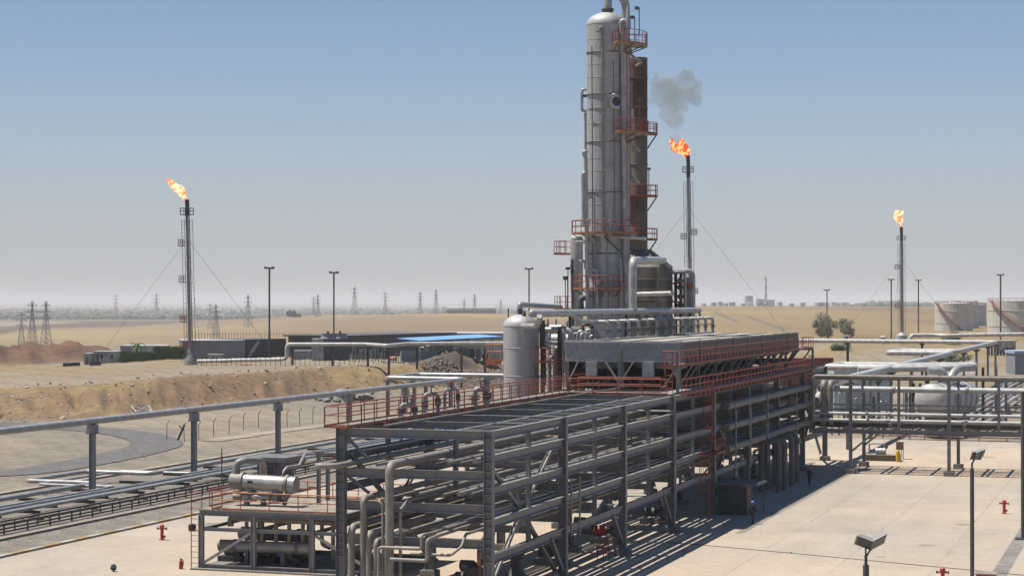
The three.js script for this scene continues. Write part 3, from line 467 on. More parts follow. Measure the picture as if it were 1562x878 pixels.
// caged ladder and landing on the right face
{
  const L1 = gnd(1072, 782)[2], x = XR + 0.9;
  const o = thing('caged_ladder', 'red caged ladder with a small landing on the right face of the rack', 'ladder', [x, 0, uk(3.6)]);
  const u = uk(3.62);
  ladder(o, [x, 0.02, u], 5.4, M.red, { w: 0.55, along: [0, 1], cage: -1 }); ladder(o, [x, 5.2, u + 1.3], 10.8, M.red, { w: 0.55, along: [0, 1], cage: -1, from: 1.8 });
  P('landing', box(XR + 0.3, XR + 1.7, 5.12, 5.2, u - 0.6, u + 2.2), M.red, o); rail(o, [[XR + 0.4, 5.2, u - 0.6], [XR + 1.7, 5.2, u - 0.6], [XR + 1.7, 5.2, u + 2.2], [XR + 0.4, 5.2, u + 2.2]], M.red, { step: 0.9 });
  P('strut', bar([XR + 0.2, 3.4, u + 0.8], [XR + 1.6, 5.1, u + 0.8], 0.14), M.steel, o);
}
const ORD2 = ['first', 'second', 'third', 'fourth', 'fifth', 'sixth', 'seventh', 'eighth', 'ninth', 'tenth', 'eleventh', 'twelfth'];
// ---------------------------------------------------------------- vertical vessel left of the cooler
{
  const p = onD(795, 500, 160), r = 54.5 / 2 * 160 / F, top = EYE - (497 - HOR) / F * 160;
  const v = thing('vertical_vessel', 'dull grey upright pressure vessel with a dished white top beside the rack', 'vessel', [p[0], 0, p[2]]);
  P('shell', sweep([new THREE.Vector3(p[0], 1.2, -p[2]), new THREE.Vector3(p[0], top, -p[2])], r, 40), M.shell, v);
  P('skirt', lathe([[r * 0.98, 0], [r * 0.98, 1.2]], [p[0], 0, p[2]], 40), M.block, v);
  const prof = []; for (let k = 0; k <= 8; k++) prof.push([r * 1.015 * Math.cos(k / 8 * Math.PI / 2), 0.95 * Math.sin(k / 8 * Math.PI / 2)]);
  P('top_head', lathe(prof, [p[0], top, p[2]], 40), M.shell, v);
  for (const y of [532, 575]) { const e = EYE - (y - HOR) / F * 158; P('seam_band', lathe([[r + 0.004, 0], [r + 0.02, 0.02], [r + 0.02, 0.06], [r + 0.004, 0.08]], [p[0], e, p[2]], 40), M.shell, v); }
  P('top_nozzle', rod([p[0] - 0.1, top + 0.9, p[2]], [p[0] - 0.1, top + 1.5, p[2]], 0.22, 16), M.iron, v);
  P('relief_valve', lathe([[0.2, 0], [0.16, 0.25], [0.1, 0.5], [0.02, 0.55]], [p[0] + 0.4, top + 0.75, p[2] - 0.5], 12), M.iron, v);
  P('vent_stub', rod([p[0] - 1.1, top + 0.5, p[2]], [p[0] - 1.1, top + 1.4, p[2]], 0.06), M.iron, v);
  const pl = P('side_platform', box(p[0] - r - 1.3, p[0] - r, 12.05, 12.13, p[2] - 0.8, p[2] + 0.8), M.orange, v);
  P('platform_skirt', box(p[0] - r - 1.32, p[0] - r + 0.05, 11.75, 12.15, p[2] - 0.84, p[2] - 0.8), M.orange, v);
  rail(pl, [[p[0] - r, 12.13, p[2] - 0.8], [p[0] - r - 1.3, 12.13, p[2] - 0.8], [p[0] - r - 1.3, 12.13, p[2] + 0.8], [p[0] - r, 12.13, p[2] + 0.8]], M.orange, { step: 0.9, h: 1.3 });
  pipeThing('vessel_outlet_pipe', 'pale pipe leaving the top of the upright vessel towards the tower', [[p[0] - 0.1, top + 1.4, p[2]], [p[0] - 0.1, top + 1.75, p[2]], onD(855, 468, 196)], 0.24, M.clad);
  pipeThing('vessel_inlet_pipe', 'pale pipe from the vessel shoulder up to the long header pipe', [onD(797, 497, 158.2), onD(818, 497, 156), onD(823, 490, 155), onD(823, 482, 154.6)], 0.22, M.clad, { bend: 1.5 });
}
// ---------------------------------------------------------------- header pipe and the row of cooler inlets
{
  const hx = -47.5, hy = 15.95;
  const h = thing('header_pipe', 'long thick silver header pipe running level past the tower to the cooler inlets', 'pipe', [hx, hy, 147]);
  P('pipe_run', sweep([V([hx, hy, 147.6]), V([hx, hy, 206])], 0.3, 18), M.clad, h);
  P('end_cap', drum([hx, hy, 147.7], [hx, hy, 147.5], 0.31, 18, 0.6), M.clad, h);
  for (const u of [156, 195]) P('weld_band', disc([hx, hy, u], [0, 0, 1], 0.345, 0.22, 20), M.clad, h);
  for (const u of [150, 158, 176, 202]) P('support_post', ibeam([hx, 13.2, u], [hx, hy - 0.3, u], 0.2, 0.2), M.dark, h);
  const j = onX(965.5, 462, hx); // riser with an elbow towards the furnace
  pipeThing('riser_elbow_pipe', 'thick silver pipe rising from the header and bending towards the furnace', [[hx, hy, j[2]], [hx, onX(965, 397, hx)[1], j[2]], onD(1012, 397, 214)], 0.39, M.clad, { bend: 2.4, n: 20 });
  const lowY = 15.15;
  pipeThing('inlet_manifold', 'silver manifold pipe just below the header feeding the row of cooler inlets', [[hx + 0.1, hy, 157.6], [hx + 0.45, lowY + 0.1, 159.5], [hx + 0.5, lowY, 163.5], [hx + 0.5, lowY, 207]], 0.17, M.clad);
  for (let k = 0; k < 13; k++) {
    const u = 164.6 + k * 3.45;
    const o = pipeThing('inlet_pipe', `silver inverted L inlet pipe standing on the cooler edge, number ${['one', 'two', 'three', 'four', 'five', 'six', 'seven', 'eight', 'nine', 'ten', 'eleven', 'twelve', 'thirteen'][k]} counted from the vessel`, [[hx + 0.5, lowY, u], [hx + 1.5, lowY, u], [hx + 1.5, 13.5, u]], 0.16, k > 3 && k < 12 && k % 5 === 4 ? M.pipe : M.clad, { group: 'row of cooler inlet pipes' });
    P('flange', disc([hx + 1.5, 14.35, u], [0, 1, 0], 0.26, 0.1, 14), M.iron, o); P('flange', disc([hx + 1.5, 14.2, u], [0, 1, 0], 0.26, 0.06, 14), M.iron, o); P('foot_flange', disc([hx + 1.5, 13.6, u], [0, 1, 0], 0.27, 0.1, 14), M.clad, o);
    P('drop_pipe', rod([hx + 0.3, hy - 0.2, u - 1.2], [hx + 0.45, lowY, u - 1.2], 0.13), M.clad, o);
  }
  const b = onD(924, 515, 167);
  const walk = thing('inlet_walkway', 'dark grating walkway carrying valves beneath the silver inlet pipes', 'walkway', [hx + 0.6, 13.4, 185]);
  P('deck', box(hx - 0.6, hx + 1, 13.2, 13.28, 160, 207), M.dark, walk);
  P('valve_bar', rod([hx + 1.5, 14.5, 162], [hx + 1.5, 14.5, 206], 0.05), M.iron, walk);
  for (const [i, u] of [[0, 152.4], [1, 154.6]].values()) pipeThing('return_pipe', `${i ? 'farther' : 'nearer'} of two silver hairpin pipes between the vessel and the cooler`, [[hx - 1.4, 14.6, u], [hx + 1.1, 14.6, u], [hx + 1.1, 12.6, u]], 0.24, M.clad, { group: 'hairpin return pipes' });
  pipeThing('return_pipe', 'silver cross pipe low between the vessel and the air cooler', [onD(826, 523, 160), onD(852, 523, 160)], 0.16, M.clad);
  pipeThing('small_hoop_pipe', 'small white hoop pipe on the cooler edge near the inlets', [[-46.3, 13.6, 157.3], [-46.3, 14.25, 157.3], [-46.3, 14.25, 159.3], [-46.3, 13.6, 159.3]], 0.12, M.clad);
}
// ---------------------------------------------------------------- distillation tower
const TW = [-52, 185.5], TD = 192.4, tz = (px, py, d = TD - 2.2) => onD(px, py, d);
const ey = (py, d = TD) => EYE + (HOR - py) / F * d;
{
  const R = 1.97, top = ey(38), [x, u] = TW;
  const t = thing('distillation_tower', 'tall grey clad distillation tower with a domed top and red platforms', 'tower', [x, 0, u]);
  const seams = [62, 81, 100, 120, 145, 166, 190, 217, 243, 262, 290, 313, 340, 372, 405, 440, 470];
  let e1 = top;
  for (const py of [81, 145, 217.5, 294, 387, 500]) { // the shell in courses with a raised ring between them
    const e0 = py === 500 ? 0 : ey(py); P('shell_course', sweep([V([x, e0 + 0.05, u]), V([x, e1, u])], R, 56, false), M.shell, t);
    if (e0) P('support_ring', lathe([[R, 0], [R + 0.07, 0.01], [R + 0.07, 0.09], [R, 0.1]], [x, e0 - 0.05, u], 56), M.iron, t); e1 = e0 - 0.05;
  }
  for (const py of seams) P('seam_band', lathe([[R + 0.002, 0], [R + 0.016, 0.01], [R + 0.016, 0.05], [R + 0.002, 0.06]], [x, ey(py), u], 56), M.shell, t);
  const prof = []; for (let k = 0; k <= 10; k++) prof.push([R * 1.01 * Math.cos(k / 10 * Math.PI / 2), 1.25 * Math.sin(k / 10 * Math.PI / 2)]);
  P('dome', lathe(prof, [x, top, u], 56), M.shell, t);
  P('top_flange', lathe([[0.5, 0], [0.52, 0.35], [0.62, 0.36], [0.62, 0.5], [0.52, 0.51]], [x + 0.1, top + 1.1, u], 24), M.iron, t);
  P('overhead_line', pipe([[x + 0.1, top + 1.5, u], [x + 0.1, top + 3.1, u], [x + 1.25, top + 3.1, u + 2.5], [x + 1.25, 12, u + 2.5]], 0.42, { bend: 3, n: 20 }), M.clad, t);
  const ring = P('manway_ring', new THREE.TorusGeometry(0.62, 0.2, 12, 28).applyQuaternion(new THREE.Quaternion().setFromUnitVectors(new THREE.Vector3(0, 0, 1), new THREE.Vector3(0.62, 0, 0.78))).translate(x + 1.42, ey(157), -u + 1.62), M.shell, t);
  P('manway_cover', disc([x + 1.38, ey(157), u - 1.57], [0.62, 0, -0.78], 0.5, 0.15), M.dark, ring);
  { // a riveted patch panel curved round the front
    const g = []; const pt = (a, y) => [x + Math.sin(a) * (R + 0.03), y, u - Math.cos(a) * (R + 0.03)];
    const a0 = -0.9, a1 = 0.33; for (const y of [ey(149), ey(167)]) for (let k = 0; k < 8; k++) g.push(bar(pt(lerp(a0, a1, k / 8), y), pt(lerp(a0, a1, (k + 1) / 8), y), 0.05, 0.05)); g.push(bar(pt(a1, ey(149)), pt(a1, ey(167)), 0.05)); g.push(bar(pt(0.2, ey(149)), pt(0.2, ey(167)), 0.05));
    P('panel_frame', g, M.shell, t);
  }
  // pipes clipped to the tower
  const riser = (name, pts, r, m = M.clad) => P(name, pipe(pts, r, { bend: 2.2 }), m, t);
  riser('front_downcomer', [tz(916, 46), tz(915.5, 41), tz(919, 41), tz(920.5, 310), tz(920.5, 352)], 0.12, M.tan);
  P('downcomer_bracket', bar(tz(909, 48), tz(920, 48), 0.12), M.clad, t);
  riser('side_riser', [tz(951, 40, TD - 1.6), tz(949, 60, TD - 1.6), tz(949.5, 165, TD - 1.6), tz(952, 280, TD - 1.6), tz(955, 470, TD - 1.6)], 0.24);
  P('riser_joint', lathe([[0.24, 0], [0.32, 0.05], [0.32, 0.5], [0.24, 0.55]], tz(949.6, 176, TD - 1.6), 16), M.clad, t);
  riser('left_loop_pipe', [tz(895, 136), tz(888, 136), tz(887.5, 168), tz(895, 170)], 0.15);
  P('loop_bracket', bar(tz(886, 146), tz(895, 146), 0.25), M.dark, t);
  riser('left_riser', [tz(894.5, 172), tz(893, 174), tz(893.5, 330), tz(897, 480)], 0.13);
  riser('left_riser', [tz(897, 231), tz(890, 231), tz(893.5, 240), tz(896.5, 480)], 0.2);
  riser('left_riser', [tz(893, 263), tz(889.5, 265), tz(890.5, 345)], 0.2);
  riser('cross_pipe', [tz(878, 369), tz(898, 369), tz(908, 368)], 0.13); riser('cross_pipe', [tz(883, 398), tz(893, 398), tz(893, 410)], 0.14);
  riser('drain_pipe', [tz(896, 412), tz(909, 411), tz(911, 416), tz(912, 480)], 0.16);
  riser('swan_neck', [tz(893, 453), tz(886, 455), tz(886, 470), tz(890, 474)], 0.3, M.iron);
  riser('side_drain', [tz(947, 393), tz(948, 480)], 0.14); riser('mid_pipe', [tz(931, 355), tz(931, 318), tz(931, 314)], 0.1, M.white); riser('mid_pipe', [tz(919, 306), tz(919, 350)], 0.09, M.white);
  riser('brace_pipe', [tz(922, 360), tz(945, 383)], 0.08, M.iron);
  riser('platform_pipe', [tz(931, 350), tz(932, 361), tz(960, 362), tz(985, 364, TD + 4)], 0.14);
  for (const [px, a, b, r] of [[903, 70, 470, 0.05], [907, 300, 470, 0.07], [926, 360, 470, 0.06], [936, 90, 340, 0.045], [943, 210, 470, 0.06], [946, 80, 200, 0.05]]) riser('conduit', [tz(px, a, TD - 2.1), tz(px + 2, b, TD - 2.1)], r, r > 0.05 ? M.pipe : M.iron);
  for (const [px, py] of [[905, 366], [915, 430], [926, 448], [940, 412], [900, 300], [934, 250], [908, 190]]) { const p = tz(px, py, TD - 2.3); P('nozzle', [rod([p[0], p[1], p[2] + 0.5], [p[0], p[1], p[2] - 0.35], 0.14, 12), disc([p[0], p[1], p[2] - 0.35], [0, 0, 1], 0.24, 0.1, 14)], M.pipe, t); }
  ladder(t, tz(938, 480, TD - 2.8), ey(428), M.red, { w: 0.55, cage: 1 });
  ladder(t, [x + 2.35, ey(440), u - 0.6], ey(60), M.red, { w: 0.5, along: [0.4, 0.9], step: 0.6 });
  // platforms: a wedge of deck round part of the shell with rails
  function platform(py, a0, a1, w, apron) {
    const e = ey(py), n = 10, out = [], inn = [], pt = (a, r) => [x + Math.sin(a) * r, e, u - Math.cos(a) * r];
    for (let k = 0; k <= n; k++) { out.push(pt(lerp(a0, a1, k / n), R + w)); inn.push(pt(lerp(a0, a1, k / n), R + 0.05)); }
    const d = P('platform', prism([...out.map(p => [p[0], p[2]]), ...inn.reverse().map(p => [p[0], p[2]])], e - 0.1, e), M.grate, t);
    rail(d, [inn[n], ...out, inn[0]], M.red, { step: 1.0, toe: apron ? M.orange : M.red, h: 1.25 });
    for (let k = 0; k <= n; k += 3) P('bracket', bar([inn[n - k][0], e - 0.8, inn[n - k][2]], [lerp(inn[n - k][0], out[k][0], 0.9), e - 0.12, lerp(inn[n - k][2], out[k][2], 0.9)], 0.1), M.iron, d);
    return d;
  }
  platform(70, 0.55, 2.1, 2.0, true); platform(204, 0.6, 2.2, 2.1, true);
  platform(356, -1.35, 1.35, 1.45, true); platform(440, -1.2, 0.9, 1.3, true);
  for (const px of [898, 931]) P('valve', [rod(tz(px, 344, TD - 3.4), tz(px, 334, TD - 3.4), 0.12), disc(tz(px, 336, TD - 3.5), [0, 1, 0], 0.22, 0.08)], M.clad, t);
  P('relief_valve', [rod(tz(956.5, 62, TD - 1.8), tz(956.5, 22, TD - 1.8), 0.1), lathe([[0.3, 0], [0.3, 0.8], [0.18, 1.2], [0.1, 2.2], [0.02, 2.3]], tz(958, 44, TD - 1.8), 14)], M.clad, t);
  P('hook_pipe', pipe([tz(949, 50, TD - 1.8), tz(947, 31, TD - 1.8), tz(958, 31, TD - 1.8), tz(958, 44, TD - 1.8)], 0.22), M.clad, t);
  for (const [px, y0, y1] of [[968.5, 60, 25], [975.5, 52, 11], [866, 470, 424]]) { P('lamp_pole', pipe([tz(px, y0, TD - 0.8), tz(px, y1 + 1, TD - 0.8), tz(px - 3, y1, TD - 0.8)], 0.05), M.iron, t); P('lamp_head', cbox(tz(px - 3.6, y1 + 3, TD - 0.8), 0.35, 0.28, 0.4), M.iron, t); }
  // slim side column with its own small platforms
  const sc = onD(880, 400, TD + 2.7), sr = 0.62;
  const s = thing('side_column', 'slim grey stripper column standing left of the big tower', 'column vessel', [sc[0], 0, sc[2]]);
  P('shell', sweep([V([sc[0], 0, sc[2]]), V([sc[0], ey(363, TD + 2.7), sc[2]])], sr, 28), M.shell, s);
  P('top_head', lathe([[sr, 0], [sr * 0.95, 0.12], [sr * 0.7, 0.28], [0.01, 0.36]], [sc[0], ey(363, TD + 2.7), sc[2]], 28), M.shell, s);
  for (const [py, x0, x1] of [[387, 849, 869], [471, 850, 870]]) {
    const a = onD(x0, py, TD + 2.7), b = onD(x1, py, TD + 2.7), d = P('platform', box(a[0], b[0], a[1] - 0.1, a[1], a[2] - 0.8, a[2] + 0.8), M.orange, s);
    rail(d, [[b[0], a[1], a[2] - 0.8], [a[0], a[1], a[2] - 0.8], [a[0], a[1], a[2] + 0.8], [b[0], a[1], a[2] + 0.8]], M.red, { step: 0.8, h: 1.25, toe: M.orange });
  }
  P('side_pipe', pipe([onD(873.5, 395, TD + 1.7), onD(873.5, 470, TD + 1.7), onD(873.5, 520, TD + 1.7)], 0.12), M.iron, s); for (const py of [398, 405, 414]) P('nozzle', rod(onD(870, py, TD + 2), onD(874, py, TD + 2), 0.1), M.iron, s);
  for (const [px, y1] of [[862.5, 422], [866.5, 408]]) { P('lamp_pole', rod(onD(px, 470, TD + 2.2), onD(px, y1, TD + 2.2), 0.05), M.iron, s); P('lamp_head', cbox(onD(px, y1 + 3, TD + 2.2), 0.4, 0.25, 0.4), M.iron, s); }
}
// ---------------------------------------------------------------- furnace with its brown stack
{
  const x0 = -59.2, x1 = -52.7, u0 = 209, u1 = 215.4, cx = -55.8, cu = 212.2, D = 218.8, top = ey(407, 215);
  const f = thing('furnace', 'dark sooty process furnace with a sloped hood and tall brown stack behind the tower', 'furnace', [cx, 0, cu]);
  P('firebox', box(x0, x1, 3, top, u0, u1), M.furnace, f);
  for (const [py0, py1, a, b] of [[424, 414, 959, 1006], [440, 426, 959, 1006], [456, 443, 962, 1005], [472, 461, 962, 1008], [481, 475, 975, 1010]]) {
    const p = onU(a, py0, u0), q = onU(b, py1, u0); P('wall_panel', box(p[0], q[0], p[1], q[1], u0 - 0.05, u0 - 0.001), py0 === 424 || py0 === 440 ? M.furnace : M.furnaceTan, f);
  }
  for (const py of [425, 441, 457, 473]) { const e = onU(1000, py, u0)[1]; P('wall_rib', box(x0 - 0.06, x1 + 0.06, e - 0.08, e + 0.08, u0 - 0.15, u1 + 0.06), M.furnaceTan, f); }
  for (const x of [x0 + 0.1, x1 - 0.1]) P('corner_post', ibeam([x, 0, u0 - 0.2], [x, top, u0 - 0.2], 0.3, 0.3), M.furnaceTan, f);
  for (const x of [x0 + 0.4, cx, x1 - 0.4]) for (const u of [u0 + 0.5, u1 - 0.5]) P('leg', ibeam([x, 0, u], [x, 3, u], 0.35, 0.35), M.dark, f);
  { // pyramidal hood up to the stack
    const e1 = ey(381, D), r = 1.05, b = [[x0, u0], [x1, u0], [x1, u1], [x0, u1]], t = [[cx - r, cu - r], [cx + r, cu - r], [cx + r, cu + r], [cx - r, cu + r]], pos = [];
    for (let k = 0; k < 4; k++) { const j = (k + 1) % 4, A = V([b[k][0], top, b[k][1]]), B = V([b[j][0], top, b[j][1]]), Cc = V([t[j][0], e1, t[j][1]]), Dd = V([t[k][0], e1, t[k][1]]); for (const v of [A, B, Cc, A, Cc, Dd]) pos.push(v.x, v.y, v.z); }
    const g = new THREE.BufferGeometry(); g.setAttribute('position', new THREE.Float32BufferAttribute(pos, 3)); g.computeVertexNormals(); const h = P('hood', boxUV(g), M.furnace, f);
    for (let k = 0; k < 4; k++) for (const q of [0, 0.5]) { const j = (k + 1) % 4; P('hood_rib', bar([lerp(b[k][0], b[j][0], q), top + 0.05, lerp(b[k][1], b[j][1], q)], [lerp(t[k][0], t[j][0], q), e1 + 0.05, lerp(t[k][1], t[j][1], q)], 0.12, 0.14), M.furnaceTan, h); }
    const e2 = ey(88, D), em = ey(205, D);
    P('stack_base', sweep([V([cx, e1 - 0.3, cu]), V([cx, em, cu])], 1.0, 36), M.stackTan, f);
    P('stack_top', sweep([V([cx, em, cu]), V([cx, e2, cu])], 1.0, 36), M.stackBrown, f);
    for (const py of [120, 165, 252, 300]) P('stack_ring', lathe([[1.0, 0], [1.07, 0.01], [1.07, 0.12], [1.0, 0.13]], [cx, ey(py, D), cu], 36), M.iron, f);
    const liner = mat([0.017, 0.015, 0.013], { roughness: 0.95 }); P('stack_mouth', lathe([[0.9, 0], [0.9, 0.02]], [cx, e2 + 0.01, cu], 30), liner, f);
    for (const [py, a0, a1] of [[204, 0.4, 2.4], [299, -1.2, 2.2], [365, -1.2, 2.4]]) {
      const e = ey(py, D), pts = [], inn = []; for (let k = 0; k <= 8; k++) { const a = lerp(a0, a1, k / 8); pts.push([cx + Math.sin(a) * 2.1, e, cu - Math.cos(a) * 2.1]); inn.push([cx + Math.sin(a) * 1.05, e, cu - Math.cos(a) * 1.05]); }
      const d = P('platform', prism([...pts.map(p => [p[0], p[2]]), ...inn.reverse().map(p => [p[0], p[2]])], e - 0.1, e), M.red, f); rail(d, [inn[8], ...pts, inn[0]], M.red, { step: 0.9, h: 1.2 });
      P('bracket', bar([cx + Math.sin(a1 - 0.4) * 1.0, e - 1.6, cu - Math.cos(a1 - 0.4)], [cx + Math.sin(a1 - 0.4) * 2, e - 0.1, cu - Math.cos(a1 - 0.4) * 2], 0.14), M.iron, d);
    }
    ladder(f, [cx - 0.35, ey(362, D), cu - 1.35], ey(285, D), M.red, { w: 0.55, cage: 1 }); ladder(f, [cx - 0.9, ey(200, D), cu - 1.1], ey(92, D), M.red, { w: 0.5 }); ladder(f, [cx - 1.3, ey(440, D), cu - 3], ey(366, D), M.red, { w: 0.5 });
    P('drop_pipe', pipe([onD(962, 66, 215), onD(963, 84, 215), onD(980, 95, 215.5), onD(971, 100, 216)], 0.16), M.tan, f);
    P('drop_pipe', pipe([onD(966, 165, 215), onD(968, 222, 215), onD(976, 230, 215.5)], 0.16), M.tan, f); P('drop_pipe', pipe([onD(960, 250, 215), onD(962, 272, 215), onD(975, 280, 215.5)], 0.22), M.furnaceTan, f);
    for (const [px, y0, y1] of [[976, 195, 152], [990, 295, 257]]) { P('lamp_pole', rod(onD(px, y0, 217), onD(px, y1, 217), 0.05), M.iron, f); P('lamp_head', cbox(onD(px, y1 + 2, 217), 0.35, 0.25, 0.35), M.iron, f); }
  }
  pipeThing('burner_pipe', 'white level pipe across the front of the furnace', [onU(960, 449, 207.5), onU(1028, 447, 207.5)], 0.25, M.white);
  // piping bank on the right side of the furnace
  const bank = thing('piping_bank', 'tall bank of parallel silver pipes at the right side of the furnace', 'piping', onD(1050, 500, 222));
  P('outer_pipe', pipe([onD(1018, 414, 222), onD(1053, 413, 222), onD(1057, 420, 222), onD(1057, 520, 222)], 0.3), M.clad, bank); P('inner_pipe', pipe([onD(1020, 416, 221), onD(1044, 414, 221), onD(1045, 422, 221), onD(1045, 520, 221)], 0.2), M.clad, bank);
  for (const px of [1048, 1051, 1054]) { P('tube', pipe([onD(px, 423, 221.5), onD(px, 520, 221.5)], 0.12), M.pipe, bank); P('tube_clamp', cbox(onD(px, 440, 221.3), 0.34, 0.6, 0.3), M.red, bank); }
  for (const py of [432, 460]) { const a = onD(1026, py, 220), b = onD(1043, py, 220); const d = P('platform', box(a[0], b[0], a[1] - 0.1, a[1], a[2] - 0.8, a[2] + 0.8), M.red, bank); rail(d, [[a[0], a[1], a[2] - 0.8], [b[0], a[1], a[2] - 0.8]], M.red, { step: 0.8 }); }
  for (const px of [1031, 1039]) P('frame_post', ibeam(onD(px, 530, 221), onD(px, 415, 221), 0.3, 0.3), M.dark, bank);
  for (const py of [428, 438, 452, 465, 478]) P('valve', [rod(onD(1034, py, 220), onD(1043, py, 220), 0.12), disc(onD(1038, py, 219.8), [0, 0, 1], 0.35, 0.1)], M.iron, bank);
}
// process clutter between tower foot and rack: upright pipes and posts
{
  const R = rng(77), list = [[846, 530, 600], [851, 540, 600], [838, 545, 590], [868, 540, 600], [878, 530, 595], [889, 545, 600], [905, 550, 600], [918, 548, 600], [935, 545, 600], [960, 550, 600], [1010, 552, 600]];
  list.forEach(([px, a, b], i) => pipeThing('process_pipe', `upright process pipe in the shade below the air cooler, ${['first', 'second', 'third', 'fourth', 'fifth', 'sixth', 'seventh', 'eighth', 'ninth', 'tenth', 'eleventh'][i]} from the vessel`, [onD(px, b + 20, 165), onD(px, a, 165), onD(px + 6, a, 164)], 0.1 + R() * 0.12, i % 3 ? M.pipe : M.clad, { group: 'process pipes below the cooler' }));
}

{ // drums, valves and small piping crowded round the tower's foot
  const dr = (label, px, py, d, len, r, m) => { const p = onD(px, py, d), o = thing('process_drum', label, 'drum vessel', p, 'drums at the tower foot'); P('shell', drum([p[0] - len / 2, p[1], p[2]], [p[0] + len / 2, p[1], p[2]], r, 20, 0.4), m, o); for (const q of [-0.3, 0.3]) { P('saddle', cbox([p[0] + len * q, p[1] - r - 0.5, p[2]], 0.2, 0.7, r * 1.6), M.iron, o); P('nozzle', rod([p[0] + len * q * 0.7, p[1] + r * 0.8, p[2]], [p[0] + len * q * 0.7, p[1] + r + 0.5, p[2]], 0.1), M.clad, o); } };
  dr('white horizontal drum between the upright vessel and the air cooler', 850, 517, 172, 2.6, 0.45, M.white); dr('small silver drum above the platform beside the upright vessel', 842, 500, 175, 1.8, 0.3, M.clad); dr('dark drum at the foot of the slim side column', 872, 505, 190, 2.2, 0.5, M.iron);
  const R = rng(404), w = ORD2; for (let k = 0; k < 12; k++) { const px = 832 + k * 6.2, d = 168 + R() * 14, top = 492 + R() * 28, a = onD(px, top, d), b = onD(px, 585, d), o = thing('foot_piping', `small valve and pipe assembly crowding the tower foot, ${w[k]} from the upright vessel`, 'piping', [b[0], 10, b[2]], 'piping round the tower foot'), r = 0.07 + R() * 0.1; P('pipe_run', pipe([[b[0], 9.5, b[2]], [a[0], a[1], a[2]], [a[0] + 0.9, a[1], a[2] + 0.3], [a[0] + 0.9, 10.4, a[2] + 0.3]], r), k % 3 ? M.clad : M.iron, o); for (const q of [0.35, 0.6]) P('flange', disc([lerp(b[0], a[0], q), lerp(9.5, a[1], q), lerp(b[2], a[2], q)], [0, 1, 0], r * 1.9, 0.1, 12), M.iron, o); P('hand_wheel', disc([a[0] + 0.45, a[1] + 0.35, a[2] + 0.15], [0, 1, 0], 0.22, 0.05, 12), k % 4 ? M.iron : M.fire, o); }
}
// ---------------------------------------------------------------- flare stacks with flames, smoke
function flame(label, mouth, d, pts, px2m) { // pts: [dx, dy, radius] in photo pixels round the mouth
  const n = 56, mc = new MarchingCubes(n, new THREE.MeshBasicMaterial(), false, false, 80000); mc.isolation = 0;
  const xs = pts.map(p => p[0]), ys = pts.map(p => p[1]), cx = (Math.min(...xs) + Math.max(...xs)) / 2, cy = (Math.min(...ys) + Math.max(...ys)) / 2, half = Math.max(Math.max(...xs) - Math.min(...xs), Math.max(...ys) - Math.min(...ys)) / 2 + 8;
  for (let k = 0; k < n; k++) for (let j = 0; j < n; j++) for (let i = 0; i < n; i++) {
    const x = cx + (i / n * 2 - 1) * half, y = cy + (j / n * 2 - 1) * half, z = (k / n * 2 - 1) * half; let f = 1e9;
    for (let q = 0; q < pts.length - 1; q++) {
      const a = pts[q], b = pts[q + 1]; if (a[2] < 0 || b[2] < 0) continue;
      const vx = b[0] - a[0], vy = b[1] - a[1], t = clamp(((x - a[0]) * vx + (y - a[1]) * vy) / (vx * vx + vy * vy + 1e-6)), dd = Math.hypot(x - a[0] - vx * t, y - a[1] - vy * t, z * 1.15) - lerp(a[2], b[2], t); f = Math.min(f, dd);
    }
    f += (fbm(x * 0.2 + z * 0.1, y * 0.18 + z * 0.13 + 9, 5, 5) - 0.5) * 8.5;
    mc.field[k * n * n + j * n + i] = -f;
  }
  mc.update();
  const c = mc.count, pos = new Float32Array(c * 3), col = new Float32Array(c * 3), s = d / F, nz = new Float32Array(c * 3);
  for (let i = 0; i < c; i++) {
    const x = cx + mc.positionArray[3 * i] * half, y = cy + mc.positionArray[3 * i + 1] * half, z = mc.positionArray[3 * i + 2] * half;
    pos[3 * i] = x * s * C - z * s * S; pos[3 * i + 1] = y * s; pos[3 * i + 2] = -x * s * S + z * s * -C * -1; 
    const t = fbm(x * 0.3 + 5, y * 0.3 + z * 0.2, 8, 3), h = ss(0.36, 0.6, t); col[3 * i] = lerp(0.6, 1.0, h); col[3 * i + 1] = lerp(0.07, 0.5, h * h); col[3 * i + 2] = lerp(0.02, 0.16, h * h);
    if (px2m) { col[3 * i] = lerp(0.72, 0.95, h); col[3 * i + 1] = lerp(0.26, 0.72, h); col[3 * i + 2] = lerp(0.1, 0.4, h); }
  }
  const g = new THREE.BufferGeometry(); g.setAttribute('position', new THREE.BufferAttribute(pos, 3)); g.setAttribute('color', new THREE.BufferAttribute(col, 3)); g.computeVertexNormals();
  const o = new THREE.Mesh(g, new THREE.MeshBasicMaterial({ vertexColors: true, side: THREE.DoubleSide })); o.name = numbered('flame'); o.position.copy(V(mouth)); scene.add(o); tagged(o, label, 'flame', 'flames on the flare stacks'); return o;
}
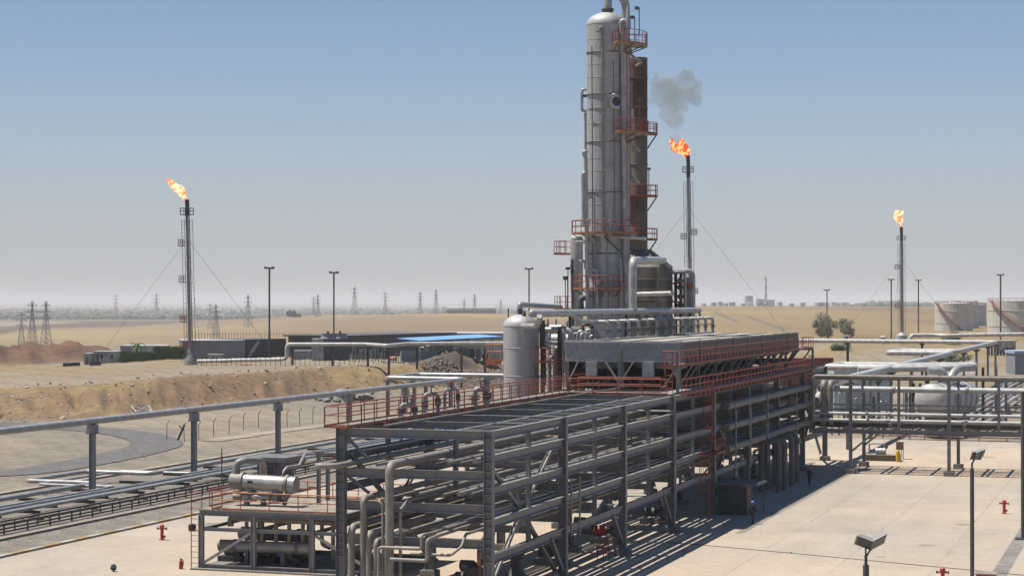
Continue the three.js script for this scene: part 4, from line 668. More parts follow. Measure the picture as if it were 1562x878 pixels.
function flareStack(label, base, topP, d, { cone = 3.2, tip, landings, red, foot }) {
  const o = thing('flare_stack', label, 'flare stack', base, 'flare stacks'), L = t => base.map((v, i) => lerp(v, topP[i], t)), H = topP[1] - base[1], r = tip;
  P('riser_tube', sweep([V(L(foot ? 0.05 : 0.08)), V(L(0.9))], r, 20), mat([0.266, 0.266, 0.266], { map: T.clad, roughness: 0.6 }), o);
  P('burner_tip', lathe([[r * 1.15, 0], [r * 1.15, H * 0.07], [r * 1.35, H * 0.075], [r * 1.35, H * 0.1], [r, H * 0.1]], L(0.9), 20), M.black, o);
  if (foot) { P('base_drum', sweep([V([base[0], base[1], base[2]]), V([base[0], base[1] + foot, base[2]])], cone, 28), M.shell, o); P('base_cone', lathe([[cone, 0], [r + 0.1, cone * 0.55]], [base[0], base[1] + foot, base[2]], 28), M.shell, o); }
  else { P('base_cone', lathe([[cone, 0.8], [r + 0.06, 3.4]], base, 24), M.tan, o); P('base_drum', lathe([[cone, -0.5], [cone, 0.8]], base, 24), M.shell, o); for (let k = 0; k < 2; k++) { const a = k * 3.14 + 0.5; P('base_fin', bar([base[0] + Math.cos(a) * (cone + 0.5), base[1] + 0.5, base[2] + Math.sin(a) * (cone + 0.5)], [base[0] + Math.cos(a) * 0.5, base[1] + 4.2, base[2] + Math.sin(a) * 0.5], 0.1), M.steelLight, o); } }
  const lat = [C, S];
  for (const [f, side] of landings) {
    const p = L(f), R = side ? 0.7 : 1.35, c = side ? [p[0] + lat[0] * side * 1.2, p[1], p[2] + lat[1] * side * 1.2] : p, pts = []; for (let k = 0; k < 8; k++) pts.push([c[0] + Math.cos(k * Math.PI / 4) * R, c[1], c[2] + Math.sin(k * Math.PI / 4) * R]);
    const dk = P('landing', prism(pts.map(q => [q[0], q[2]]), c[1] - 0.12, c[1]), M.iron, o); rail(dk, pts, red && side && f < 0.5 ? M.red : M.iron, { loop: true, step: 2, h: 1.2, r: 0.05, toe: null });
  }
  for (const side of [-1, 1]) { // ladders with hoops down each side
    const g = [], rr = [], off = [lat[0] * side * 0.8, lat[1] * side * 0.8], at2 = (t, w) => { const p = L(t); return [p[0] + off[0] + lat[0] * w, p[1], p[2] + off[1] + lat[1] * w]; };
    for (const w of [-0.28, 0.28]) g.push(rod(at2(0.1, w), at2(0.88, w), 0.05, 5)); for (let t = 0.1; t < 0.88; t += 0.5 / H * 1.6) rr.push(bar(at2(t, -0.28), at2(t, 0.28), 0.04)); for (let t = 0.12; t < 0.88; t += 4 / H) rr.push(bar(at2(t, 0), L(t), 0.06));
    const l = P('ladder', g, red && side < 0 ? M.red : M.iron, o); P('rungs', rr, red && side < 0 ? M.red : M.iron, l).userData.kind = 'stuff';
  }
  P('pilot_pipe', rod(L(0.12).map((v, i) => v + [lat[0] * 0.45, 0, lat[1] * 0.45][i]), L(0.99).map((v, i) => v + [lat[0] * 0.45, 0, lat[1] * 0.45][i]), 0.07), M.iron, o);
  for (const k of [-1, 1, 2]) { const a = k === 2 ? [-S, C] : [C * k, S * k], q = L(0.76); P('guy_wire', rod(q, [q[0] + a[0] * H * 0.62, base[1] - 2, q[2] + a[1] * H * 0.62], 0.025, 4), M.iron, o); }
  return o;
}
{
  const d1 = 383, b1 = onD(290, 556, d1), t1 = onD(284, 304, d1);
  flareStack('grey flare stack on a conical foot with red ladder cages, on the embankment', b1, t1, d1, { cone: 1.3, tip: 0.31, landings: [[0.93 - 0.02, 0], [0.72, -1], [0.5, -1], [0.26, -1], [0.1, -1]], red: true });
  flame('pale orange flame blowing sideways from the flare on the embankment', t1, d1, [[0, 0, 2.5], [-5, 7, 4], [-11, 14, 5.5], [-18, 19, 4.5], [-24, 27, 3], [-28, 30, 1]], true);
  const d2 = 452, t2 = onD(1049.5, 237, d2), b2 = onD(1054, 458 + EYE * F / d2, d2); b2[1] = 0;
  flareStack('tall grey flare stack standing behind the furnace with a smoky flame', b2, t2, d2, { cone: 1.4, tip: 0.33, landings: [[0.925, 0], [0.64, 1], [0.37, 1], [0.62, -1]], foot: 4 });
  flame('bright orange smoky flame on the flare behind the furnace', t2, d2, [[0, 0, 3], [-2, 5, 5.5], [-8, 10, 8], [-15, 11, 6.5], [-21, 14, 4.5], [-25, 20, 2.5], [-24, 25, 0.8], [0, 0, -1], [-8, 17, 3], [-9, 26, 0.5]], false);
  const d3 = 586, b3 = onD(1376, 458 + EYE * F / d3, d3), t3 = onD(1375.5, 346, d3); b3[1] = 0;
  flareStack('grey flare stack on a cylindrical drum foot near the white storage tanks', b3, t3, d3, { cone: 1.6, tip: 0.36, landings: [[0.9, 0], [0.68, -1], [0.38, -1]], foot: 6.6 });
  flame('small yellow flame rising from the flare near the storage tanks', t3, d3, [[0, 0, 2], [-2, 7, 3.2], [-4, 14, 5.2], [-2, 20, 4.5], [-7, 23, 2], [0, 0, -1], [2, 22, 2]], true);
  // smoke drifting from the middle flare: a soft body of absorbing soot
  const n = 64, mc = new MarchingCubes(n, new THREE.MeshBasicMaterial(), false, false, 200000); mc.isolation = 0;
  const puffs = [[1036, 214, 5], [1032, 207, 6], [1031, 198, 7.5], [1024, 186, 10], [1034, 176, 11], [1022, 165, 13], [1040, 160, 12], [1012, 150, 13], [1030, 146, 18], [1050, 140, 17], [1042, 125, 14], [1058, 150, 12], [1000, 138, 13], [1020, 130, 15], [1062, 132, 9], [990, 150, 8], [1050, 116, 7], [1004, 122, 8]];
  const cx = 1030, cy = 155, half = 64;
  for (let k = 0; k < n; k++) for (let j = 0; j < n; j++) for (let i = 0; i < n; i++) {
    const x = cx + (i / n * 2 - 1) * half, y = cy - (j / n * 2 - 1) * half, z = (k / n * 2 - 1) * half; let f = 1e9;
    for (const [a, b, r] of puffs) { const e = Math.hypot(x - a, y - b, z * 1.6) - r, hh = clamp(0.5 + 0.5 * (f - e) / 5); f = f * (1 - hh) + e * hh - 5 * hh * (1 - hh); }
    f += (fbm(x * 0.09 + z * 0.05, y * 0.09 + z * 0.07 + 40, 15, 5) - 0.5) * 24; mc.field[k * n * n + j * n + i] = -f;
  }
  mc.update(); const s = d2 / F, pos = new Float32Array(mc.count * 3);
  for (let i = 0; i < mc.count; i++) { const x = (cx + mc.positionArray[3 * i] * half - 781) * s, y = EYE + (HOR - cy + mc.positionArray[3 * i + 1] * half) * s, z = mc.positionArray[3 * i + 2] * half * s, D = d2 + z; pos[3 * i] = x * C - D * S; pos[3 * i + 1] = y; pos[3 * i + 2] = -(x * S + D * C); }
  const g = new THREE.BufferGeometry(); g.setAttribute('position', new THREE.BufferAttribute(pos, 3)); g.setIndex(Array.from({ length: mc.count }, (_, i) => i - i % 3 + [0, 2, 1][i % 3])); g.computeVertexNormals();
  const o = new THREE.Mesh(g, new THREE.MeshPhysicalMaterial({ color: 0xffffff, transmission: 1, roughness: 0, ior: 1.01, thickness: 5, attenuationColor: L(0.66, 0.53, 0.4), attenuationDistance: 5.5 }));
  o.name = 'smoke'; o.userData = { kind: 'stuff', label: 'faint dark smoke drifting above the middle flare', category: 'smoke' }; scene.add(o);
}
const ORD = ['first', 'second', 'third', 'fourth', 'fifth', 'sixth', 'seventh', 'eighth', 'ninth', 'tenth', 'eleventh', 'twelfth', 'thirteenth', 'fourteenth', 'fifteenth', 'sixteenth'];
// ---------------------------------------------------------------- exchanger skid left of the rack front
{
  const X0 = -58.2, X1 = -45.4, A = 112, B = 120.5, E = 3.8;
  const s = thing('exchanger_platform', 'grey steel platform with red handrails carrying exchangers beside the rack front', 'platform', [(X0 + X1) / 2, 0, (A + B) / 2]);
  const cols = [X0 + 0.15, -54.4, -50.4, X1 - 0.15];
  for (const x of cols) for (const u of [A, B]) P('column', ibeam([x, 0.1, u], [x, E - 0.35, u], 0.3, 0.28, [1, 0, 0]), M.steelLight, s);
  for (const u of [A, B]) { P('deck_beam', ibeam([X0, E - 0.22, u], [X1, E - 0.22, u], 0.34, 0.22), M.steel, s); P('mid_beam', ibeam([X0 + 0.2, 2.55, u + 0.02], [X1, 2.55, u + 0.02], 0.22, 0.2), M.steelLight, s); P('sill_beam', ibeam([X0, 0.22, u], [X1, 0.22, u], 0.24, 0.24), M.steel, s); }
  for (const x of cols) { P('tie_beam', ibeam([x, E - 0.24, A + 0.15], [x, E - 0.24, B - 0.15], 0.3, 0.2), M.steel, s); P('tie_beam', ibeam([x, 2.53, A + 0.15], [x, 2.53, B - 0.15], 0.2, 0.2), M.steel, s); }
  P('brace', bar([X0 + 0.3, 0.4, A], [-54.6, 2.4, A], 0.16), M.steelLight, s); P('brace', bar([-50.2, 2.4, A], [X1 - 1.2, 0.5, A], 0.16), M.steelLight, s);
  P('deck', box(X0, X1, E - 0.05, E, A - 0.05, B + 0.05), M.concrete, s);
  rail(s, [[X1, E, B], [X0, E, B], [X0, E, A + 1.4]], M.orange, { step: 1.9, toe: M.orange }); rail(s, [[X0 + 0.9, E, A], [X1, E, A]], M.orange, { step: 1.95, toe: M.orange }); rail(s, [[X0 + 0.9, E, A], [X0 + 0.9, E, A + 1.4]], M.orange, { step: 1.4 });
  ladder(s, [X0 - 0.35, 0.02, A + 0.3], E + 1.1, M.red, { w: 0.75, along: [1, 0], step: 0.35 });
  P('plinth', box(X0 - 0.4, X1, -0.2, 0.1, A - 0.5, B + 0.5), M.block, s);
  function exchanger(label, p, q, r, m, shellEnd) {
    const o = thing('heat_exchanger', label, 'heat exchanger', p), at1 = t => p.map((v, i) => lerp(v, q[i], t)), ax = q.map((v, i) => v - p[i]);
    P('shell', sweep([V(at1(0.2)), V(at1(0.86))], r, 26), m, o); P('channel_head', drum(at1(0.02), at1(0.17), r * 1.08, 26, 0.25), M.tan, o); P('end_cover', sweep([V(at1(0.88)), V(at1(1))], r * 1.06, 26), m, o);
    for (const t of [0.18, 0.2, 0.86, 0.88]) P('flange', disc(at1(t), ax, r * 1.22, 0.1, 26), M.tan, o);
    for (const t of [0.3, 0.5, 0.7]) P('cladding_band', disc(at1(t), ax, r * 1.012, 0.04, 26), M.clad, o);
    for (const t of [0.33, 0.72]) { const c = at1(t); P('saddle', box(c[0] - 0.12, c[0] + 0.12, c[1] - r - 0.75, c[1] - r * 0.6, c[2] - r * 0.85, c[2] + r * 0.85), M.steel, o); }
    return o;
  }
  const a = onU(352, 733, 115), b = onU(452, 739, 115);
  const e1 = exchanger('silver heat exchanger lying on top of the exchanger platform', a, b, 0.5, M.clad);
  P('name_plate', cbox(onU(381, 737, 114.45), 0.36, 0.2, 0.03), M.dark, e1);
  P('nozzle', pipe([onU(360, 726, 115), onU(361, 706, 115), onU(372, 702, 115.3), onU(396, 702, 117), onU(401, 706, 118), onU(402, 738, 119)], 0.24, { bend: 2 }), M.pipe, e1);
  P('nozzle', pipe([onU(432, 728, 115), onU(432, 720, 115), onU(437, 713, 115.3), onU(456, 710, 117), onU(465, 692, 119), onU(520, 691, 121)], 0.1, { bend: 1.5 }), M.pipe, e1);
  P('outlet', pipe([onU(440, 746, 115), onU(441, 752, 115), onU(434, 762, 115.2), onU(434, 767, 115.4)], 0.18), M.pipe, e1);
  const e2 = exchanger('smaller silver exchanger pipe assembly low on the platform deck', onU(355, 757, 114.6), onU(420, 757, 115.2), 0.22, M.clad);
  P('elbow_pipe', pipe([onU(385, 758, 114.6), onU(412, 757, 114.8), onU(418, 752, 115.5)], 0.16), M.clad, e2);
  exchanger('lower silver heat exchanger under the exchanger platform', onU(333, 831, 113.6), onU(473, 836, 113.6), 0.36, M.clad);
  exchanger('dark rear heat exchanger under the exchanger platform', onU(365, 812, 117), onU(470, 818, 117), 0.4, M.iron);
  pipeThing('manifold_pipe', 'long tan manifold pipe just under the exchanger platform deck', [onU(352, 802, 113.3), onU(351, 789, 113.3), onU(520, 797, 113.3)], 0.2, M.tan);
  [[376, 'first'], [400, 'second'], [421, 'third'], [441, 'fourth'], [462, 'fifth'], [491, 'sixth'], [508, 'seventh']].forEach(([px, w], i) => pipeThing('drop_pipe', `${w} tan drop pipe under the exchanger platform counted from the ladder`, [onU(px, 796, 113.4), onU(px, 850 - (i % 3) * 10, 113.8), onU(px + 12, 855 - (i % 3) * 10, 114.5)], 0.13, M.tan, { group: 'drop pipes under the platform' }));
  for (const [px, w] of [[355, 'left'], [405, 'middle'], [450, 'right']]) { const p = onU(px, 860, 115.5), o = thing('process_pump', `dark process pump on the ground under the ${w} of the exchanger platform`, 'pump', [p[0], 0, p[2]], 'pumps under the platform'); P('motor', drum([p[0] - 0.5, 0.75, p[2]], [p[0] + 0.2, 0.75, p[2]], 0.28, 16), M.iron, o); P('casing', disc([p[0] + 0.5, 0.75, p[2]], [1, 0, 0], 0.4, 0.3, 18), M.iron, o); P('base_frame', cbox([p[0], 0.1, p[2]], 1.8, 0.35, 0.8), M.dark, o); }
  for (const [px, y0, y1, l] of [[486, 768, 690, 'nearer'], [500, 760, 700, 'farther']]) { const p = onU(px, y0, l === 'nearer' ? 117 : 119.6), q = onU(px, y1, p[2]), o = thing('pipe_post', `${l} grey steel post standing on the exchanger platform carrying a small pipe`, 'post', [p[0], E, p[2]], 'pipe posts'); P('post_shaft', ibeam([p[0], E, p[2]], [p[0], q[1], p[2]], 0.22, 0.22), M.steelLight, o); P('post_head', box(p[0] - 0.35, p[0] + 0.35, q[1], q[1] + 0.12, p[2] - 0.15, p[2] + 0.15), M.steel, o); }
  { const p = onU(511, 704, 120), o = P('sign_board', box(p[0] - 0.32, p[0] + 0.32, p[1] - 0.32, p[1] + 0.32, p[2], p[2] + 0.05), M.fire); tagged(o, 'square red board on the rack corner beside the exchanger platform', 'board'); }
  // small control hut behind the platform
  const h = [-76, 161], hut = thing('control_hut', 'small dark grey control hut with a flat overhanging roof behind the exchanger platform', 'hut', [h[0], 0, h[1]]);
  P('wall', box(h[0] - 1.2, h[0] + 1.2, 0, 2.65, h[1] - 1.3, h[1] + 1.3), mat([0.141, 0.145, 0.149], { map: T.dirt }), hut); P('roof', box(h[0] - 1.9, h[0] + 1.9, 2.65, 3.05, h[1] - 2, h[1] + 2), mat([0.166, 0.166, 0.166], { map: T.dirt }), hut);
  const win = P('window', box(h[0] - 0.55, h[0] + 0.5, 0.9, 2.2, h[1] - 1.36, h[1] - 1.29), M.dark, hut); P('window_frame', [box(h[0] - 0.62, h[0] + 0.57, 2.2, 2.27, h[1] - 1.4, h[1] - 1.29), box(h[0] - 0.62, h[0] + 0.57, 0.83, 0.9, h[1] - 1.4, h[1] - 1.29), box(h[0] - 0.62, h[0] - 0.55, 0.9, 2.2, h[1] - 1.4, h[1] - 1.29), box(h[0] + 0.5, h[0] + 0.57, 0.9, 2.2, h[1] - 1.4, h[1] - 1.29)], M.wallGrey, win);
  const w2 = P('window', box(h[0] + 1.19, h[0] + 1.26, 0.9, 2.2, h[1] - 0.6, h[1] + 0.6), M.dark, hut); P('window_frame', [box(h[0] + 1.19, h[0] + 1.3, 2.2, 2.27, h[1] - 0.66, h[1] + 0.66), box(h[0] + 1.19, h[0] + 1.3, 0.83, 0.9, h[1] - 0.66, h[1] + 0.66)], M.white, w2);
}
// ---------------------------------------------------------------- pipe track on the left: overhead line, ground pipes on sleepers, low rail
{
  const X = -87.6, E = 6.65;
  const posts = [148.9, 167.5, 186.1, 204.7, 222, 238].map((u, i) => {
    const o = thing('pipe_support', `grey T headed post under the overhead pipe, ${['first', 'second', 'third', 'fourth', 'fifth', 'sixth'][i]} from the left`, 'pipe support', [X, 0, u], 'posts under the overhead pipe');
    P('shaft', ibeam([X, 0.1, u], [X, E - 1.0, u], 0.46, 0.42), M.steelLight, o); P('head', box(X - 0.36, X + 0.36, E - 1.0, E - 0.3, u - 0.4, u + 0.4), M.steelLight, o); P('cap_plate', box(X - 0.42, X + 0.42, E - 1.1, E - 1.0, u - 0.45, u + 0.45), M.steel, o); P('footing', cbox([X, -0.2, u], 1.1, 0.35, 1.1), M.block, o); return o;
  });
  const loop = [[X, E, 60], [X, E, 243], [X - 11, E + 0.05, 243], [X - 11, E + 0.1, 254], [X + 5, E + 0.1, 254], [-66, E + 0.5, 262]];
  const o = thing('overhead_pipe', 'long grey overhead pipe on posts with a square expansion loop, left of the rack', 'pipe', [X, E, 150]);
  P('pipe_run', pipe(loop, 0.3, { n: 18, bend: 3 }), M.clad, o);
  for (let u = 72; u < 240; u += 12) P('weld_band', disc([X, E, u], [0, 0, 1], 0.315, 0.16, 18), M.clad, o);
  [[-98.6, 243.6, 'front left'], [-98.6, 253.4, 'rear left'], [-88, 254, 'rear right'], [-93, 243.2, 'front middle']].forEach(([x, u, w]) => { const p = thing('loop_support', `steel post under the ${w} of the overhead pipe's expansion loop`, 'pipe support', [x, 0, u], 'expansion loop posts'); P('shaft', ibeam([x, 0, u], [x, E - 0.5, u], 0.42, 0.4), M.steelLight, p); P('head', box(x - 0.5, x + 0.5, E - 0.5, E - 0.25, u - 0.3, u + 0.3), M.steel, p); });
  const nm = ['nearest the low rail', 'second from the low rail', 'third from the low rail', 'fourth from the low rail', 'fifth from the low rail'];
  [[-83.6, 0.14], [-84.4, 0.1], [-85.2, 0.16], [-86.1, 0.12], [-89.1, 0.2]].forEach(([x, r, e = 0.85], i) => {
    const pts = i === 4 ? [[x, 1, 60], [x, 1, 152], [x - 7, 1, 152], [x - 7, 1, 162], [x, 1, 162], [x, 1, 250]] : i === 3 ? [[x, 0.95, 60], [x, 0.95, 150], [x - 7.5, 0.95, 150], [x - 7.5, 0.95, 164], [x, 0.95, 164], [x, 0.95, 250]] : [[x, 0.75 + r, 60], [x, 0.75 + r, 250]];
    pipeThing('ground_pipe', `silver pipe lying along the gravel track, ${nm[i]}`, pts, r, M.clad, { group: 'pipes along the gravel track', bend: 3 });
  });
  for (let k = 0; k < 14; k++) { const u = 133 + k * 8.2, t = thing('pipe_sleeper', `dark steel sleeper under the ground pipes of the gravel track, ${ORD[k]} from the left`, 'pipe support', [-85.8, 0, u], 'sleepers along the gravel track'); P('cross_bar', ibeam([-90, 0.62, u], [-82.8, 0.62, u], 0.24, 0.22), M.iron, t); for (const x of [-83.2, -87]) { P('stub', cbox([x, 0.25, u], 0.3, 0.3, 0.3), M.iron, t); P('block', cbox([x, -0.1, u], 0.9, 0.4, 0.8), M.block, t); } }
  const lr = thing('low_rail', 'low dark double rail on short posts along the gravel pipe track', 'rail', [-80.6, 0, 150]);
  for (const [x, e] of [[-80.2, 0.75], [-81.3, 0.75]]) { P('rail_bar', bar([x, e, 60], [x, e, 250], 0.12, 0.14), M.iron, lr); P('lower_bar', bar([x, 0.2, 60], [x, 0.2, 250], 0.1, 0.12), M.iron, lr); for (let u = 96; u < 250; u += 3.1) P('rail_post', box(x - 0.05, x + 0.05, 0, 0.7, u, u + 0.1), M.iron, lr); }
  // line of leaning fence posts beside the road
  const R = rng(3), line = [[254, 670], [281, 673], [303, 671], [326, 666], [349, 662], [371, 656], [394, 652], [438, 651], [457, 648], [477, 645], [496, 641], [516, 637], [532, 633], [550, 630], [570, 626]];
  line.forEach(([px, py], i) => { const p = gnd(px, py), h = 1.9, o2 = thing('fence_post', `bent topped fence post by the road, ${i + 1} in the row from the left`.replace(/ (\d+) in/, (m, n) => ` ${['first', 'second', 'third', 'fourth', 'fifth', 'sixth', 'seventh', 'eighth', 'ninth', 'tenth', 'eleventh', 'twelfth', 'thirteenth', 'fourteenth', 'fifteenth'][n - 1]} in`), 'fence post', [p[0], 0, p[2]], 'fence posts by the road'); const k = (R() - 0.5) * 0.2; P('post_shaft', rod([p[0], -0.1, p[2]], [p[0] + k, h, p[2]], 0.05, 6), M.iron, o2); P('bent_arm', rod([p[0] + k, h, p[2]], [p[0] + k + 0.35, h + 0.4, p[2]], 0.045, 6), M.iron, o2); });
  { const p = gnd(271, 671), o2 = thing('leaning_beam', 'dark beam leaning askew among the fence posts by the road', 'beam', [p[0], 0, p[2]]); P('beam_shaft', ibeam([p[0], 0, p[2]], [p[0] + 0.9, 1.9, p[2]], 0.2, 0.2, [0, 0, 1]), M.dark, o2); P('bracket_arm', bar([p[0] + 0.55, 1.3, p[2]], [p[0] + 0.2, 1.8, p[2]], 0.1), M.dark, o2); }
  { const p = gnd(338, 757), q = onD(338, 683, 51000 / (757 - 458)), o2 = thing('aerial_pole', 'thin pole with an orange marker behind the exchanger platform', 'pole', [p[0], 0, p[2]]); P('pole_shaft', rod([p[0], 0, p[2]], [p[0], q[1], p[2]], 0.05), M.iron, o2); P('marker', cbox([p[0], 3, p[2]], 0.14, 0.3, 0.14), M.orange, o2); }
}
// ---------------------------------------------------------------- pipe bridge right of the rack
{
  const A = 194, B = 203, X0 = -33.6, X1 = 4, E = 4.35, H = 9.4;
  const b = thing('pipe_bridge', 'grey steel pipe bridge on legs crossing the yard right of the rack', 'pipe bridge', [-20, 0, 198.5]);
  for (const u of [A, B]) {
    P('bottom_chord', ibeam([X0, E - 0.2, u], [X1, E - 0.2, u], 0.42, 0.26), M.steel, b); P('top_chord', ibeam([X0, H - 0.1, u], [X1, H - 0.1, u], 0.22, 0.2), M.steelLight, b); P('mid_chord', bar([X0, 6.3, u], [X1, 6.3, u], 0.16, 0.2), M.steel, b);
    for (const x of [-29.5, -20, -10.5, -1]) { const c = P('column', ibeam([x, 0.45, u], [x, H - 0.2, u], 0.32, 0.3, [1, 0, 0]), M.steelLight, b); P('pedestal', cbox([x, 0, u], 0.95, 0.45, 0.95), M.block, c); }
    for (const x of [-24.8, -15.3, -5.8]) P('web_post', ibeam([x, E, u], [x, H - 0.2, u], 0.26, 0.24, [1, 0, 0]), M.steelLight, b);
  }
  for (let x = -33; x < X1; x += 2.4) P('deck_beam', ibeam([x, E - 0.15, A + 0.1], [x, E - 0.15, B - 0.1], 0.28, 0.18), M.steel, b);
  for (const x of [-29.5, -20, -10.5]) P('top_tie', ibeam([x, H - 0.12, A + 0.1], [x, H - 0.12, B - 0.1], 0.2, 0.18), M.steel, b);
  for (const [x, u] of [[-29.5, A], [-29.5, B]]) P('knee_brace', bar([x + 0.1, 2.2, u], [x + 2.2, E - 0.4, u], 0.2), M.steel, b);
  const run = (label, e, u, r, m, x0 = X0, x1 = X1) => { const o = thing('bridge_pipe', label, 'pipe', [x0, e, u], 'pipes on the pipe bridge'); P('pipe_run', rod([x0, e, u], [x1, e, u], r, 16), m, o); for (let x = -26; x < X1; x += 7.2) P('clamp', disc([x, e, u], [1, 0, 0], r * 1.35, 0.3, 14), M.steelLight, o); return o; };
  run('thick pale pipe high on the pipe bridge', 8.05, 199.5, 0.3, M.white); run('upper of two thin pale pipes low on the pipe bridge', 5.75, 196.2, 0.17, M.white); run('lower of two thin pale pipes low on the pipe bridge', 5.15, 195.3, 0.17, M.white); run('black insulated pipe on the pipe bridge deck', 4.75, 197.2, 0.34, M.dark); run('second black insulated pipe on the pipe bridge deck', 4.75, 198.6, 0.34, M.dark); run('grey pipe along the far side of the pipe bridge deck', 4.65, 201.5, 0.24, M.pipe); run('pale pipe along the middle of the pipe bridge deck', 4.6, 200.2, 0.18, M.clad);
  const dn = run('brown sprinkler pipe hung below the pipe bridge deck', 3.75, 194.6, 0.06, mat([0.166, 0.066, 0.042]), -27); for (let x = -25; x < 0; x += 2.6) P('sprinkler_head', rod([x, 3.45, 194.6], [x, 3.75, 194.6], 0.05, 6), M.fire, dn);
  pipeThing('bridge_top_pipe', 'tan pipe along the top of the pipe bridge bending down at the rack', [[-33.1, 5.2, A - 0.35], [-33.1, H + 0.15, A - 0.35], [X1, H + 0.15, A - 0.35]], 0.16, M.tan);
  [[-32.6, 0.32], [-31.9, 0.3], [-33.8, 0.3]].forEach(([x, r], i) => pipeThing('standpipe', `${['middle', 'right', 'left'][i]} tan upright pipe where the rack meets the pipe bridge`, [[x, 4.6, 196.5], [x, 8.8, 196.5], [x, 8.8, 200]], r, M.tan, { group: 'upright pipes at the bridge end' }));
}
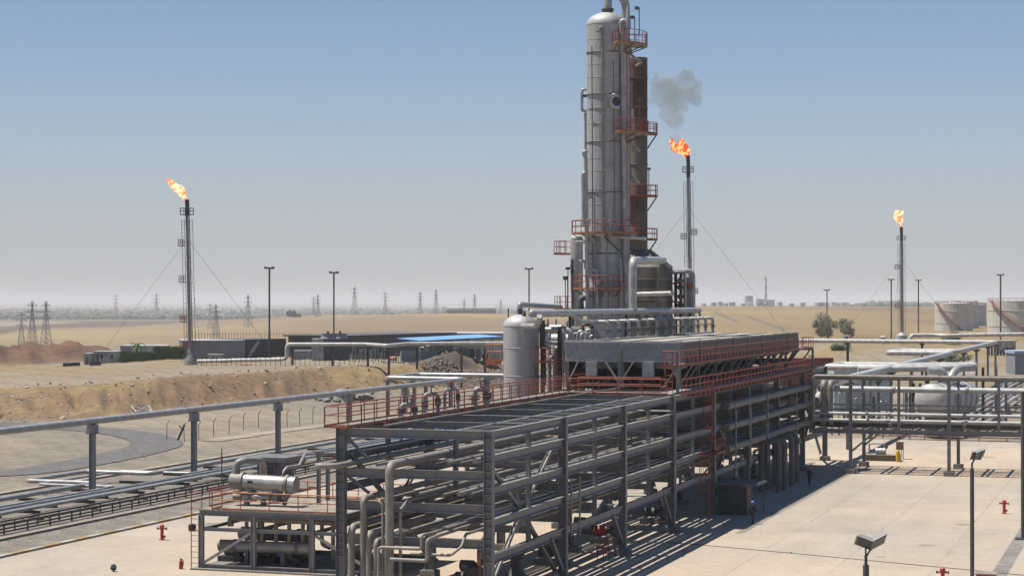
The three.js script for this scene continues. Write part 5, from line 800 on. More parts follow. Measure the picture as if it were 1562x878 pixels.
// ---------------------------------------------------------------- pipe line that goes on beyond the rack, with loops, and equipment right behind the bridge
{
  const x = -34.5, E = 8.1;
  const o = thing('transfer_pipe', 'thick pale overhead pipe running away beyond the rack with loops to the left', 'pipe', [x, E, 300]);
  P('pipe_run', pipe([[x, E - 1.5, 203], [x, E, 214], [x, E, 262], [x - 8.5, E, 262], [x - 8.5, E, 272], [x, E, 272], [x, E, 338], [x - 10.5, E, 338], [x - 10.5, E, 350], [x, E, 350], [x, E, 430], [-100, E + 0.1, 430]], 0.46, { n: 16, bend: 2.2 }), M.white, o);
  [[225, 'first'], [243, 'second'], [262, 'third'], [284, 'fourth'], [302, 'fifth'], [320, 'sixth'], [338, 'seventh'], [360, 'eighth'], [385, 'ninth'], [410, 'tenth'], [429, 'last']].forEach(([u, w]) => { const p = thing('line_support', `${w} T headed post under the pale pipe beyond the rack`, 'pipe support', [x, 0, u], 'posts under the pipe beyond the rack'); P('shaft', ibeam([x, 0, u], [x, E - 0.9, u], 0.42, 0.4), M.steelLight, p); P('head', lathe([[0.2, 0], [0.75, 0.35], [0.75, 0.5]], [x, E - 0.96, u], 10), M.iron, p); });
  [[-50, 'nearest'], [-66, 'second nearest'], [-82, 'farther']].forEach(([q, w]) => { const p = thing('cross_line_support', `post under the far level pipe behind the air cooler, ${w} to its corner`, 'pipe support', [q, 0, 430], 'posts under the far level pipe'); P('shaft', ibeam([q, 0, 430], [q, E - 0.7, 430], 0.5, 0.5), M.iron, p); P('head', box(q - 0.5, q + 0.5, E - 0.7, E - 0.42, 429.6, 430.4), M.iron, p); });
  pipeThing('loop_pipe', 'thick pale pipe with rounded ends dropping by two elbows to the horizontal vessel', [onD(1309, 563, 258), onD(1484, 560, 258), onD(1487, 557, 262), onD(1395, 558, 262), onD(1365, 560, 262)], 0.46, M.white, { bend: 1.6, n: 16 });
  pipeThing('elbow_pipe', 'left of two thick pale elbows entering the horizontal vessel', [onD(1416, 565, 246), onD(1437, 565, 246), onD(1441, 575, 246), onD(1441, 596, 246)], 0.5, M.clad, { bend: 2, n: 16 });
  pipeThing('elbow_pipe', 'right of two thick pale elbows entering the horizontal vessel', [onD(1486, 560, 250), onD(1460, 562, 248), onD(1450, 575, 247), onD(1449, 596, 246)], 0.5, M.clad, { bend: 2, n: 16 });
  pipeThing('far_pipe', 'slim pale pipe with a dropped end in the distance before the storage tanks', [onD(1388, 524, 492), onD(1390, 511, 492), onD(1430, 511, 492), onD(1440, 512, 490), onD(1470, 511, 490), onD(1600, 509, 490)], 0.5, M.white, { bend: 2 });
  pipeThing('boundary_pipe', 'long low grey pipe on blocks along the field edge behind the air cooler', [onD(1235, 543, 520), onD(1366, 536, 545)], 0.45, M.clad);
  pipeThing('boundary_pipe', 'white low pipe running level behind the horizontal vessel', [gnd(1272, 582), onD(1490, 570, 440)], 0.5, M.white);
  // horizontal vessel
  const a = onD(1428, 610, 244), vy = a[1], R = 2.05; const v = thing('horizontal_vessel', 'fat grey horizontal vessel with ribbed bands behind the pipe bridge', 'vessel', [a[0], 0, a[2]]);
  P('shell', drum([a[0] - 0.6, vy, a[2] - 1], [a[0] + 2.6, vy, a[2] + 9], R, 36, 0.5), M.shell, v);
  for (const t of [0.12, 0.28, 0.44, 0.6, 0.76, 0.92]) P('rib_band', disc([a[0] - 0.6 + 3.2 * t, vy, a[2] - 1 + 10 * t], [3.2, 0, 10], R + 0.1, 0.25, 36), M.pipe, v);
  for (const t of [0.2, 0.8]) P('saddle', cbox([a[0] - 0.6 + 3.2 * t, 0, a[2] - 1 + 10 * t], 3, vy - 1.2, 0.8), M.block, v);
  // bundle of ground pipes running away, with sleepers
  for (let k = 0; k < 7; k++) pipeThing('ground_line', `pale pipe on the ground beyond the pipe bridge, number ${['one', 'two', 'three', 'four', 'five', 'six', 'seven'][k]} from the left`, [[-30 + k * 1.25, 0.9, 262], [-30 + k * 1.25, 0.9, 410]], 0.14 + (k % 3) * 0.07, k % 2 ? M.clad : M.pipe, { group: 'ground pipes beyond the bridge' });
  for (let k = 0; k < 9; k++) { const t = thing('line_sleeper', `dark sleeper under the ground pipes beyond the pipe bridge, ${ORD[k]} from the bridge`, 'pipe support', [-26, 0, 266 + k * 17], 'sleepers beyond the bridge'); P('cross_bar', box(-31, -21.8, 0.5, 0.72, 266 + k * 17, 266.3 + k * 17), M.iron, t); for (const q of [-30.5, -22.4]) P('block', cbox([q, -0.1, 266.15 + k * 17], 0.8, 0.6, 0.8), M.block, t); }
  // frames, standpipes and small valves behind the bridge
  [[1333, 605, 30], [1383, 600, 40], [1394, 600, 46], [1404, 600, 46], [1416, 600, 52], [1520, 570, 42], [1500, 575, 45]].forEach(([px, py, h], i) => { const d = 262, p = onD(px, py + 30, d), q = onD(px, py + 30 - h, d); const t = thing('frame_post', `upright steel post behind the pipe bridge, ${['first', 'second', 'third', 'fourth', 'fifth', 'seventh', 'sixth'][i]} from the rack`, 'post', [p[0], 0, p[2]], 'posts behind the bridge'); P('shaft', ibeam([p[0], 0, p[2]], [p[0], q[1], p[2]], 0.36, 0.34), i % 2 ? M.steelLight : M.iron, t); P('foot_plate', cbox([p[0], 0, p[2]], 0.8, 0.2, 0.8), M.block, t); });
  const R2 = rng(9);
  for (let i = 0; i < 16; i++) { const px = 1268 + i * 8.1 + R2() * 5, py = 590 + R2() * 45, p = gnd(px, py + 35), h = 1.2 + R2() * 2.6, t = thing('standpipe', `small valve standpipe among the piping behind the bridge, ${ORD[i]} from the rack`, 'standpipe', [p[0], 0, p[2]], 'standpipes behind the bridge'); P('stem', pipe([[p[0], 0, p[2]], [p[0], h, p[2]], [p[0] + 0.9, h, p[2] + 0.2], [p[0] + 0.9, 0, p[2] + 0.2]], 0.09 + R2() * 0.06), R2() > 0.4 ? M.clad : M.iron, t); P('hand_wheel', disc([p[0] + 0.45, h + 0.15, p[2] + 0.1], [0, 1, 0], 0.2, 0.06, 12), i % 4 ? M.iron : M.fire, t); }
  { const p = onD(1340, 582, 250), t = thing('knockout_pot', 'small dark pot vessel on a stem behind the bridge pipes', 'vessel', [p[0], 0, p[2]]); P('pot', drum([p[0], p[1], p[2]], [p[0], p[1] + 1, p[2]], 0.5, 18, 0.5), M.iron, t); P('stem', rod([p[0], 0, p[2]], [p[0], p[1], p[2]], 0.2), M.iron, t); }
  // shipping containers beyond the rack end
  function container(label, c0, c1, h, base, m, dark) { // ribbed steel box between two ground corners
    const o = thing('shipping_container', label, 'container', [(c0[0] + c1[0]) / 2, base, (c0[2] + c1[2]) / 2]); const dx = c1[0] - c0[0], du = c1[2] - c0[2], l = Math.hypot(dx, du), nx = -du / l * 2.4, nu = dx / l * 2.4;
    P('box_body', prism([[c0[0], c0[2]], [c1[0], c1[2]], [c1[0] + nx, c1[2] + nu], [c0[0] + nx, c0[2] + nu]], base, base + h), m, o);
    const ribs = Math.round(l / 0.55); for (let k = 0; k <= ribs; k++) { const t = k / ribs; P('rib', bar([c0[0] + dx * t, base + 0.15, c0[2] + du * t], [c0[0] + dx * t, base + h - 0.12, c0[2] + du * t], 0.14, 0.16), m, o); }
    P('top_rail', bar([c0[0], base + h - 0.06, c0[2]], [c1[0], base + h - 0.06, c1[2]], 0.14, 0.14), m, o); P('bottom_rail', bar([c0[0], base + 0.08, c0[2]], [c1[0], base + 0.08, c1[2]], 0.14, 0.16), m, o); return o;
  }
  const redc = mat([0.207, 0.037, 0.029], { map: T.rust, roughness: 0.6 }), whc = mat([0.515, 0.515, 0.498], { map: T.rust, roughness: 0.6 });
  const w0 = onD(1273, 575, 300), w1 = onD(1358, 572, 306); w0[1] = w1[1] = 0; container('white ribbed shipping container behind the rack end', w0, w1, 2.6 + EYE - EYE + (17 - 9.4 - 3.3), 0, whc);
  const r0 = onD(1166, 560, 318), r1 = onD(1271, 556, 322); container('dark red shipping container behind the cooler walkway', r0, r1, 2.2, 5.4, redc);
  container('lower red shipping container stacked under the dark red one', [r0[0], 0, r0[2]], [r1[0], 0, r1[2]], 2.65, 2.7, redc); container('bottom red shipping container of the stack behind the rack end', [r0[0], 0, r0[2]], [r1[0], 0, r1[2]], 2.65, 0, redc);
}
// ---------------------------------------------------------------- background on the embankment
const tagOrd = ORD;
function foot(px0, px1, d0, d1, depth) { const a = groundAt(px0, d0), b = groundAt(px1, d1), dx = b[0] - a[0], du = b[2] - a[2], l = Math.hypot(dx, du), n = [-du / l * depth, dx / l * depth]; return [[a[0], a[2]], [b[0], b[2]], [b[0] + n[0], b[2] + n[1]], [a[0] + n[0], a[2] + n[1]]]; }
function house(name, label, category, f, e0, h, m, { roof, roofM, over = 0.3, windows = [], ribs = 0, doors = [] } = {}) {
  const o = thing(name, label, category, [(f[0][0] + f[2][0]) / 2, e0, (f[0][1] + f[2][1]) / 2]);
  P('wall', prism(f, e0 - 1.5, e0 + h), m, o);
  const c = [(f[0][0] + f[2][0]) / 2, (f[0][1] + f[2][1]) / 2], k = 1 + over / 5;
  if (roof) P('roof', prism(f.map(([x, u]) => [c[0] + (x - c[0]) * k, c[1] + (u - c[1]) * k]), e0 + h, e0 + h + roof), roofM ?? m, o);
  const A = f[0], B = f[1], q = t => [lerp(A[0], B[0], t), lerp(A[1], B[1], t)], l = Math.hypot(B[0] - A[0], B[1] - A[1]), nx = (B[1] - A[1]) / l * 0.04, nu = -(B[0] - A[0]) / l * 0.04;
  for (const [t0, t1, y0, y1] of windows) { const a = q(t0), b = q(t1), w = P('window', bar([(a[0]) + nx, e0 + (y0 + y1) / 2, a[1] + nu], [b[0] + nx, e0 + (y0 + y1) / 2, b[1] + nu], 0.1, y1 - y0), M.glass, o); P('window_frame', [bar([a[0] + nx, e0 + y1, a[1] + nu], [b[0] + nx, e0 + y1, b[1] + nu], 0.16, 0.12), bar([a[0] + nx, e0 + y0, a[1] + nu], [b[0] + nx, e0 + y0, b[1] + nu], 0.16, 0.12)], M.wall, w); }
  for (const [t0, t1, h1] of doors) { const a = q(t0), b = q(t1); P('door', bar([a[0] + nx, e0 + h1 / 2, a[1] + nu], [b[0] + nx, e0 + h1 / 2, b[1] + nu], 0.12, h1), M.wallDark, o); }
  for (let i = 1; i <= ribs; i++) { const a = q(i / (ribs + 1)); P('panel_joint', bar([a[0] + nx, e0, a[1] + nu], [a[0] + nx, e0 + h, a[1] + nu], 0.08, 0.12), m, o); }
  return o;
}
const pe = (px, d) => groundAt(px, d)[1];
{
  house('site_office', 'white flat roofed site office cabin before the reddish spoil heap', 'cabin', foot(143, 177, 418, 418, 5), pe(160, 418), 2.4, M.wall, { roof: 0.15, roofM: M.white, windows: [[0.28, 0.4, 0.9, 1.9], [0.74, 0.86, 0.9, 1.9]], doors: [[0.12, 0.2, 2]] });
  house('site_office', 'small white annex cabin left of the site office with dark undercroft', 'cabin', foot(127.5, 137, 415, 415, 4), pe(132, 415), 2.3, M.wall, { roof: 0.12, roofM: M.white, doors: [[0.3, 0.6, 1.6]] });
  { const o = thing('tank_row', 'row of dark square tanks on the grass left of the site office', 'tank row', groundAt(108, 412)); for (let k = 0; k < 6; k++) { const p = groundAt(98 + k * 4.2, 412); P('tank_box', cbox(p, 0.5, 0.75, 0.6), M.dark, o); } }
  { const o = thing('tank_row', 'row of dark square tanks in front of the annex cabin', 'tank row', groundAt(146, 409)); for (let k = 0; k < 5; k++) { const p = groundAt(139 + k * 3, 409); P('tank_box', cbox(p, 0.38, 0.75, 0.6), M.dark, o); } }
  house('long_shed', 'long white roofed low shed behind the clipped hedge', 'shed', foot(183, 250, 446, 446, 8), pe(210, 446), 2.6, M.wall, { roof: 0.15, roofM: M.white });
  house('grey_building', 'pale grey panelled plant building behind the embankment flare', 'building', foot(278, 373, 425, 428, 14), pe(320, 425), 3.9, M.wallGrey, { roof: 0.12, roofM: M.white, over: 0.05, ribs: 1 });
  house('dark_building', 'dark grey plant building with outside stairs right of the pale grey one', 'building', foot(373.5, 436, 431, 440, 12), pe(400, 431), 4, M.wallDark, { windows: [[0.42, 0.5, 0.8, 1.5], [0.56, 0.6, 0.8, 1.5]] });
  { const p = groundAt(380, 429), q = groundAt(398, 430), o = thing('outside_stair', 'grey outside stair climbing the dark plant building', 'stair', p); for (const s of [-0.5, 0.5]) P('stringer', bar([p[0], p[1], p[2] - 0.6 + s], [q[0], p[1] + 3.9, q[2] - 1 + s], 0.12, 0.25), M.steelLight, o); for (let k = 1; k < 14; k++) { const t = k / 14; P('tread', cbox([lerp(p[0], q[0], t), p[1] + 3.9 * t, lerp(p[2] - 0.6, q[2] - 1, t)], 0.28, 0.05, 0.95), M.steelLight, o); } }
  { const o = thing('roof_fence', 'line of thin fence posts behind the plant buildings on the embankment', 'fence', groundAt(380, 445)); for (let px = 284; px < 475; px += 4.6) { const p = groundAt(px, 448); P('fence_post', rod([p[0], p[1], p[2]], [p[0], p[1] + 5.4, p[2]], 0.05, 5), M.pipe, o); } const a = groundAt(284, 448), b = groundAt(475, 448); P('fence_wire', rod([a[0], a[1] + 5, a[2]], [b[0], b[1] + 5, b[2]], 0.03, 4), M.pipe, o); }
  house('booth', 'tiny white booth with a flat roof beside the flare foot', 'booth', foot(318, 337, 398, 398, 2), pe(326, 398), 1.5, M.wall, { roof: 0.15, roofM: M.white, over: 1.2, windows: [[0.3, 0.5, 0.5, 1.1], [0.62, 0.72, 0.5, 1.1]] });
  // cooling unit with two fan stacks
  { const f = foot(475, 493, 410, 410, 6), e = pe(484, 410), o = house('cooling_unit', 'white fronted cooling tower unit with two grey fan stacks on its roof', 'cooling unit', f, e, 4.6, M.wall, { ribs: 1 }); const g = foot(493.2, 533, 410.5, 413, 7); P('side_body', prism(g, e + 1.6, e + 4.6), M.wallDark, o); P('underframe', prism(foot(494, 532, 411, 413, 5), e - 0.2, e + 1.6), M.iron, o); for (const [a, b] of [[494, 413], [513, 414]]) { const p = groundAt(a, b); P('fan_stack', lathe([[1.6, 0], [1.35, 0.5], [1.5, 1.0], [1.45, 1.0]], [p[0], e + 4.6, p[2] + 2], 22), M.galv, o); P('fan_motor', cbox([p[0], e + 5.5, p[2] + 2], 0.4, 0.6, 0.4), M.dark, o); } }
  house('pump_house', 'low grey pump house left of the cooling unit', 'building', foot(446, 474, 416, 416, 6), pe(460, 416), 1.9, M.wallGrey, {});
  house('dark_hall', 'long dark roofed process hall behind the blue canopy', 'hall', foot(534, 690, 428, 470, 16), pe(600, 430), 4.6, M.wallDark, { roof: 0.3, roofM: M.wallDark });
  house('white_hall', 'long white walled hall with a flat roof behind the blue canopy', 'hall', foot(632, 775, 480, 480, 20), pe(700, 480), 5.2, M.wall, { roof: 0.2, roofM: M.white, ribs: 2 });
  { // blue canopy on posts
    const e = pe(690, 415), a = groundAt(600, 405), b = groundAt(764, 418), o = thing('blue_canopy', 'long bright blue sheet metal canopy roof on posts', 'canopy', [(a[0] + b[0]) / 2, e, (a[2] + b[2]) / 2]);
    const q = onD(604, 515.5, 405), r = onD(640, 519.5, 399), s = onD(768, 513, 414), t = onD(730, 509.5, 424), pos = []; for (const v of [q, r, s, q, s, t]) pos.push(...V(v).toArray()); for (const v of [q, s, r, q, t, s]) { const w = V(v); pos.push(w.x, w.y - 0.2, w.z); }
    const g = new THREE.BufferGeometry(); g.setAttribute('position', new THREE.Float32BufferAttribute(pos, 3)); g.computeVertexNormals(); P('canopy_sheet', boxUV(g), M.blueRoof, o);
    for (let k = 0; k <= 7; k++) { const p = [lerp(r[0], s[0], k / 7), 0, lerp(r[2], s[2], k / 7)]; P('canopy_post', rod([p[0], e - 0.5, p[2] + 0.4], [p[0], lerp(r[1], s[1], k / 7), p[2] + 0.4], 0.12, 6), M.steelLight, o); }
    const R = rng(31); for (let k = 0; k < 12; k++) { const px = 640 + k * 10, p = groundAt(px, 412), w = thing('canopy_machine', `dark machine standing under the blue canopy, ${tagOrd[k]} from the cooling unit`, 'machine', p, 'machines under the canopy'), hh = 0.8 + R() * 1.6; P('machine_body', cbox(p, 0.9, hh, 1), R() > 0.5 ? M.iron : M.pipe, w); P('machine_pipe', pipe([[p[0], p[1] + hh, p[2]], [p[0], p[1] + hh + 0.7, p[2]], [p[0] + 1, p[1] + hh + 0.7, p[2]]], 0.12), M.clad, w); }
  }
  house('low_wall', 'pale grey low retaining wall right of the embankment gate', 'wall', foot(612, 668, 398, 402, 0.6), pe(640, 398), 2, M.wallGrey, {});
  { const p = groundAt(598, 396), o = thing('fire_skid', 'orange red pump skid beside the grey retaining wall', 'skid', p); P('skid_frame', cbox(p, 4.4, 0.3, 1.2), M.white, o); P('skid_pump', drum([p[0] - 0.8, p[1] + 0.8, p[2]], [p[0] + 0.6, p[1] + 0.8, p[2]], 0.4, 14), M.orange, o); P('skid_stack', rod([p[0] + 0.9, p[1] + 0.3, p[2]], [p[0] + 0.9, p[1] + 2.4, p[2]], 0.16), M.timber, o); }
  // process clutter right of the cooling unit
  const R = rng(12); for (let k = 0; k < 12; k++) { const px = 536 + k * 5, p = groundAt(px, 404 + R() * 6), h = 1.2 + R() * 1.8, w = thing('plant_skid', `dark process skid frame right of the cooling unit, ${tagOrd[k]} in the row`, 'skid', p, 'process skids on the embankment'); P('skid_body', cbox([p[0], p[1] + 0.4, p[2]], 0.5, h - 0.4, 0.8), k % 3 ? M.iron : M.pipe, w); for (const s of [-0.3, 0.3]) P('leg', box(p[0] + s - 0.05, p[0] + s + 0.05, p[1], p[1] + h + 0.2, p[2] - 0.5, p[2] - 0.4), M.steelLight, w); }
  // plateau pipe with a dropped end and posts
  const e = 9.0, at2 = (px, py, d) => onD(px, py, d);
  const pts = [onD(300, 551, 386), onD(372, 549, 384), onD(430, 548, 380), onD(437, 546, 379), onD(437, 528, 379), onD(441, 525, 379), onD(560, 525, 378), onD(590, 527, 372), onD(625, 524, 380), onD(776, 523, 384)];
  pipeThing('plateau_pipe', 'pale pipe along the embankment stepping up over posts', pts, 0.36, M.white, { bend: 1.6, n: 14 });
  [[446, 381], [507, 379], [561, 378], [593, 374], [636, 381], [704, 383], [740, 384]].forEach(([px, d], i) => { const p = groundAt(px, d), q = onD(px, 526, d), o = thing('plateau_support', `post under the pale embankment pipe, ${tagOrd[i]} from its step`, 'pipe support', p, 'posts under the embankment pipe'); P('shaft', ibeam([p[0], p[1] - 0.5, p[2]], [q[0], q[1] - 0.3, q[2]], 0.36, 0.36), M.iron, o); P('head', box(q[0] - 0.4, q[0] + 0.4, q[1] - 0.42, q[1] - 0.26, q[2] - 0.3, q[2] + 0.3), M.iron, o); });
  { const o = thing('embankment_fence', 'thin wire fence along the top of the embankment', 'fence', groundAt(500, 384)); for (let px = 300; px < 640; px += 7.5) { const d = lerp(378, 392, ss(430, 640, px)), p = groundAt(px, d); P('fence_post', rod([p[0], p[1] - 0.3, p[2]], [p[0], p[1] + 1.7, p[2]], 0.05, 5), M.iron, o); } }
  // rubble at the foot of the embankment
  const RB = rng(44); for (let k = 0; k < 26; k++) { const px = k < 14 ? 520 + RB() * 38 : 478 + RB() * 40, py = k < 14 ? 612 - RB() * 8 : 613 - RB() * 5, p = gnd(px, py), s = k < 14 ? 0.7 + RB() * 0.8 : 0.3 + RB() * 0.5, g = new THREE.IcosahedronGeometry(s, 0).scale(1.2, 0.7, 1).rotateY(RB() * 6).translate(p[0], s * 0.35 + (k < 14 && RB() > 0.5 ? 0.6 : 0), -p[2]); g.computeVertexNormals(); tagged(P('rubble_block', boxUV(g), k % 3 ? M.block : M.wallGrey), k < 14 ? 'grey concrete block in the rubble pile at the embankment foot' : 'small pale stone scattered left of the rubble pile', 'rubble', k < 14 ? 'concrete blocks of the rubble pile' : 'stones beside the rubble pile'); }
  { const p = gnd(215, 628), o = thing('frame_wreck', 'discarded white steel frame lying at the foot of the embankment', 'steel frame', p), c = [onD(200, 619, 300), onD(226, 618, 304), onD(231, 627, 298), onD(207, 628, 297)]; c.forEach((v, i) => P('frame_bar', bar(v, c[(i + 1) % 4], 0.14), M.white, o)); P('frame_bar', bar(c[0], c[2], 0.12), M.white, o); P('frame_bar', bar(c[1], c[3], 0.12), M.white, o); }
  // stones on the rock bank, far too many to count
  const RS = rng(8), sg = new THREE.IcosahedronGeometry(1, 0), N = 1500, im = new THREE.InstancedMesh(sg, mat([0.165, 0.128, 0.1], { roughness: 1 }), N), mm = new THREE.Matrix4(); for (let i = 0; i < N; i++) { const px = 642 + RS() * 140, d = 384 + RS() * 10, p = groundAt(px, d), s = 0.1 + RS() * RS() * 0.32; mm.compose(V([p[0], p[1] + s * 0.1, p[2]]), new THREE.Quaternion().setFromEuler(new THREE.Euler(RS() * 6, RS() * 6, 0)), new THREE.Vector3(s * 1.3, s * 0.8, s)); im.setMatrixAt(i, mm); const tone = 0.75 + RS() * 0.5; im.setColorAt(i, L(tone, tone, tone)); } im.name = 'rocks'; im.userData = { kind: 'stuff', label: 'brown rocks covering the bank left of the upright vessel', category: 'rocks' }; scene.add(im);
  const N4 = 1500, st2 = new THREE.InstancedMesh(sg, mat([0.27, 0.225, 0.175], { roughness: 1 }), N4); for (let i = 0; i < N4; i++) { const px = -40 + RS() * 820, [db, dc] = table(BANK, px), d = db - 8 + (dc - db + 16) * Math.pow(RS(), 1.5), p = groundAt(px, d), s = 0.05 + RS() * RS() * RS() * 0.5; mm.compose(V([p[0], p[1] + s * 0.1, p[2]]), new THREE.Quaternion().setFromEuler(new THREE.Euler(RS() * 6, RS() * 6, 0)), new THREE.Vector3(s * 1.3, s * 0.8, s)); st2.setMatrixAt(i, mm); const tone = 0.7 + RS() * 0.7; st2.setColorAt(i, L(tone, tone, tone)); } st2.name = 'stones'; st2.userData = { kind: 'stuff', label: 'loose stones scattered over the embankment slope', category: 'stones' }; scene.add(st2);
  const N2 = 60, tg = (() => { const l = []; for (let k = 0; k < 5; k++) { const a = k * 1.26, g = new THREE.PlaneGeometry(0.1, 0.55).translate(0, 0.25, 0).rotateX(0.35).rotateY(a); l.push(g); } return merge(l); })(), grass = new THREE.InstancedMesh(tg, mat([0.282, 0.207, 0.091], { roughness: 1 }), N2); for (let i = 0; i < N2; i++) { const px = -20 + RS() * 780, [db, dc] = table(BANK, px), d = lerp(db - 6, dc + 12, RS()), p = groundAt(px, d), s = 0.5 + RS() * 1.1; mm.compose(V(p), new THREE.Quaternion().setFromAxisAngle(new THREE.Vector3(0, 1, 0), RS() * 6), new THREE.Vector3(s * 1.2, s * 0.6, s * 1.2)); grass.setMatrixAt(i, mm); const t = RS(); grass.setColorAt(i, L(0.75 + t * 0.5, 0.7 + t * 0.5, 0.6 + t * 0.4)); } grass.name = 'dry_grass'; grass.userData = { kind: 'stuff', label: 'dry straw coloured grass tufts over the embankment slope', category: 'grass' }; scene.add(grass);
}
// ---------------------------------------------------------------- plants
function leaves(R, blobs, count, size, flat = 1) { // small leaf faces spread through the crown's clumps
  const pos = [], nor = [], v = new THREE.Vector3(), q = new THREE.Quaternion(), e = new THREE.Euler(), tot = blobs.reduce((s, b) => s + b[3] * b[3], 0);
  for (const [x, y, u, r, ry = r] of blobs) for (let i = 0, n = count * r * r / tot; i < n; i++) {
    v.set(R() - 0.5, R() - 0.5, R() - 0.5).normalize().multiplyScalar(Math.pow(R(), 0.45)); const c = [x + v.x * r, y + v.y * ry, -u + v.z * r], s = size * (0.6 + R() * 0.8); q.setFromEuler(e.set(R() * 6, R() * 6, R() * 6));
    const k = [[-s, -s * 0.5, 0], [s, -s * 0.5, 0], [s * 0.6, s * 0.6, 0], [-s * 0.6, s * 0.6, 0]].map(a => v.set(...a).applyQuaternion(q).toArray()), n3 = v.set(0, 0, 1).applyQuaternion(q).toArray();
    for (const j of [0, 1, 2, 0, 2, 3]) { pos.push(c[0] + k[j][0], c[1] + k[j][1] * flat, c[2] + k[j][2]); nor.push(...n3); }
  }
  const g = new THREE.BufferGeometry(); g.setAttribute('position', new THREE.Float32BufferAttribute(pos, 3)); g.setAttribute('normal', new THREE.Float32BufferAttribute(nor, 3)); g.setAttribute('uv', new THREE.Float32BufferAttribute(new Float32Array(pos.length / 3 * 2), 2)); return g;
}
const leafM = new THREE.MeshPhysicalMaterial({ color: L(0.2, 0.205, 0.12), roughness: 0.95, transmission: 0.3, thickness: 0, side: THREE.DoubleSide }), hedgeM = new THREE.MeshPhysicalMaterial({ color: L(0.05, 0.085, 0.03), roughness: 0.95, side: THREE.DoubleSide });
{
  const R = rng(19);
  function tree(label, px, d, h, w, m = leafM) {
    const p = groundAt(px, d), o = thing('slender_tree', label, 'tree', p, 'trees behind the air cooler'), blobs = [], limbs = [];
    P('trunk', sweep([V(p), V([p[0] + 0.1, p[1] + h * 0.4, p[2]]), V([p[0] - 0.1, p[1] + h * 0.85, p[2]])], 0.16, 7), M.bark, o);
    for (let k = 0; k < 30; k++) { const t = 0.2 + 0.72 * R(), a = R() * 6.28, q = [p[0] + Math.cos(a) * w * (0.2 + 0.8 * R()) * 0.5, p[1] + h * t, p[2] + Math.sin(a) * w * 0.5 * R()]; limbs.push(rod([p[0], p[1] + h * t * 0.75, p[2]], q, 0.05, 5)); blobs.push([...q, 0.6 + R() * 0.8, 0.9 + R() * 0.9]); }
    P('limbs', limbs, M.bark, o); P('crown', leaves(R, blobs, 2600, 0.2), m, o); return o;
  }
  tree('slender pale green eucalyptus tree at the field edge, taller of the pair', 1253, 700, 9.6, 6); tree('leaning slim eucalyptus tree close behind the tall one', 1264, 705, 8, 5); tree('bushier eucalyptus tree beside the blue water tank', 1289, 700, 7.6, 6);
  const bush = (label, px, d, r, h, m = hedgeM, grp) => { const p = groundAt(px, d), b = []; for (let k = 0; k < 9; k++) b.push([p[0] + (R() - 0.5) * r * 1.5, p[1] + h * (0.2 + R() * 0.6), p[2] + (R() - 0.5) * r, r * 0.45, h * 0.35]); const o = thing('shrub', label, 'shrub', p, grp); P('foliage', leaves(R, b, 1400, 0.22), m, o); P('stem', rod(p, [p[0], p[1] + h * 0.5, p[2]], 0.1, 6), M.bark, o); };
  bush('round dark green shrub before the white storage tanks', 1452, 640, 3.2, 4.2); bush('low green bush below the round shrub', 1462, 500, 4, 1.8, leafM, 'bushes near the far pipes'); bush('low green bush left of the far dropped pipe', 1444, 505, 3.5, 1.6, leafM, 'bushes near the far pipes'); bush('grey green thicket by the long low boundary pipe', 1284, 500, 3, 1.6, leafM);
  // clipped hedge in two steps and a palm
  for (const [a, b, d, h, l] of [[182, 232, 416, 2.0, 'shorter clipped dark green hedge right of the site office'], [234, 277, 422, 2.7, 'taller clipped dark green hedge beside the grey plant building']]) { const f = foot(a, b, d, d, 2.2), e = pe((a + b) / 2, d), o = thing('hedge', l, 'hedge', [(f[0][0] + f[2][0]) / 2, e, (f[0][1] + f[2][1]) / 2], 'clipped hedges'), bl = []; for (let k = 0; k <= 16; k++) for (const y of [0.3, 0.75]) bl.push([lerp(f[0][0], f[1][0], k / 16), e + h * y, lerp(f[0][1], f[1][1], k / 16) + 0.9, 0.62, h * 0.3]); P('core', prism(foot(a + 1, b - 1, d + 0.3, d + 0.3, 1.6), e - 0.5, e + h * 0.9), hedgeM, o); P('foliage', leaves(R, bl, 5200, 0.14), hedgeM, o); }
  { const p = groundAt(208, 432), o = thing('palm_tree', 'small date palm rising above the clipped hedge', 'tree', p); P('trunk', rod(p, [p[0], p[1] + 2.6, p[2]], 0.22, 8), M.bark, o); for (let k = 0; k < 14; k++) { const a = k * 2.4, c = new THREE.QuadraticBezierCurve3(V([p[0], p[1] + 2.5, p[2]]), V([p[0] + Math.cos(a) * 0.9, p[1] + 4.4 - (k % 3) * 0.5, p[2] + Math.sin(a) * 0.9]), V([p[0] + Math.cos(a) * 2, p[1] + 3.2 - (k % 3) * 0.8, p[2] + Math.sin(a) * 2])), g = []; for (let t = 0; t < 10; t++) { const A = c.getPoint(t / 10), B = c.getPoint((t + 1) / 10); g.push(bar([A.x, A.y, -A.z], [B.x, B.y, -B.z], 0.5 * Math.sin((t + 1.5) / 11.5 * Math.PI), 0.03)); } P('frond', g, hedgeM, o); } }
}
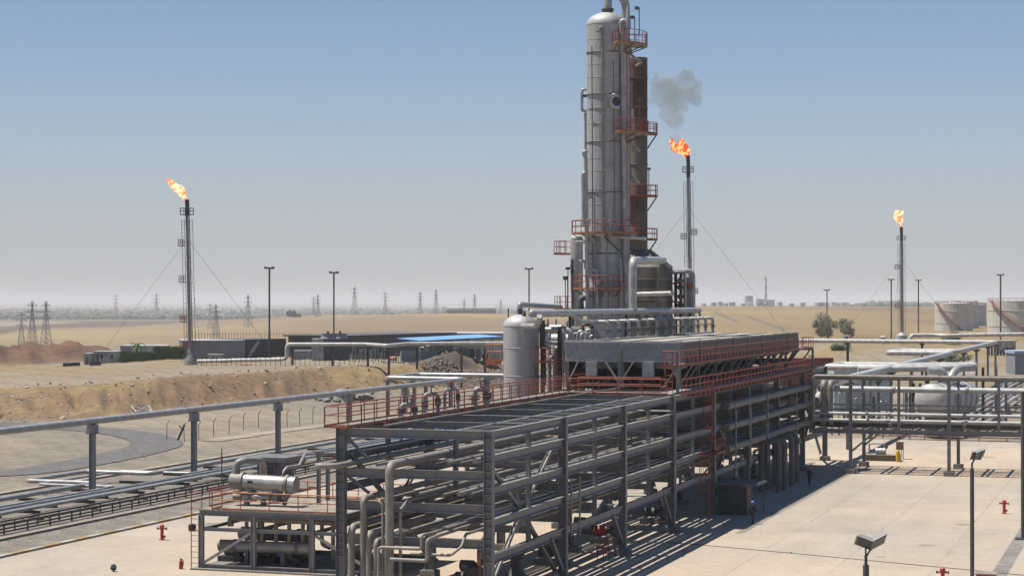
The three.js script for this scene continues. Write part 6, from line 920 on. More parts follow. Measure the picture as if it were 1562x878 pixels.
// ---------------------------------------------------------------- far things: pylons, masts, tanks, town
{
  const pylon = h => { const legs = [], w = t => lerp(h * 0.1, h * 0.014, Math.min(1, t * 1.25)), arms = []; const pt = (t, sx, sz) => [sx * w(t), t * h, sz * w(t)], th = h * 0.0085;
    for (const sx of [-1, 1]) for (const sz of [-1, 1]) for (let k = 0; k < 6; k++) legs.push(bar(pt(k / 6, sx, sz), pt((k + 1) / 6, sx, sz), th));
    for (let k = 0; k < 9; k++) { const a = k / 9.5, b = (k + 1) / 9.5; for (const s of [-1, 1]) { legs.push(bar(pt(a, -1, s), pt(b, 1, s), th * 0.7), bar(pt(a, 1, s), pt(b, -1, s), th * 0.7), bar(pt(a, s, -1), pt(b, s, 1), th * 0.7), bar(pt(b, -1, s), pt(b, 1, s), th * 0.7)); } }
    for (const [t, l] of [[0.62, 0.14], [0.76, 0.17], [0.9, 0.12]]) arms.push([bar([-l * h, t * h, 0], [l * h, t * h, 0], th * 1.3), bar([-l * h, t * h, 0], [0, (t + 0.05) * h, 0], th), bar([l * h, t * h, 0], [0, (t + 0.05) * h, 0], th)]); return [legs, arms]; };
  const [lg, ar] = pylon(40), proto = thing('power_pylon', '', 'pylon', [0, 0, 0], 'power pylons across the plain'), pm = mat([0.133, 0.133, 0.133], { roughness: 0.6 }); P('lattice_body', lg, pm, proto); for (const a of ar) P('cross_arm', a, pm, proto);
  const list = [[32, 475, 1650], [48.5, 459, 1700], [69.5, 459, 1690], [320, 462, 2500], [329, 464, 1880], [378, 449, 2300], [478, 452, 3000], [484.5, 449, 2600], [540.5, 437, 2800], [587.5, 445, 2870], [641, 445, 2870], [665, 441, 2800], [708, 455, 2880], [724, 448, 2850], [764, 456, 2880], [176, 448, 5200], [238, 447, 5000]];
  const lb = ['shortest lattice pylon at the far left edge of the plain', 'left of two tall lattice pylons above the reddish spoil heap', 'right of two tall lattice pylons above the reddish spoil heap', 'faint lattice pylon just right of the embankment flare', 'nearer lattice pylon above the pale grey plant building', 'lattice pylon left of the nearest light mast', 'left of two lattice pylons overlapping near the second light mast', 'right of two lattice pylons overlapping near the second light mast', 'lattice pylon on the skyline right of the second light mast', 'small lattice pylon right of the skyline one', 'left of a pair of lattice pylons on the middle skyline', 'right of a pair of lattice pylons on the middle skyline', 'short lattice pylon left of the greenhouses skyline', 'taller lattice pylon above the white greenhouses', 'short lattice pylon left of the vessel top', 'very faint pylon in the haze left of the embankment flare', 'very faint pylon in the haze close left of the embankment flare'];
  list.forEach(([px, y, d], i) => { const p = groundAt(px, d), o = i ? proto.clone() : proto; if (i) { o.name = numbered('power_pylon'); scene.add(o); } const h = EYE + (HOR - y) / F * d - p[1]; o.position.copy(V(p)); o.scale.setScalar(h / 40); o.rotation.y = 0.5 + (i % 3) * 0.35; o.userData.label = lb[i]; });
  // light masts
  const masts = [[410.5, 410, 432, 'tall light mast on the embankment, nearest of the masts on the left', 0.22], [509, 417, 460, 'second light mast on the embankment behind the cooling unit', 0.2], [807, 411, 520, 'light mast on the skyline above the upright vessel', 0.2], [1360, 427, 690, 'light mast just left of the flare by the tanks', 0.24], [1401.5, 428, 730, 'light mast between the flare and the storage tanks', 0.24], [1527, 420, 620, 'light mast before the big right hand storage tank', 0.26], [1262, 443, 712, 'short light mast among the eucalyptus trees', 0.2]];
  for (const [px, y, d, l, r] of masts) { const p = groundAt(px, d), q = onD(px, y, d), o = thing('light_mast', l, 'light mast', p, 'light masts'); P('mast_shaft', sweep([V([p[0], p[1] - 0.5, p[2]]), V([p[0], q[1], p[2]])], r, 8), M.iron, o); P('head_ring', cbox([p[0], q[1], p[2]], 1.6, 0.35, 1.6), M.iron, o); for (const s of [-0.9, 0.9]) P('lamp_head', cbox([p[0] + s, q[1] + 0.1, p[2]], 0.5, 0.4, 0.6), M.iron, o); }
  // white storage tanks with red stairs
  function tank(label, px0, px1, yTop, d, stair = true) {
    const r = (px1 - px0) / 2 * d / F, c = onD((px0 + px1) / 2, 480, d), e0 = pe((px0 + px1) / 2, d) - 1, h = EYE + (HOR - yTop) / F * (d - r) - e0, o = thing('storage_tank', label, 'storage tank', [c[0], e0, c[2]], 'white storage tanks');
    P('shell', sweep([V([c[0], e0, c[2]]), V([c[0], e0 + h, c[2]])], r, 56), M.tank, o); for (const t of [0.33, 0.66]) P('wind_girder', lathe([[r, 0], [r + 0.12, 0.02], [r + 0.12, 0.14], [r, 0.16]], [c[0], e0 + h * t + (t > 0.5 ? 1.2 : 0), c[2]], 56), M.tank, o);
    P('roof', lathe([[r, 0], [r * 0.5, 0.5], [0.01, 0.8]], [c[0], e0 + h, c[2]], 48), M.white, o);
    const rim = []; for (let k = 0; k < 28; k++) rim.push([c[0] + Math.cos(k / 28 * 6.2832) * (r - 0.2), e0 + h, c[2] + Math.sin(k / 28 * 6.2832) * (r - 0.2)]); const rr = P('roof_rim', lathe([[r - 0.3, 0], [r - 0.3, 0.05], [r, 0.05]], [c[0], e0 + h + 0.02, c[2]], 40), M.red, o); rail(rr, rim, M.red, { loop: true, step: 3, h: 1.1, r: 0.06, toe: null });
    if (stair) { const st = []; let prev; for (let k = 0; k <= 16; k++) { const t = k / 16, a = -Math.PI / 2 - 0.35 + t * 1.5 - Math.atan2(c[0] * C + c[2] * S, c[2] * C - c[0] * S) - 0.32, q = [c[0] + Math.cos(a) * (r + 0.5), e0 + h * (1 - t), c[2] + Math.sin(a) * (r + 0.5)]; if (prev) { st.push(bar(prev, q, 0.9, 0.2), bar([prev[0], prev[1] + 1, prev[2]], [q[0], q[1] + 1, q[2]], 0.12)); } prev = q; } P('spiral_stair', st, M.red, o); }
    return o;
  }
  tank('white storage tank with a red spiral stair, leftmost of the tank row', 1427, 1484, 463, 880); tank('white storage tank half hidden behind the leftmost one', 1436, 1493, 464, 960); tank('white storage tank farthest back in the tank row', 1446, 1504, 465, 1045); tank('large white storage tank cut by the right edge of the picture', 1508, 1600, 459, 760);
  // fuel depot and power station on the skyline
  [[1074, 8], [1089, 9], [1099, 7], [1107, 8], [1117, 10], [1134, 7], [1144, 11], [1158, 8], [1167, 9], [1190, 8], [1208, 8], [1225, 8], [1250, 16]].forEach(([px, w], i) => { const d = i === 12 ? 2900 : 4500, p = onD(px, 460, d), r = w / 2 * d / F, e0 = i === 12 ? 2 : -2, h = i === 12 ? 12 : 12 + (i * 7 % 5), o = thing('depot_tank', `hazy distant depot tank on the skyline, ${['first', 'second', 'third', 'fourth', 'fifth', 'sixth', 'seventh', 'eighth', 'ninth', 'tenth', 'eleventh', 'twelfth', 'last and largest'][i]} right of the furnace`, 'storage tank', [p[0], e0, p[2]], 'depot tanks on the skyline'); P('shell', sweep([V([p[0], e0, p[2]]), V([p[0], e0 + h, p[2]])], r, 24), i % 3 ? M.wallGrey : M.white, o); P('roof', lathe([[r, 0], [0.1, r * 0.15]], [p[0], e0 + h, p[2]], 24), M.white, o); });
  { const d = 5600, p = onD(1168.5, 460, d), o = thing('striped_chimney', 'tall red and white banded chimney in the haze on the skyline', 'chimney', [p[0], 0, p[2]]), top = EYE + (HOR - 422) / F * d; for (let k = 0; k < 7; k++) { const a = lerp(0, top, k / 7), b = lerp(0, top, (k + 1) / 7), r = t => lerp(4.2, 3.1, t); P('band', lathe([[r(k / 7), 0], [r((k + 1) / 7), b - a]], [p[0], a, p[2]], 20), k % 2 ? M.white : M.fire, o); } }
  [[1144, 10, 451, 'hazy boiler house with a gap in its roofline left of the chimney'], [1162, 12, 456, 'hazy low turbine hall at the foot of the chimney'], [1176, 12, 457, 'hazy square block right of the chimney foot']].forEach(([px, w, y, l]) => house('power_station', l, 'building', foot(px - w / 2, px + w / 2, 5500, 5500, 40), -2, EYE + (HOR - y) / F * 5500 + 2, M.wallGrey, { windows: [[0.2, 0.4, 8, 10]] }));
  // greenhouses
  for (let k = 0; k < 7; k++) { const d = 3080 + k * 22, a = onD(678 + k * 5, 0, d), b = onD(700 + k * 9, 0, d + 25), e = pe(700, 3080) + 5, o = thing('greenhouse', `long white polytunnel greenhouse on the plain, ${tagOrd[k]} of the row`, 'greenhouse', [a[0], e, a[2]], 'polytunnel greenhouses'); P('tunnel', sweep([V([a[0], e, a[2]]), V([b[0], e, b[2]])], 6, 16), M.white, o); P('foundation_wall', bar([a[0], e - 3, a[2]], [b[0], e - 3, b[2]], 12.4, 6), M.block, o); }
  // far town and its trees, one mass in the haze
  const R = rng(101), N = 1900, im = new THREE.InstancedMesh(new THREE.BoxGeometry(1, 1, 1).translate(0, 0.5, 0), mat([0.415, 0.39, 0.357]), N), m4 = new THREE.Matrix4(), q = new THREE.Quaternion();
  for (let i = 0; i < N; i++) { const right = R() > 0.86, px = right ? 1250 + R() * 330 : -60 + R() * 900, d = right ? 4600 + R() * 1200 : 4700 + Math.pow(R(), 1.5) * 5200, p = groundAt(px, d), h = 4 + R() * R() * 14, w = 8 + R() * 16; m4.compose(V(p), q.setFromAxisAngle(new THREE.Vector3(0, 1, 0), R() * 3), new THREE.Vector3(w, h, w * 0.8)); im.setMatrixAt(i, m4); const t = 0.5 + R() * 0.9; im.setColorAt(i, L(t, t * 0.97, t * 0.92)); } im.name = 'distant_town'; im.userData = { kind: 'stuff', label: 'distant low town spread across the hazy plain', category: 'town' }; scene.add(im);
  const N3 = 3400, tr = new THREE.InstancedMesh(new THREE.IcosahedronGeometry(1, 1), mat([0.071, 0.075, 0.054], { roughness: 1 }), N3);
  for (let i = 0; i < N3; i++) { const right = R() > 0.9, px = right ? 1300 + R() * 280 : -60 + R() * 900, d = right ? 4500 + R() * 600 : 4650 + Math.pow(R(), 2) * 3600, c = fbm(px * 0.02, d * 0.002, 66, 3); if (c < 0.45 && R() > 0.3) continue; const p = groundAt(px, d), s = 4 + R() * 5; m4.compose(V([p[0], p[1] + s * 0.5, p[2]]), q.setFromEuler(new THREE.Euler(R() * 6, R() * 6, 0)), new THREE.Vector3(s * (1 + R()), s, s)); tr.setMatrixAt(i, m4); } tr.name = 'distant_trees'; tr.userData = { kind: 'stuff', label: 'hazy dark belt of trees among the distant town', category: 'trees' }; scene.add(tr);
  { const p = groundAt(446, 2850), o = thing('lone_thicket', 'dark rounded clump of trees alone on the field crest', 'trees', p), b = []; const R5 = rng(6); for (let k = 0; k < 9; k++) b.push([p[0] + (k - 4) * 1.9, p[1] + 3 + (k < 6 ? 3 : 0.5), p[2] + R5() * 6, 3.6, k < 6 ? 4.5 : 2.5]); P('crown', leaves(R5, b, 2400, 0.9), hedgeM, o); P('trunk', rod(p, [p[0], p[1] + 6, p[2]], 0.5, 6), M.bark, o); }
  // small things at the field edge right of the cooler
  { const p = groundAt(1291, 640), o = thing('water_tank', 'blue grey water tank on a white base by the bushy eucalyptus', 'water tank', p); P('tank_body', drum([p[0], p[1] + 0.9, p[2]], [p[0], p[1] + 2.9, p[2]], 0.75, 16), mat([0.133, 0.166, 0.207]), o); P('tank_base', cbox(p, 2, 0.9, 1.6), M.white, o); }
  { const p = groundAt(1348, 640), o = thing('white_pillbox', 'small white cylindrical pillbox on a slab left of the flare', 'tank', p); P('pillbox_body', sweep([V(p), V([p[0], p[1] + 2.5, p[2]])], 0.95, 20), M.white, o); P('pillbox_cap', lathe([[1.15, 0], [1.15, 0.2], [0.01, 0.5]], [p[0], p[1] + 2.5, p[2]], 20), M.white, o); P('slab', cbox([p[0], p[1] - 0.2, p[2]], 9, 0.35, 3), M.concrete, o); }
  house('blue_shed', 'blue roofed pale shed at the right edge below the big tank', 'shed', foot(1549, 1600, 430, 430, 8), pe(1560, 430), 4.6, M.wallGrey, { roof: 0.6, roofM: mat([0.249, 0.349, 0.457]) }); house('long_low_store', 'long pale low store building before the big right hand tank', 'shed', foot(1521, 1550, 560, 560, 6), pe(1530, 560), 3.4, M.wall, { roof: 0.3, roofM: M.white, over: 0.6 });
  const RR = rng(55); for (let k = 0; k < 9; k++) { const px = 1509 + k * 4.6, p = groundAt(px, 545), h = 1.4 + RR() * 1.8, o = thing('valve_stand', `dark valve stand before the long low store, ${tagOrd[k]} from the tank row`, 'valve', p, 'valve stands before the store'); P('stand', rod(p, [p[0], p[1] + h, p[2]], 0.3, 8), M.iron, o); P('wheel', disc([p[0], p[1] + h, p[2]], [0, 1, 0], 0.7, 0.2, 12), M.iron, o); } for (let k = 0; k < 6; k++) { const p = groundAt(1486 + k * 2.6, 640), o = thing('red_manifold', `red foam manifold stub at the tank row foot, ${tagOrd[k]} from the left`, 'valve', p, 'red manifold stubs'); P('stub', rod(p, [p[0], p[1] + 1.3, p[2]], 0.22, 8), M.fire, o); P('cross_tube', rod([p[0] - 0.4, p[1] + 0.9, p[2]], [p[0] + 0.4, p[1] + 0.9, p[2]], 0.16, 8), M.fire, o); }
  { const o = thing('field_fence', 'thin post fence along the field edge left of the tank flare', 'fence', groundAt(1330, 660)); for (let px = 1300; px < 1425; px += 3.6) { const p = groundAt(px, 672); P('fence_post', rod(p, [p[0], p[1] + 2.4, p[2]], 0.06, 5), M.pipe, o); } }
}
// ---------------------------------------------------------------- people and small things in the yard
function figure(bones, n, lo, size) { // smooth skin round tapered bones [[a, ra, b, rb]...]
  const mc = new MarchingCubes(n, new THREE.MeshBasicMaterial(), false, false, 60000); mc.isolation = 0;
  const p = new THREE.Vector3(), ab = new THREE.Vector3(), B = bones.map(([a, ra, b, rb, k = 0.03]) => ({ a: new THREE.Vector3(...a), b: new THREE.Vector3(...b), ra, rb, k }));
  for (let k = 0; k < n; k++) for (let j = 0; j < n; j++) for (let i = 0; i < n; i++) {
    p.set(lo[0] + i / n * size, lo[1] + j / n * size, lo[2] + k / n * size); let f = 10;
    for (const s of B) { ab.subVectors(s.b, s.a); const t = clamp((p.x - s.a.x) * ab.x + (p.y - s.a.y) * ab.y + (p.z - s.a.z) * ab.z, 0, ab.lengthSq()) / (ab.lengthSq() + 1e-9), d = Math.hypot(p.x - s.a.x - ab.x * t, p.y - s.a.y - ab.y * t, p.z - s.a.z - ab.z * t) - lerp(s.ra, s.rb, t), h = clamp(0.5 + 0.5 * (f - d) / s.k); f = f * (1 - h) + d * h - s.k * h * (1 - h); }
    mc.field[k * n * n + j * n + i] = -f;
  }
  mc.update(); const c = mc.count, pos = new Float32Array(c * 3), nor = new Float32Array(c * 3);
  for (let i = 0; i < c; i++) { for (let q = 0; q < 3; q++) { pos[3 * i + q] = lo[q] + (mc.positionArray[3 * i + q] * 0.5 + 0.5) * size; nor[3 * i + q] = mc.normalArray[3 * i + q]; } }
  const g = new THREE.BufferGeometry(); g.setAttribute('position', new THREE.BufferAttribute(pos, 3)); g.setAttribute('normal', new THREE.BufferAttribute(nor, 3)); g.setAttribute('uv', new THREE.BufferAttribute(new Float32Array(c * 2), 2)); return g;
}
function person(label, px, py, turn, stride, helmet, h = 1.76) {
  const p = gnd(px, py), o = new THREE.Group(); o.name = numbered('person'); o.position.copy(V(p)); o.rotation.y = turn; o.userData = { label, category: 'person', group: 'workers in the yard' }; scene.add(o);
  const k = h / 1.76, s = stride, body = [];
  for (const q of [-1, 1]) { const f = s * q; body.push([[q * 0.09, 0.93, 0], 0.1, [q * 0.1, 0.5, f * 0.55 + 0.04], 0.068, 0.05], [[q * 0.1, 0.5, f * 0.55 + 0.04], 0.066, [q * 0.1, 0.09, f], 0.046, 0.02], [[q * 0.1, 0.05, f - 0.05], 0.045, [q * 0.11, 0.035, f + 0.15], 0.038, 0.02],
    [[q * 0.19, 1.42, 0], 0.062, [q * 0.25, 1.14, -f * 0.4 - 0.02], 0.048, 0.04], [[q * 0.25, 1.14, -f * 0.4 - 0.02], 0.046, [q * 0.25, 0.89, -f * 0.9 + 0.06], 0.034, 0.02]); }
  body.push([[0, 0.96, 0], 0.135, [0, 1.15, 0], 0.125, 0.07], [[0, 1.15, 0], 0.125, [0, 1.36, 0], 0.14, 0.06], [[-0.1, 1.4, 0], 0.09, [0.1, 1.4, 0], 0.09, 0.06], [[0, 1.45, 0.01], 0.055, [0, 1.56, 0.02], 0.052, 0.02], [[0, 1.62, 0.02], 0.088, [0, 1.68, 0.015], 0.092, 0.02], [[0, 1.57, 0.055], 0.05, [0, 1.6, 0.06], 0.055, 0.02]);
  const parts = [figure(body, 96, [-0.9, -0.02, -0.9], 1.84)];
  for (const q of [-1, 1]) { const w = [q * 0.25, 0.87, -s * q * 0.9 + 0.065], B = [[w, 0.03, [w[0], w[1] - 0.08, w[2] + 0.01], 0.034, 0.01]]; for (let f = 0; f < 4; f++) { const z = w[2] - 0.025 + f * 0.018, l = [0.06, 0.075, 0.08, 0.065][f]; B.push([[w[0], w[1] - 0.09, z], 0.009, [w[0], w[1] - 0.09 - l * 0.6, z + 0.004], 0.0085, 0.004], [[w[0], w[1] - 0.09 - l * 0.6, z + 0.004], 0.0085, [w[0] - q * 0.016, w[1] - 0.09 - l, z + 0.006], 0.0075, 0.003]); } B.push([[w[0], w[1] - 0.03, w[2] + 0.03], 0.012, [w[0] - q * 0.01, w[1] - 0.08, w[2] + 0.058], 0.0095, 0.006]); parts.push(figure(B, 44, [w[0] - 0.13, w[1] - 0.21, w[2] - 0.13], 0.26)); }
  const cm = [0.014, 0.017, 0.03], skin = [0.26, 0.14, 0.085], boot = [0.015, 0.013, 0.012], g = merge(parts), col = new Float32Array(g.attributes.position.count * 3), P0 = g.attributes.position;
  for (let i = 0; i < P0.count; i++) { const y = P0.getY(i), x = Math.abs(P0.getX(i)), c = y < 0.1 ? boot : y > 1.5 ? skin : (y < 0.9 && x > 0.2) ? skin : cm; col.set(c, 3 * i); }
  g.setAttribute('color', new THREE.BufferAttribute(col, 3)); g.scale(k, k, k);
  const add = (n, geo, m) => { const e = new THREE.Mesh(geo, m); e.name = n; e.castShadow = e.receiveShadow = true; o.add(e); return e; };
  add('body', g, mat([1, 1, 1], { vertexColors: true, roughness: 0.9 }));
  const dome = []; for (let i = 0; i <= 8; i++) dome.push(new THREE.Vector2(Math.max(1e-3, 0.128 * Math.cos(i / 8 * Math.PI / 2)), 0.13 * Math.sin(i / 8 * Math.PI / 2)));
  const hm = add('helmet', new THREE.LatheGeometry(dome, 24).translate(0, 1.66 * k, 0.015), helmet); const br = new THREE.Mesh(new THREE.CylinderGeometry(0.14, 0.15, 0.015, 24).scale(1, 1, 1.15).translate(0, 1.66 * k, 0.04), helmet); br.name = 'brim'; hm.add(br);
  for (const q of [-1, 1]) { add('eye', new THREE.SphereGeometry(0.013, 8, 6).translate(q * 0.033, 1.635 * k, 0.108), M.black); add('ear', new THREE.SphereGeometry(0.028, 8, 6).scale(0.4, 1, 0.7).translate(q * 0.094, 1.615 * k, 0.01), mat(skin)); }
  add('nose', new THREE.ConeGeometry(0.014, 0.045, 6).translate(0, 1.61 * k, 0.116), mat(skin)); add('mouth', new THREE.BoxGeometry(0.042, 0.008, 0.01).translate(0, 1.568 * k, 0.108), mat([0.133, 0.042, 0.033]));
  add('hair', new THREE.SphereGeometry(0.1, 14, 10).scale(1, 0.62, 1).translate(0, 1.655 * k, -0.012), M.black);
}
person('person in dark blue overalls and a bright blue helmet walking in the rack\'s shade', 1148, 799, 2.6, 0.16, M.blue); person('person in dark overalls and an orange helmet striding under the rack end', 1235, 742, -0.35, 0.2, mat([0.498, 0.083, 0.025], { roughness: 0.4 }));
function hydrant(label, px, py, h) {
  const p = gnd(px, py), o = thing('fire_hydrant', label, 'hydrant', p, 'red hydrants in the yard');
  P('barrel', lathe([[0.2, 0], [0.2, 0.08], [0.12, 0.1], [0.12, h * 0.8], [0.17, h * 0.82], [0.17, h * 0.88], [0.1, h * 0.95], [0.02, h]], p, 18), M.fire, o);
  P('outlet', rod([p[0] - 0.32, h * 0.72, p[2]], [p[0] + 0.32, h * 0.72, p[2]], 0.07, 10), M.fire, o); for (const s of [-1, 1]) P('outlet_cap', disc([p[0] + s * 0.34, h * 0.72, p[2]], [1, 0, 0], 0.1, 0.07, 12), M.iron, o); P('lower_outlet', rod([p[0], h * 0.22, p[2]], [p[0] + 0.26, h * 0.22, p[2]], 0.08, 10), M.fire, o); P('bonnet', disc([p[0], h * 0.86, p[2]], [0, 1, 0], 0.19, 0.06, 12), M.fire, o);
}
hydrant('red fire hydrant by the painted kerb left of the exchanger platform', 247, 823, 1.15); hydrant('red fire hydrant on the open yard at the right', 1532, 783, 1.15); hydrant('red fire hydrant cut by the bottom edge near the right light pole', 1438, 893, 1.15);
{ const p = gnd(276, 867), o = thing('fire_extinguisher', 'red fire extinguisher standing alone on the yard left of the ladder', 'extinguisher', p); P('cylinder', lathe([[0.12, 0], [0.13, 0.05], [0.13, 0.45], [0.06, 0.56], [0.02, 0.58]], p, 16), M.fire, o); P('valve_head', cbox([p[0], 0.56, p[2]], 0.1, 0.1, 0.1), M.dark, o); P('hose', pipe([[p[0] + 0.05, 0.6, p[2]], [p[0] + 0.18, 0.55, p[2]], [p[0] + 0.16, 0.2, p[2]]], 0.018), M.dark, o); }
{ const p = gnd(293, 809), o = thing('black_drum', 'short black tub standing on the yard near the left hydrant', 'tub', p); P('tub', lathe([[0.27, 0], [0.3, 0.42], [0.26, 0.42], [0.23, 0.05], [0.01, 0.05]], p, 18), M.black, o); P('handle', pipe([[p[0] - 0.27, 0.4, p[2]], [p[0] - 0.2, 0.52, p[2]], [p[0] + 0.2, 0.52, p[2]], [p[0] + 0.27, 0.4, p[2]]], 0.02), M.iron, o); }
{ const p = gnd(173, 871), o = thing('floor_lamp', 'small dark round ground floodlight lying on the yard at bottom left', 'floodlight', p); P('lamp_body', disc([p[0], 0.25, p[2]], [0.5, 0.7, -0.4], 0.19, 0.18, 18), M.dark, o); P('lamp_glass', disc([p[0] + 0.07, 0.35, p[2] - 0.05], [0.5, 0.7, -0.4], 0.16, 0.02, 18), M.glass, o); P('bracket', rod([p[0], 0, p[2]], [p[0], 0.25, p[2]], 0.04), M.iron, o); }
// corrugated shelter, U-bend pipes and bench at the rack's shaded side
{
  const p = gnd(1124, 783), o = thing('shelter_hut', 'dark corrugated hut with an overhanging roof in the rack\'s shade', 'hut', [p[0], 0, p[2]]), [x, , u] = p, hm = mat([0.075, 0.073, 0.071], { map: T.rust, roughness: 0.8 });
  P('wall', box(x - 1.35, x + 0.9, 0, 2.35, u - 0.9, u + 1.6), hm, o); for (let k = 0; k <= 14; k++) P('corrugation', box(x - 1.35 + k * 0.16, x - 1.28 + k * 0.16, 0.03, 2.32, u - 0.95, u - 0.9), hm, o); P('roof', box(x - 1.6, x + 2.0, 2.35, 2.55, u - 1.3, u + 2.1), mat([0.108, 0.108, 0.112], { map: T.rust }), o); P('door', box(x + 0.9, x + 0.95, 0.05, 2, u - 0.5, u + 0.5), M.timber, o); P('roof_post', rod([x + 1.8, 0, u + 1.8], [x + 1.8, 2.35, u + 1.8], 0.05, 6), M.iron, o);
  [[1188, 751], [1197, 747], [1208, 741], [1215, 736]].forEach(([px, py], i) => { const q = gnd(px, py); pipeThing('ubend_pipe', `dark inverted U pipe at the rack's shaded foot, ${tagOrd[i]} from the hut`, [[q[0], 0, q[2]], [q[0], 4.5, q[2]], [q[0] - 1.6, 4.5, q[2] + 0.2], [q[0] - 1.6, 0, q[2] + 0.2]], 0.27, mat([0.133, 0.129, 0.124], { map: T.clad }), { group: 'inverted U pipes', bend: 2 }); });
  const b = gnd(925, 853), be = thing('bench', 'red brown slatted bench under the rack beside a column', 'bench', [b[0], 0, b[2]]), bm = mat([0.183, 0.05, 0.033], { roughness: 0.7 }), R = (a, c) => [b[0] + a * 0.3 - c * 0.95, b[2] + a * 0.95 + c * 0.3];
  for (let k = 0; k < 3; k++) { const [x0, u0] = R(-0.8, -0.2 + k * 0.17), [x1, u1] = R(0.8, -0.2 + k * 0.17); P('seat_slat', bar([x0, 0.46, u0], [x1, 0.46, u1], 0.14, 0.04), bm, be); } for (let k = 0; k < 3; k++) { const [x0, u0] = R(-0.8, 0.28), [x1, u1] = R(0.8, 0.28); P('back_slat', bar([x0, 0.6 + k * 0.15, u0], [x1, 0.6 + k * 0.15, u1], 0.03, 0.12), bm, be); } for (const a of [-0.7, 0.7]) for (const c of [-0.22, 0.24]) { const [x0, u0] = R(a, c); P('leg', rod([x0, 0, u0], [x0, c > 0 ? 0.95 : 0.46, u0], 0.025, 6), M.iron, be); }
  // pumps on the ground inside the rack
  [[-38.5, 108], [-40, 113], [-37.5, 121], [-39, 128], [-37.2, 133], [-40.2, 138], [-37, 146], [-39, 160], [-37, 172], [-38, 186]].forEach(([px, pu], i) => { const w = thing('rack_pump', `dark process pump on the ground inside the rack, ${tagOrd[i]} from the front`, 'pump', [px, 0, pu], 'pumps inside the rack'); P('plinth', cbox([px, 0, pu], 2.4, 0.35, 1), M.block, w); P('motor', drum([px - 0.9, 0.85, pu], [px - 0.1, 0.85, pu], 0.34, 16), i === 4 ? M.fire : M.iron, w); P('casing', disc([px + 0.5, 0.85, pu], [1, 0, 0], 0.45, 0.35, 18), M.iron, w); P('discharge', pipe([[px + 0.5, 0.9, pu], [px + 0.5, 2.6, pu], [px + 0.5, 2.6, pu + 2]], 0.12), M.tan, w); P('coupling_guard', cbox([px + 0.15, 0.65, pu], 0.35, 0.4, 0.4), M.dark, w); });
  for (const [i, u] of [104, 111.5].entries()) { const w = thing('foundation_plinth', `${i ? 'farther' : 'nearer'} dark bell shaped foundation block inside the front bays`, 'foundation', [-36.9, 0, u], 'foundation blocks in the rack'); P('block', cbox([-36.9, 0, u], 1.7, 0.5, 1.7), M.iron, w); P('pedestal', lathe([[0.75, 0.5], [0.35, 0.95], [0.3, 1.5], [0.7, 2.1]], [-36.9, 0, u], 12), M.iron, w); }
  const st = thing('marker_posts', 'pair of thin red upright posts behind the front risers', 'posts', [-36, 0, 103]); for (const q of [-36.2, -35.7]) P('post_shaft', rod([q, 0, 103], [q, 3, 103], 0.05, 6), M.orange, st);
}
// skid and sign under the pipe bridge
{
  const a = gnd(1345, 702), o = thing('pump_skid', 'low dark pump skid with a pale pump under the pipe bridge', 'skid', [a[0], 0, a[2]]); P('skid_frame', box(a[0] - 1.9, a[0] + 1.9, 0, 0.6, a[2] - 0.7, a[2] + 0.9), mat([0.133, 0.116, 0.091]), o); P('deck', box(a[0] - 2, a[0] + 2, 0.6, 0.66, a[2] - 0.8, a[2] + 1), M.grate, o); P('pump_body', drum([a[0] - 0.6, 1.0, a[2]], [a[0] + 0.4, 1.0, a[2]], 0.35, 16), M.clad, o); P('valve_wheel', disc([a[0] + 0.4, 1.5, a[2]], [0, 0, 1], 0.3, 0.06, 14), M.iron, o); P('pipe_hoop', pipe([[a[0] - 1.3, 0.6, a[2]], [a[0] - 1.3, 1.8, a[2]], [a[0] + 0.3, 1.8, a[2]], [a[0] + 0.3, 1.2, a[2]]], 0.1), M.clad, o);
  const y = gnd(1370, 704), bt = thing('yellow_cylinder', 'yellow gas bottle standing beside the pump skid under the bridge', 'gas bottle', [y[0], 0, y[2]]); P('bottle', lathe([[0.2, 0], [0.22, 0.05], [0.22, 1.0], [0.12, 1.2], [0.05, 1.3]], [y[0], 0, y[2]], 16), M.yellow, bt); P('bottle_valve', cbox([y[0], 1.3, y[2]], 0.1, 0.12, 0.1), M.iron, bt); P('carry_handle', pipe([[y[0] + 0.2, 0.2, y[2]], [y[0] + 0.35, 0.4, y[2]], [y[0] + 0.35, 1.4, y[2]]], 0.03), M.dark, bt);
  const s = gnd(1378, 700), sg = thing('notice_board', 'dark notice board on a thin pole near the yellow gas bottle', 'board', [s[0], 0, s[2]]); P('pole', rod([s[0], 0, s[2]], [s[0], 1.9, s[2]], 0.04, 6), M.iron, sg); P('board', box(s[0] - 0.75, s[0] + 0.05, 1.0, 1.85, s[2] - 0.04, s[2]), M.timber, sg); P('foot_bar', box(s[0] - 0.1, s[0] + 1.0, 0.01, 0.06, s[2] - 0.06, s[2] + 0.06), M.iron, sg);
}
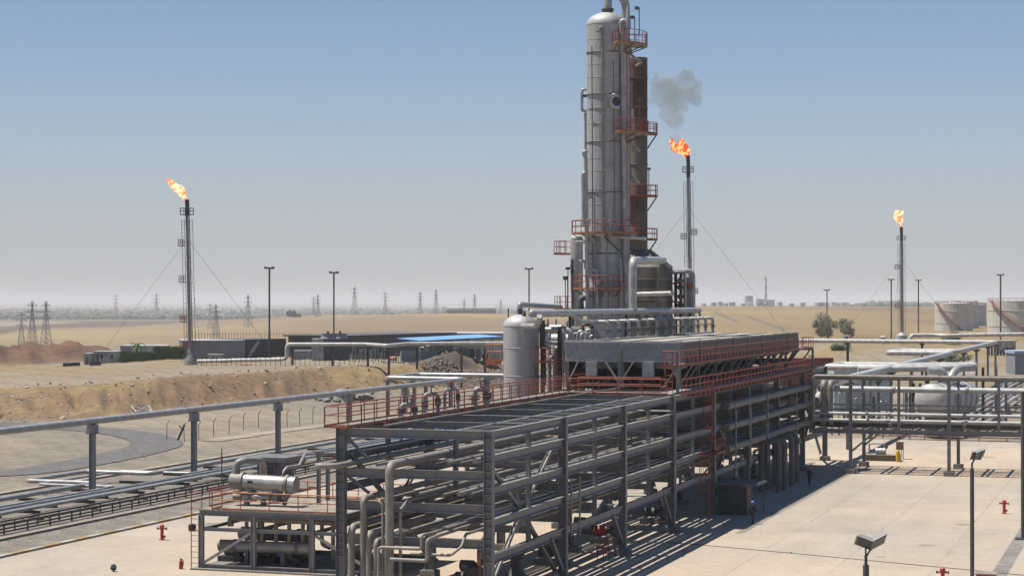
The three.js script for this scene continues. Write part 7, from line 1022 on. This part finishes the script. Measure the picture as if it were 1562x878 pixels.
// floodlight poles in the foreground
function floodPole(label, px, py, d, k, heads) {
  const t = onD(px, py, d), o = thing('floodlight_pole', label, 'floodlight pole', [t[0], 0, t[2]], 'floodlight poles'), top = t[1];
  P('pole', sweep([V([t[0], 0, t[2]]), V([t[0], top - 0.55, t[2]])], 0.1 * k, 12), M.iron, o); P('spigot', rod([t[0], top - 0.6, t[2]], [t[0], top - 0.3, t[2]], 0.05 * k, 10), M.iron, o);
  if (!heads) return o; P('junction_box', cbox([t[0] - 0.1, top - 5.6, t[2]], 0.14, 0.3, 0.2), M.iron, o);
  for (const [dx, dy, rx, rz] of heads) { const g = new THREE.Group(); const shape = new THREE.CylinderGeometry(0.34 * k, 0.22 * k, 0.2 * k, 4, 1).rotateY(Math.PI / 4).scale(1.25, 1, 0.9), q = new THREE.Quaternion().setFromEuler(new THREE.Euler(rx, -0.32, rz)); shape.applyQuaternion(q).translate(t[0] + dx * C, top + dy, -t[2] - dx * S); const h = P('lamp_housing', toCreasedNormals(shape, 0.4), mat([0.249, 0.249, 0.241], { roughness: 0.5, metalness: 0.3 }), o); P('lamp_glass', new THREE.BoxGeometry(0.5 * k, 0.02, 0.36 * k).translate(0, 0.105 * k, 0).applyQuaternion(q).translate(t[0] + dx * C, top + dy, -t[2] - dx * S), M.glass, h); P('yoke', bar([t[0], top - 0.35, t[2]], [t[0] + dx * C * 0.8, top + dy - 0.05, t[2] + dx * S * 0.8], 0.05 * k), M.iron, h); }
  return o;
}
floodPole('floodlight pole with two tilted lamps in the foreground, nearest the bottom edge', 1321, 828, 50, 0.8, [[-0.02, 0.06, 2.3, 0.15], [0.28, 0.08, 2.2, -0.9]]); floodPole('taller looking floodlight pole with one tilted lamp at the right', 1483, 694, 80, 0.85, [[0.16, 0.02, 2.0, -0.5], [0.28, 0.08, 2.1, -0.9]]);
{ const p = gnd(1560.5, 822), o = thing('yard_pole', 'dark lamp pole at the right edge of the picture', 'pole', [p[0], 0, p[2]]); P('pole', rod([p[0], 0, p[2]], [p[0], 10.5, p[2]], 0.14, 12), M.iron, o); P('foot_plate', cbox([p[0], 0, p[2]], 1.0, 0.12, 0.8), M.iron, o); P('lamp_arm', rod([p[0], 10.4, p[2]], [p[0] + 1.2, 10.7, p[2]], 0.06), M.iron, o); }
{ const p = gnd(1505, 873, 1.2), o = thing('hose_cabinet', 'red hose cabinet at the bottom edge right of the light pole', 'cabinet', [p[0], 0, p[2]]); P('cabinet_body', box(p[0] - 0.55, p[0] + 0.55, 0, 1.15, p[2] - 0.5, p[2] + 0.4), M.fire, o); P('cabinet_roof', box(p[0] - 0.62, p[0] + 0.62, 1.15, 1.22, p[2] - 0.6, p[2] + 0.5), M.concrete, o); P('cabinet_door', box(p[0] - 0.5, p[0] + 0.5, 0.08, 1.05, p[2] - 0.53, p[2] - 0.5), M.fire, o); }
{ const c = thing('ground_cable', 'thin dark cable lying across the open yard from the rack', 'cable', [-31, 0, 134]); P('cable_run', sweep([[-33.5, 134.8], [-31, 134], [-24, 131.5], [-12.2, 127], [-6, 124.5]].map(([x, u]) => V([x, 0.02, u])), 0.022, 6), M.dark, c); P('cable_clip', cbox([-24, 0, 131.5], 0.12, 0.08, 0.12), M.iron, c); }

// valve assemblies standing on the rack's left catwalk
[[616, 617, 638, 0.13, 'goose neck pipe'], [652, 601, 632, 0.13, 'tall double valve set'], [683, 594, 628, 0.1, 'slim red wheeled valve'], [728, 593, 620, 0.2, 'thick hooked pipe with a valve']].forEach(([px, y1, y0, r, w], i) => {
  const p = onX(px, y0, -43.2), h = EYE - (y1 - HOR) / F * (p[2] * C - p[0] * S) - 10.1, o = thing('catwalk_valve', `${w} on the rack's left catwalk, ${ORD[i]} from the front`, 'valve', [p[0], 10.09, p[2]], 'valve sets on the left catwalk');
  P('standpipe', pipe([[p[0] - 0.2, 8.5, p[2]], [p[0] - 0.2, 10.1 + h, p[2]], [p[0] + 0.5, 10.1 + h, p[2] + 0.5], [p[0] + 0.5, 9.2, p[2] + 0.5]], r), M.pipe, o); for (const q of [0.35, 0.55]) P('flange', disc([p[0] - 0.2, 10.1 + h * q, p[2]], [0, 1, 0], r * 1.9, 0.08, 14), M.iron, o);
  P('valve_body', drum([p[0] + 0.5, 10.1 + h * 0.4, p[2] + 0.5], [p[0] + 0.5, 10.1 + h * 0.75, p[2] + 0.5], r * 1.5, 14, 0.3), M.iron, o); P('valve_stem', rod([p[0] + 0.15, 10.1 + h, p[2] + 0.25], [p[0] + 0.15, 10.1 + h + 0.5, p[2] + 0.25], 0.04, 8), M.iron, o); P('hand_wheel', disc([p[0] + 0.15, 10.1 + h + 0.5, p[2] + 0.25], [0, 1, 0], 0.22, 0.05, 14), i === 2 ? M.fire : M.iron, o);
});
renderer.render(scene, camera);
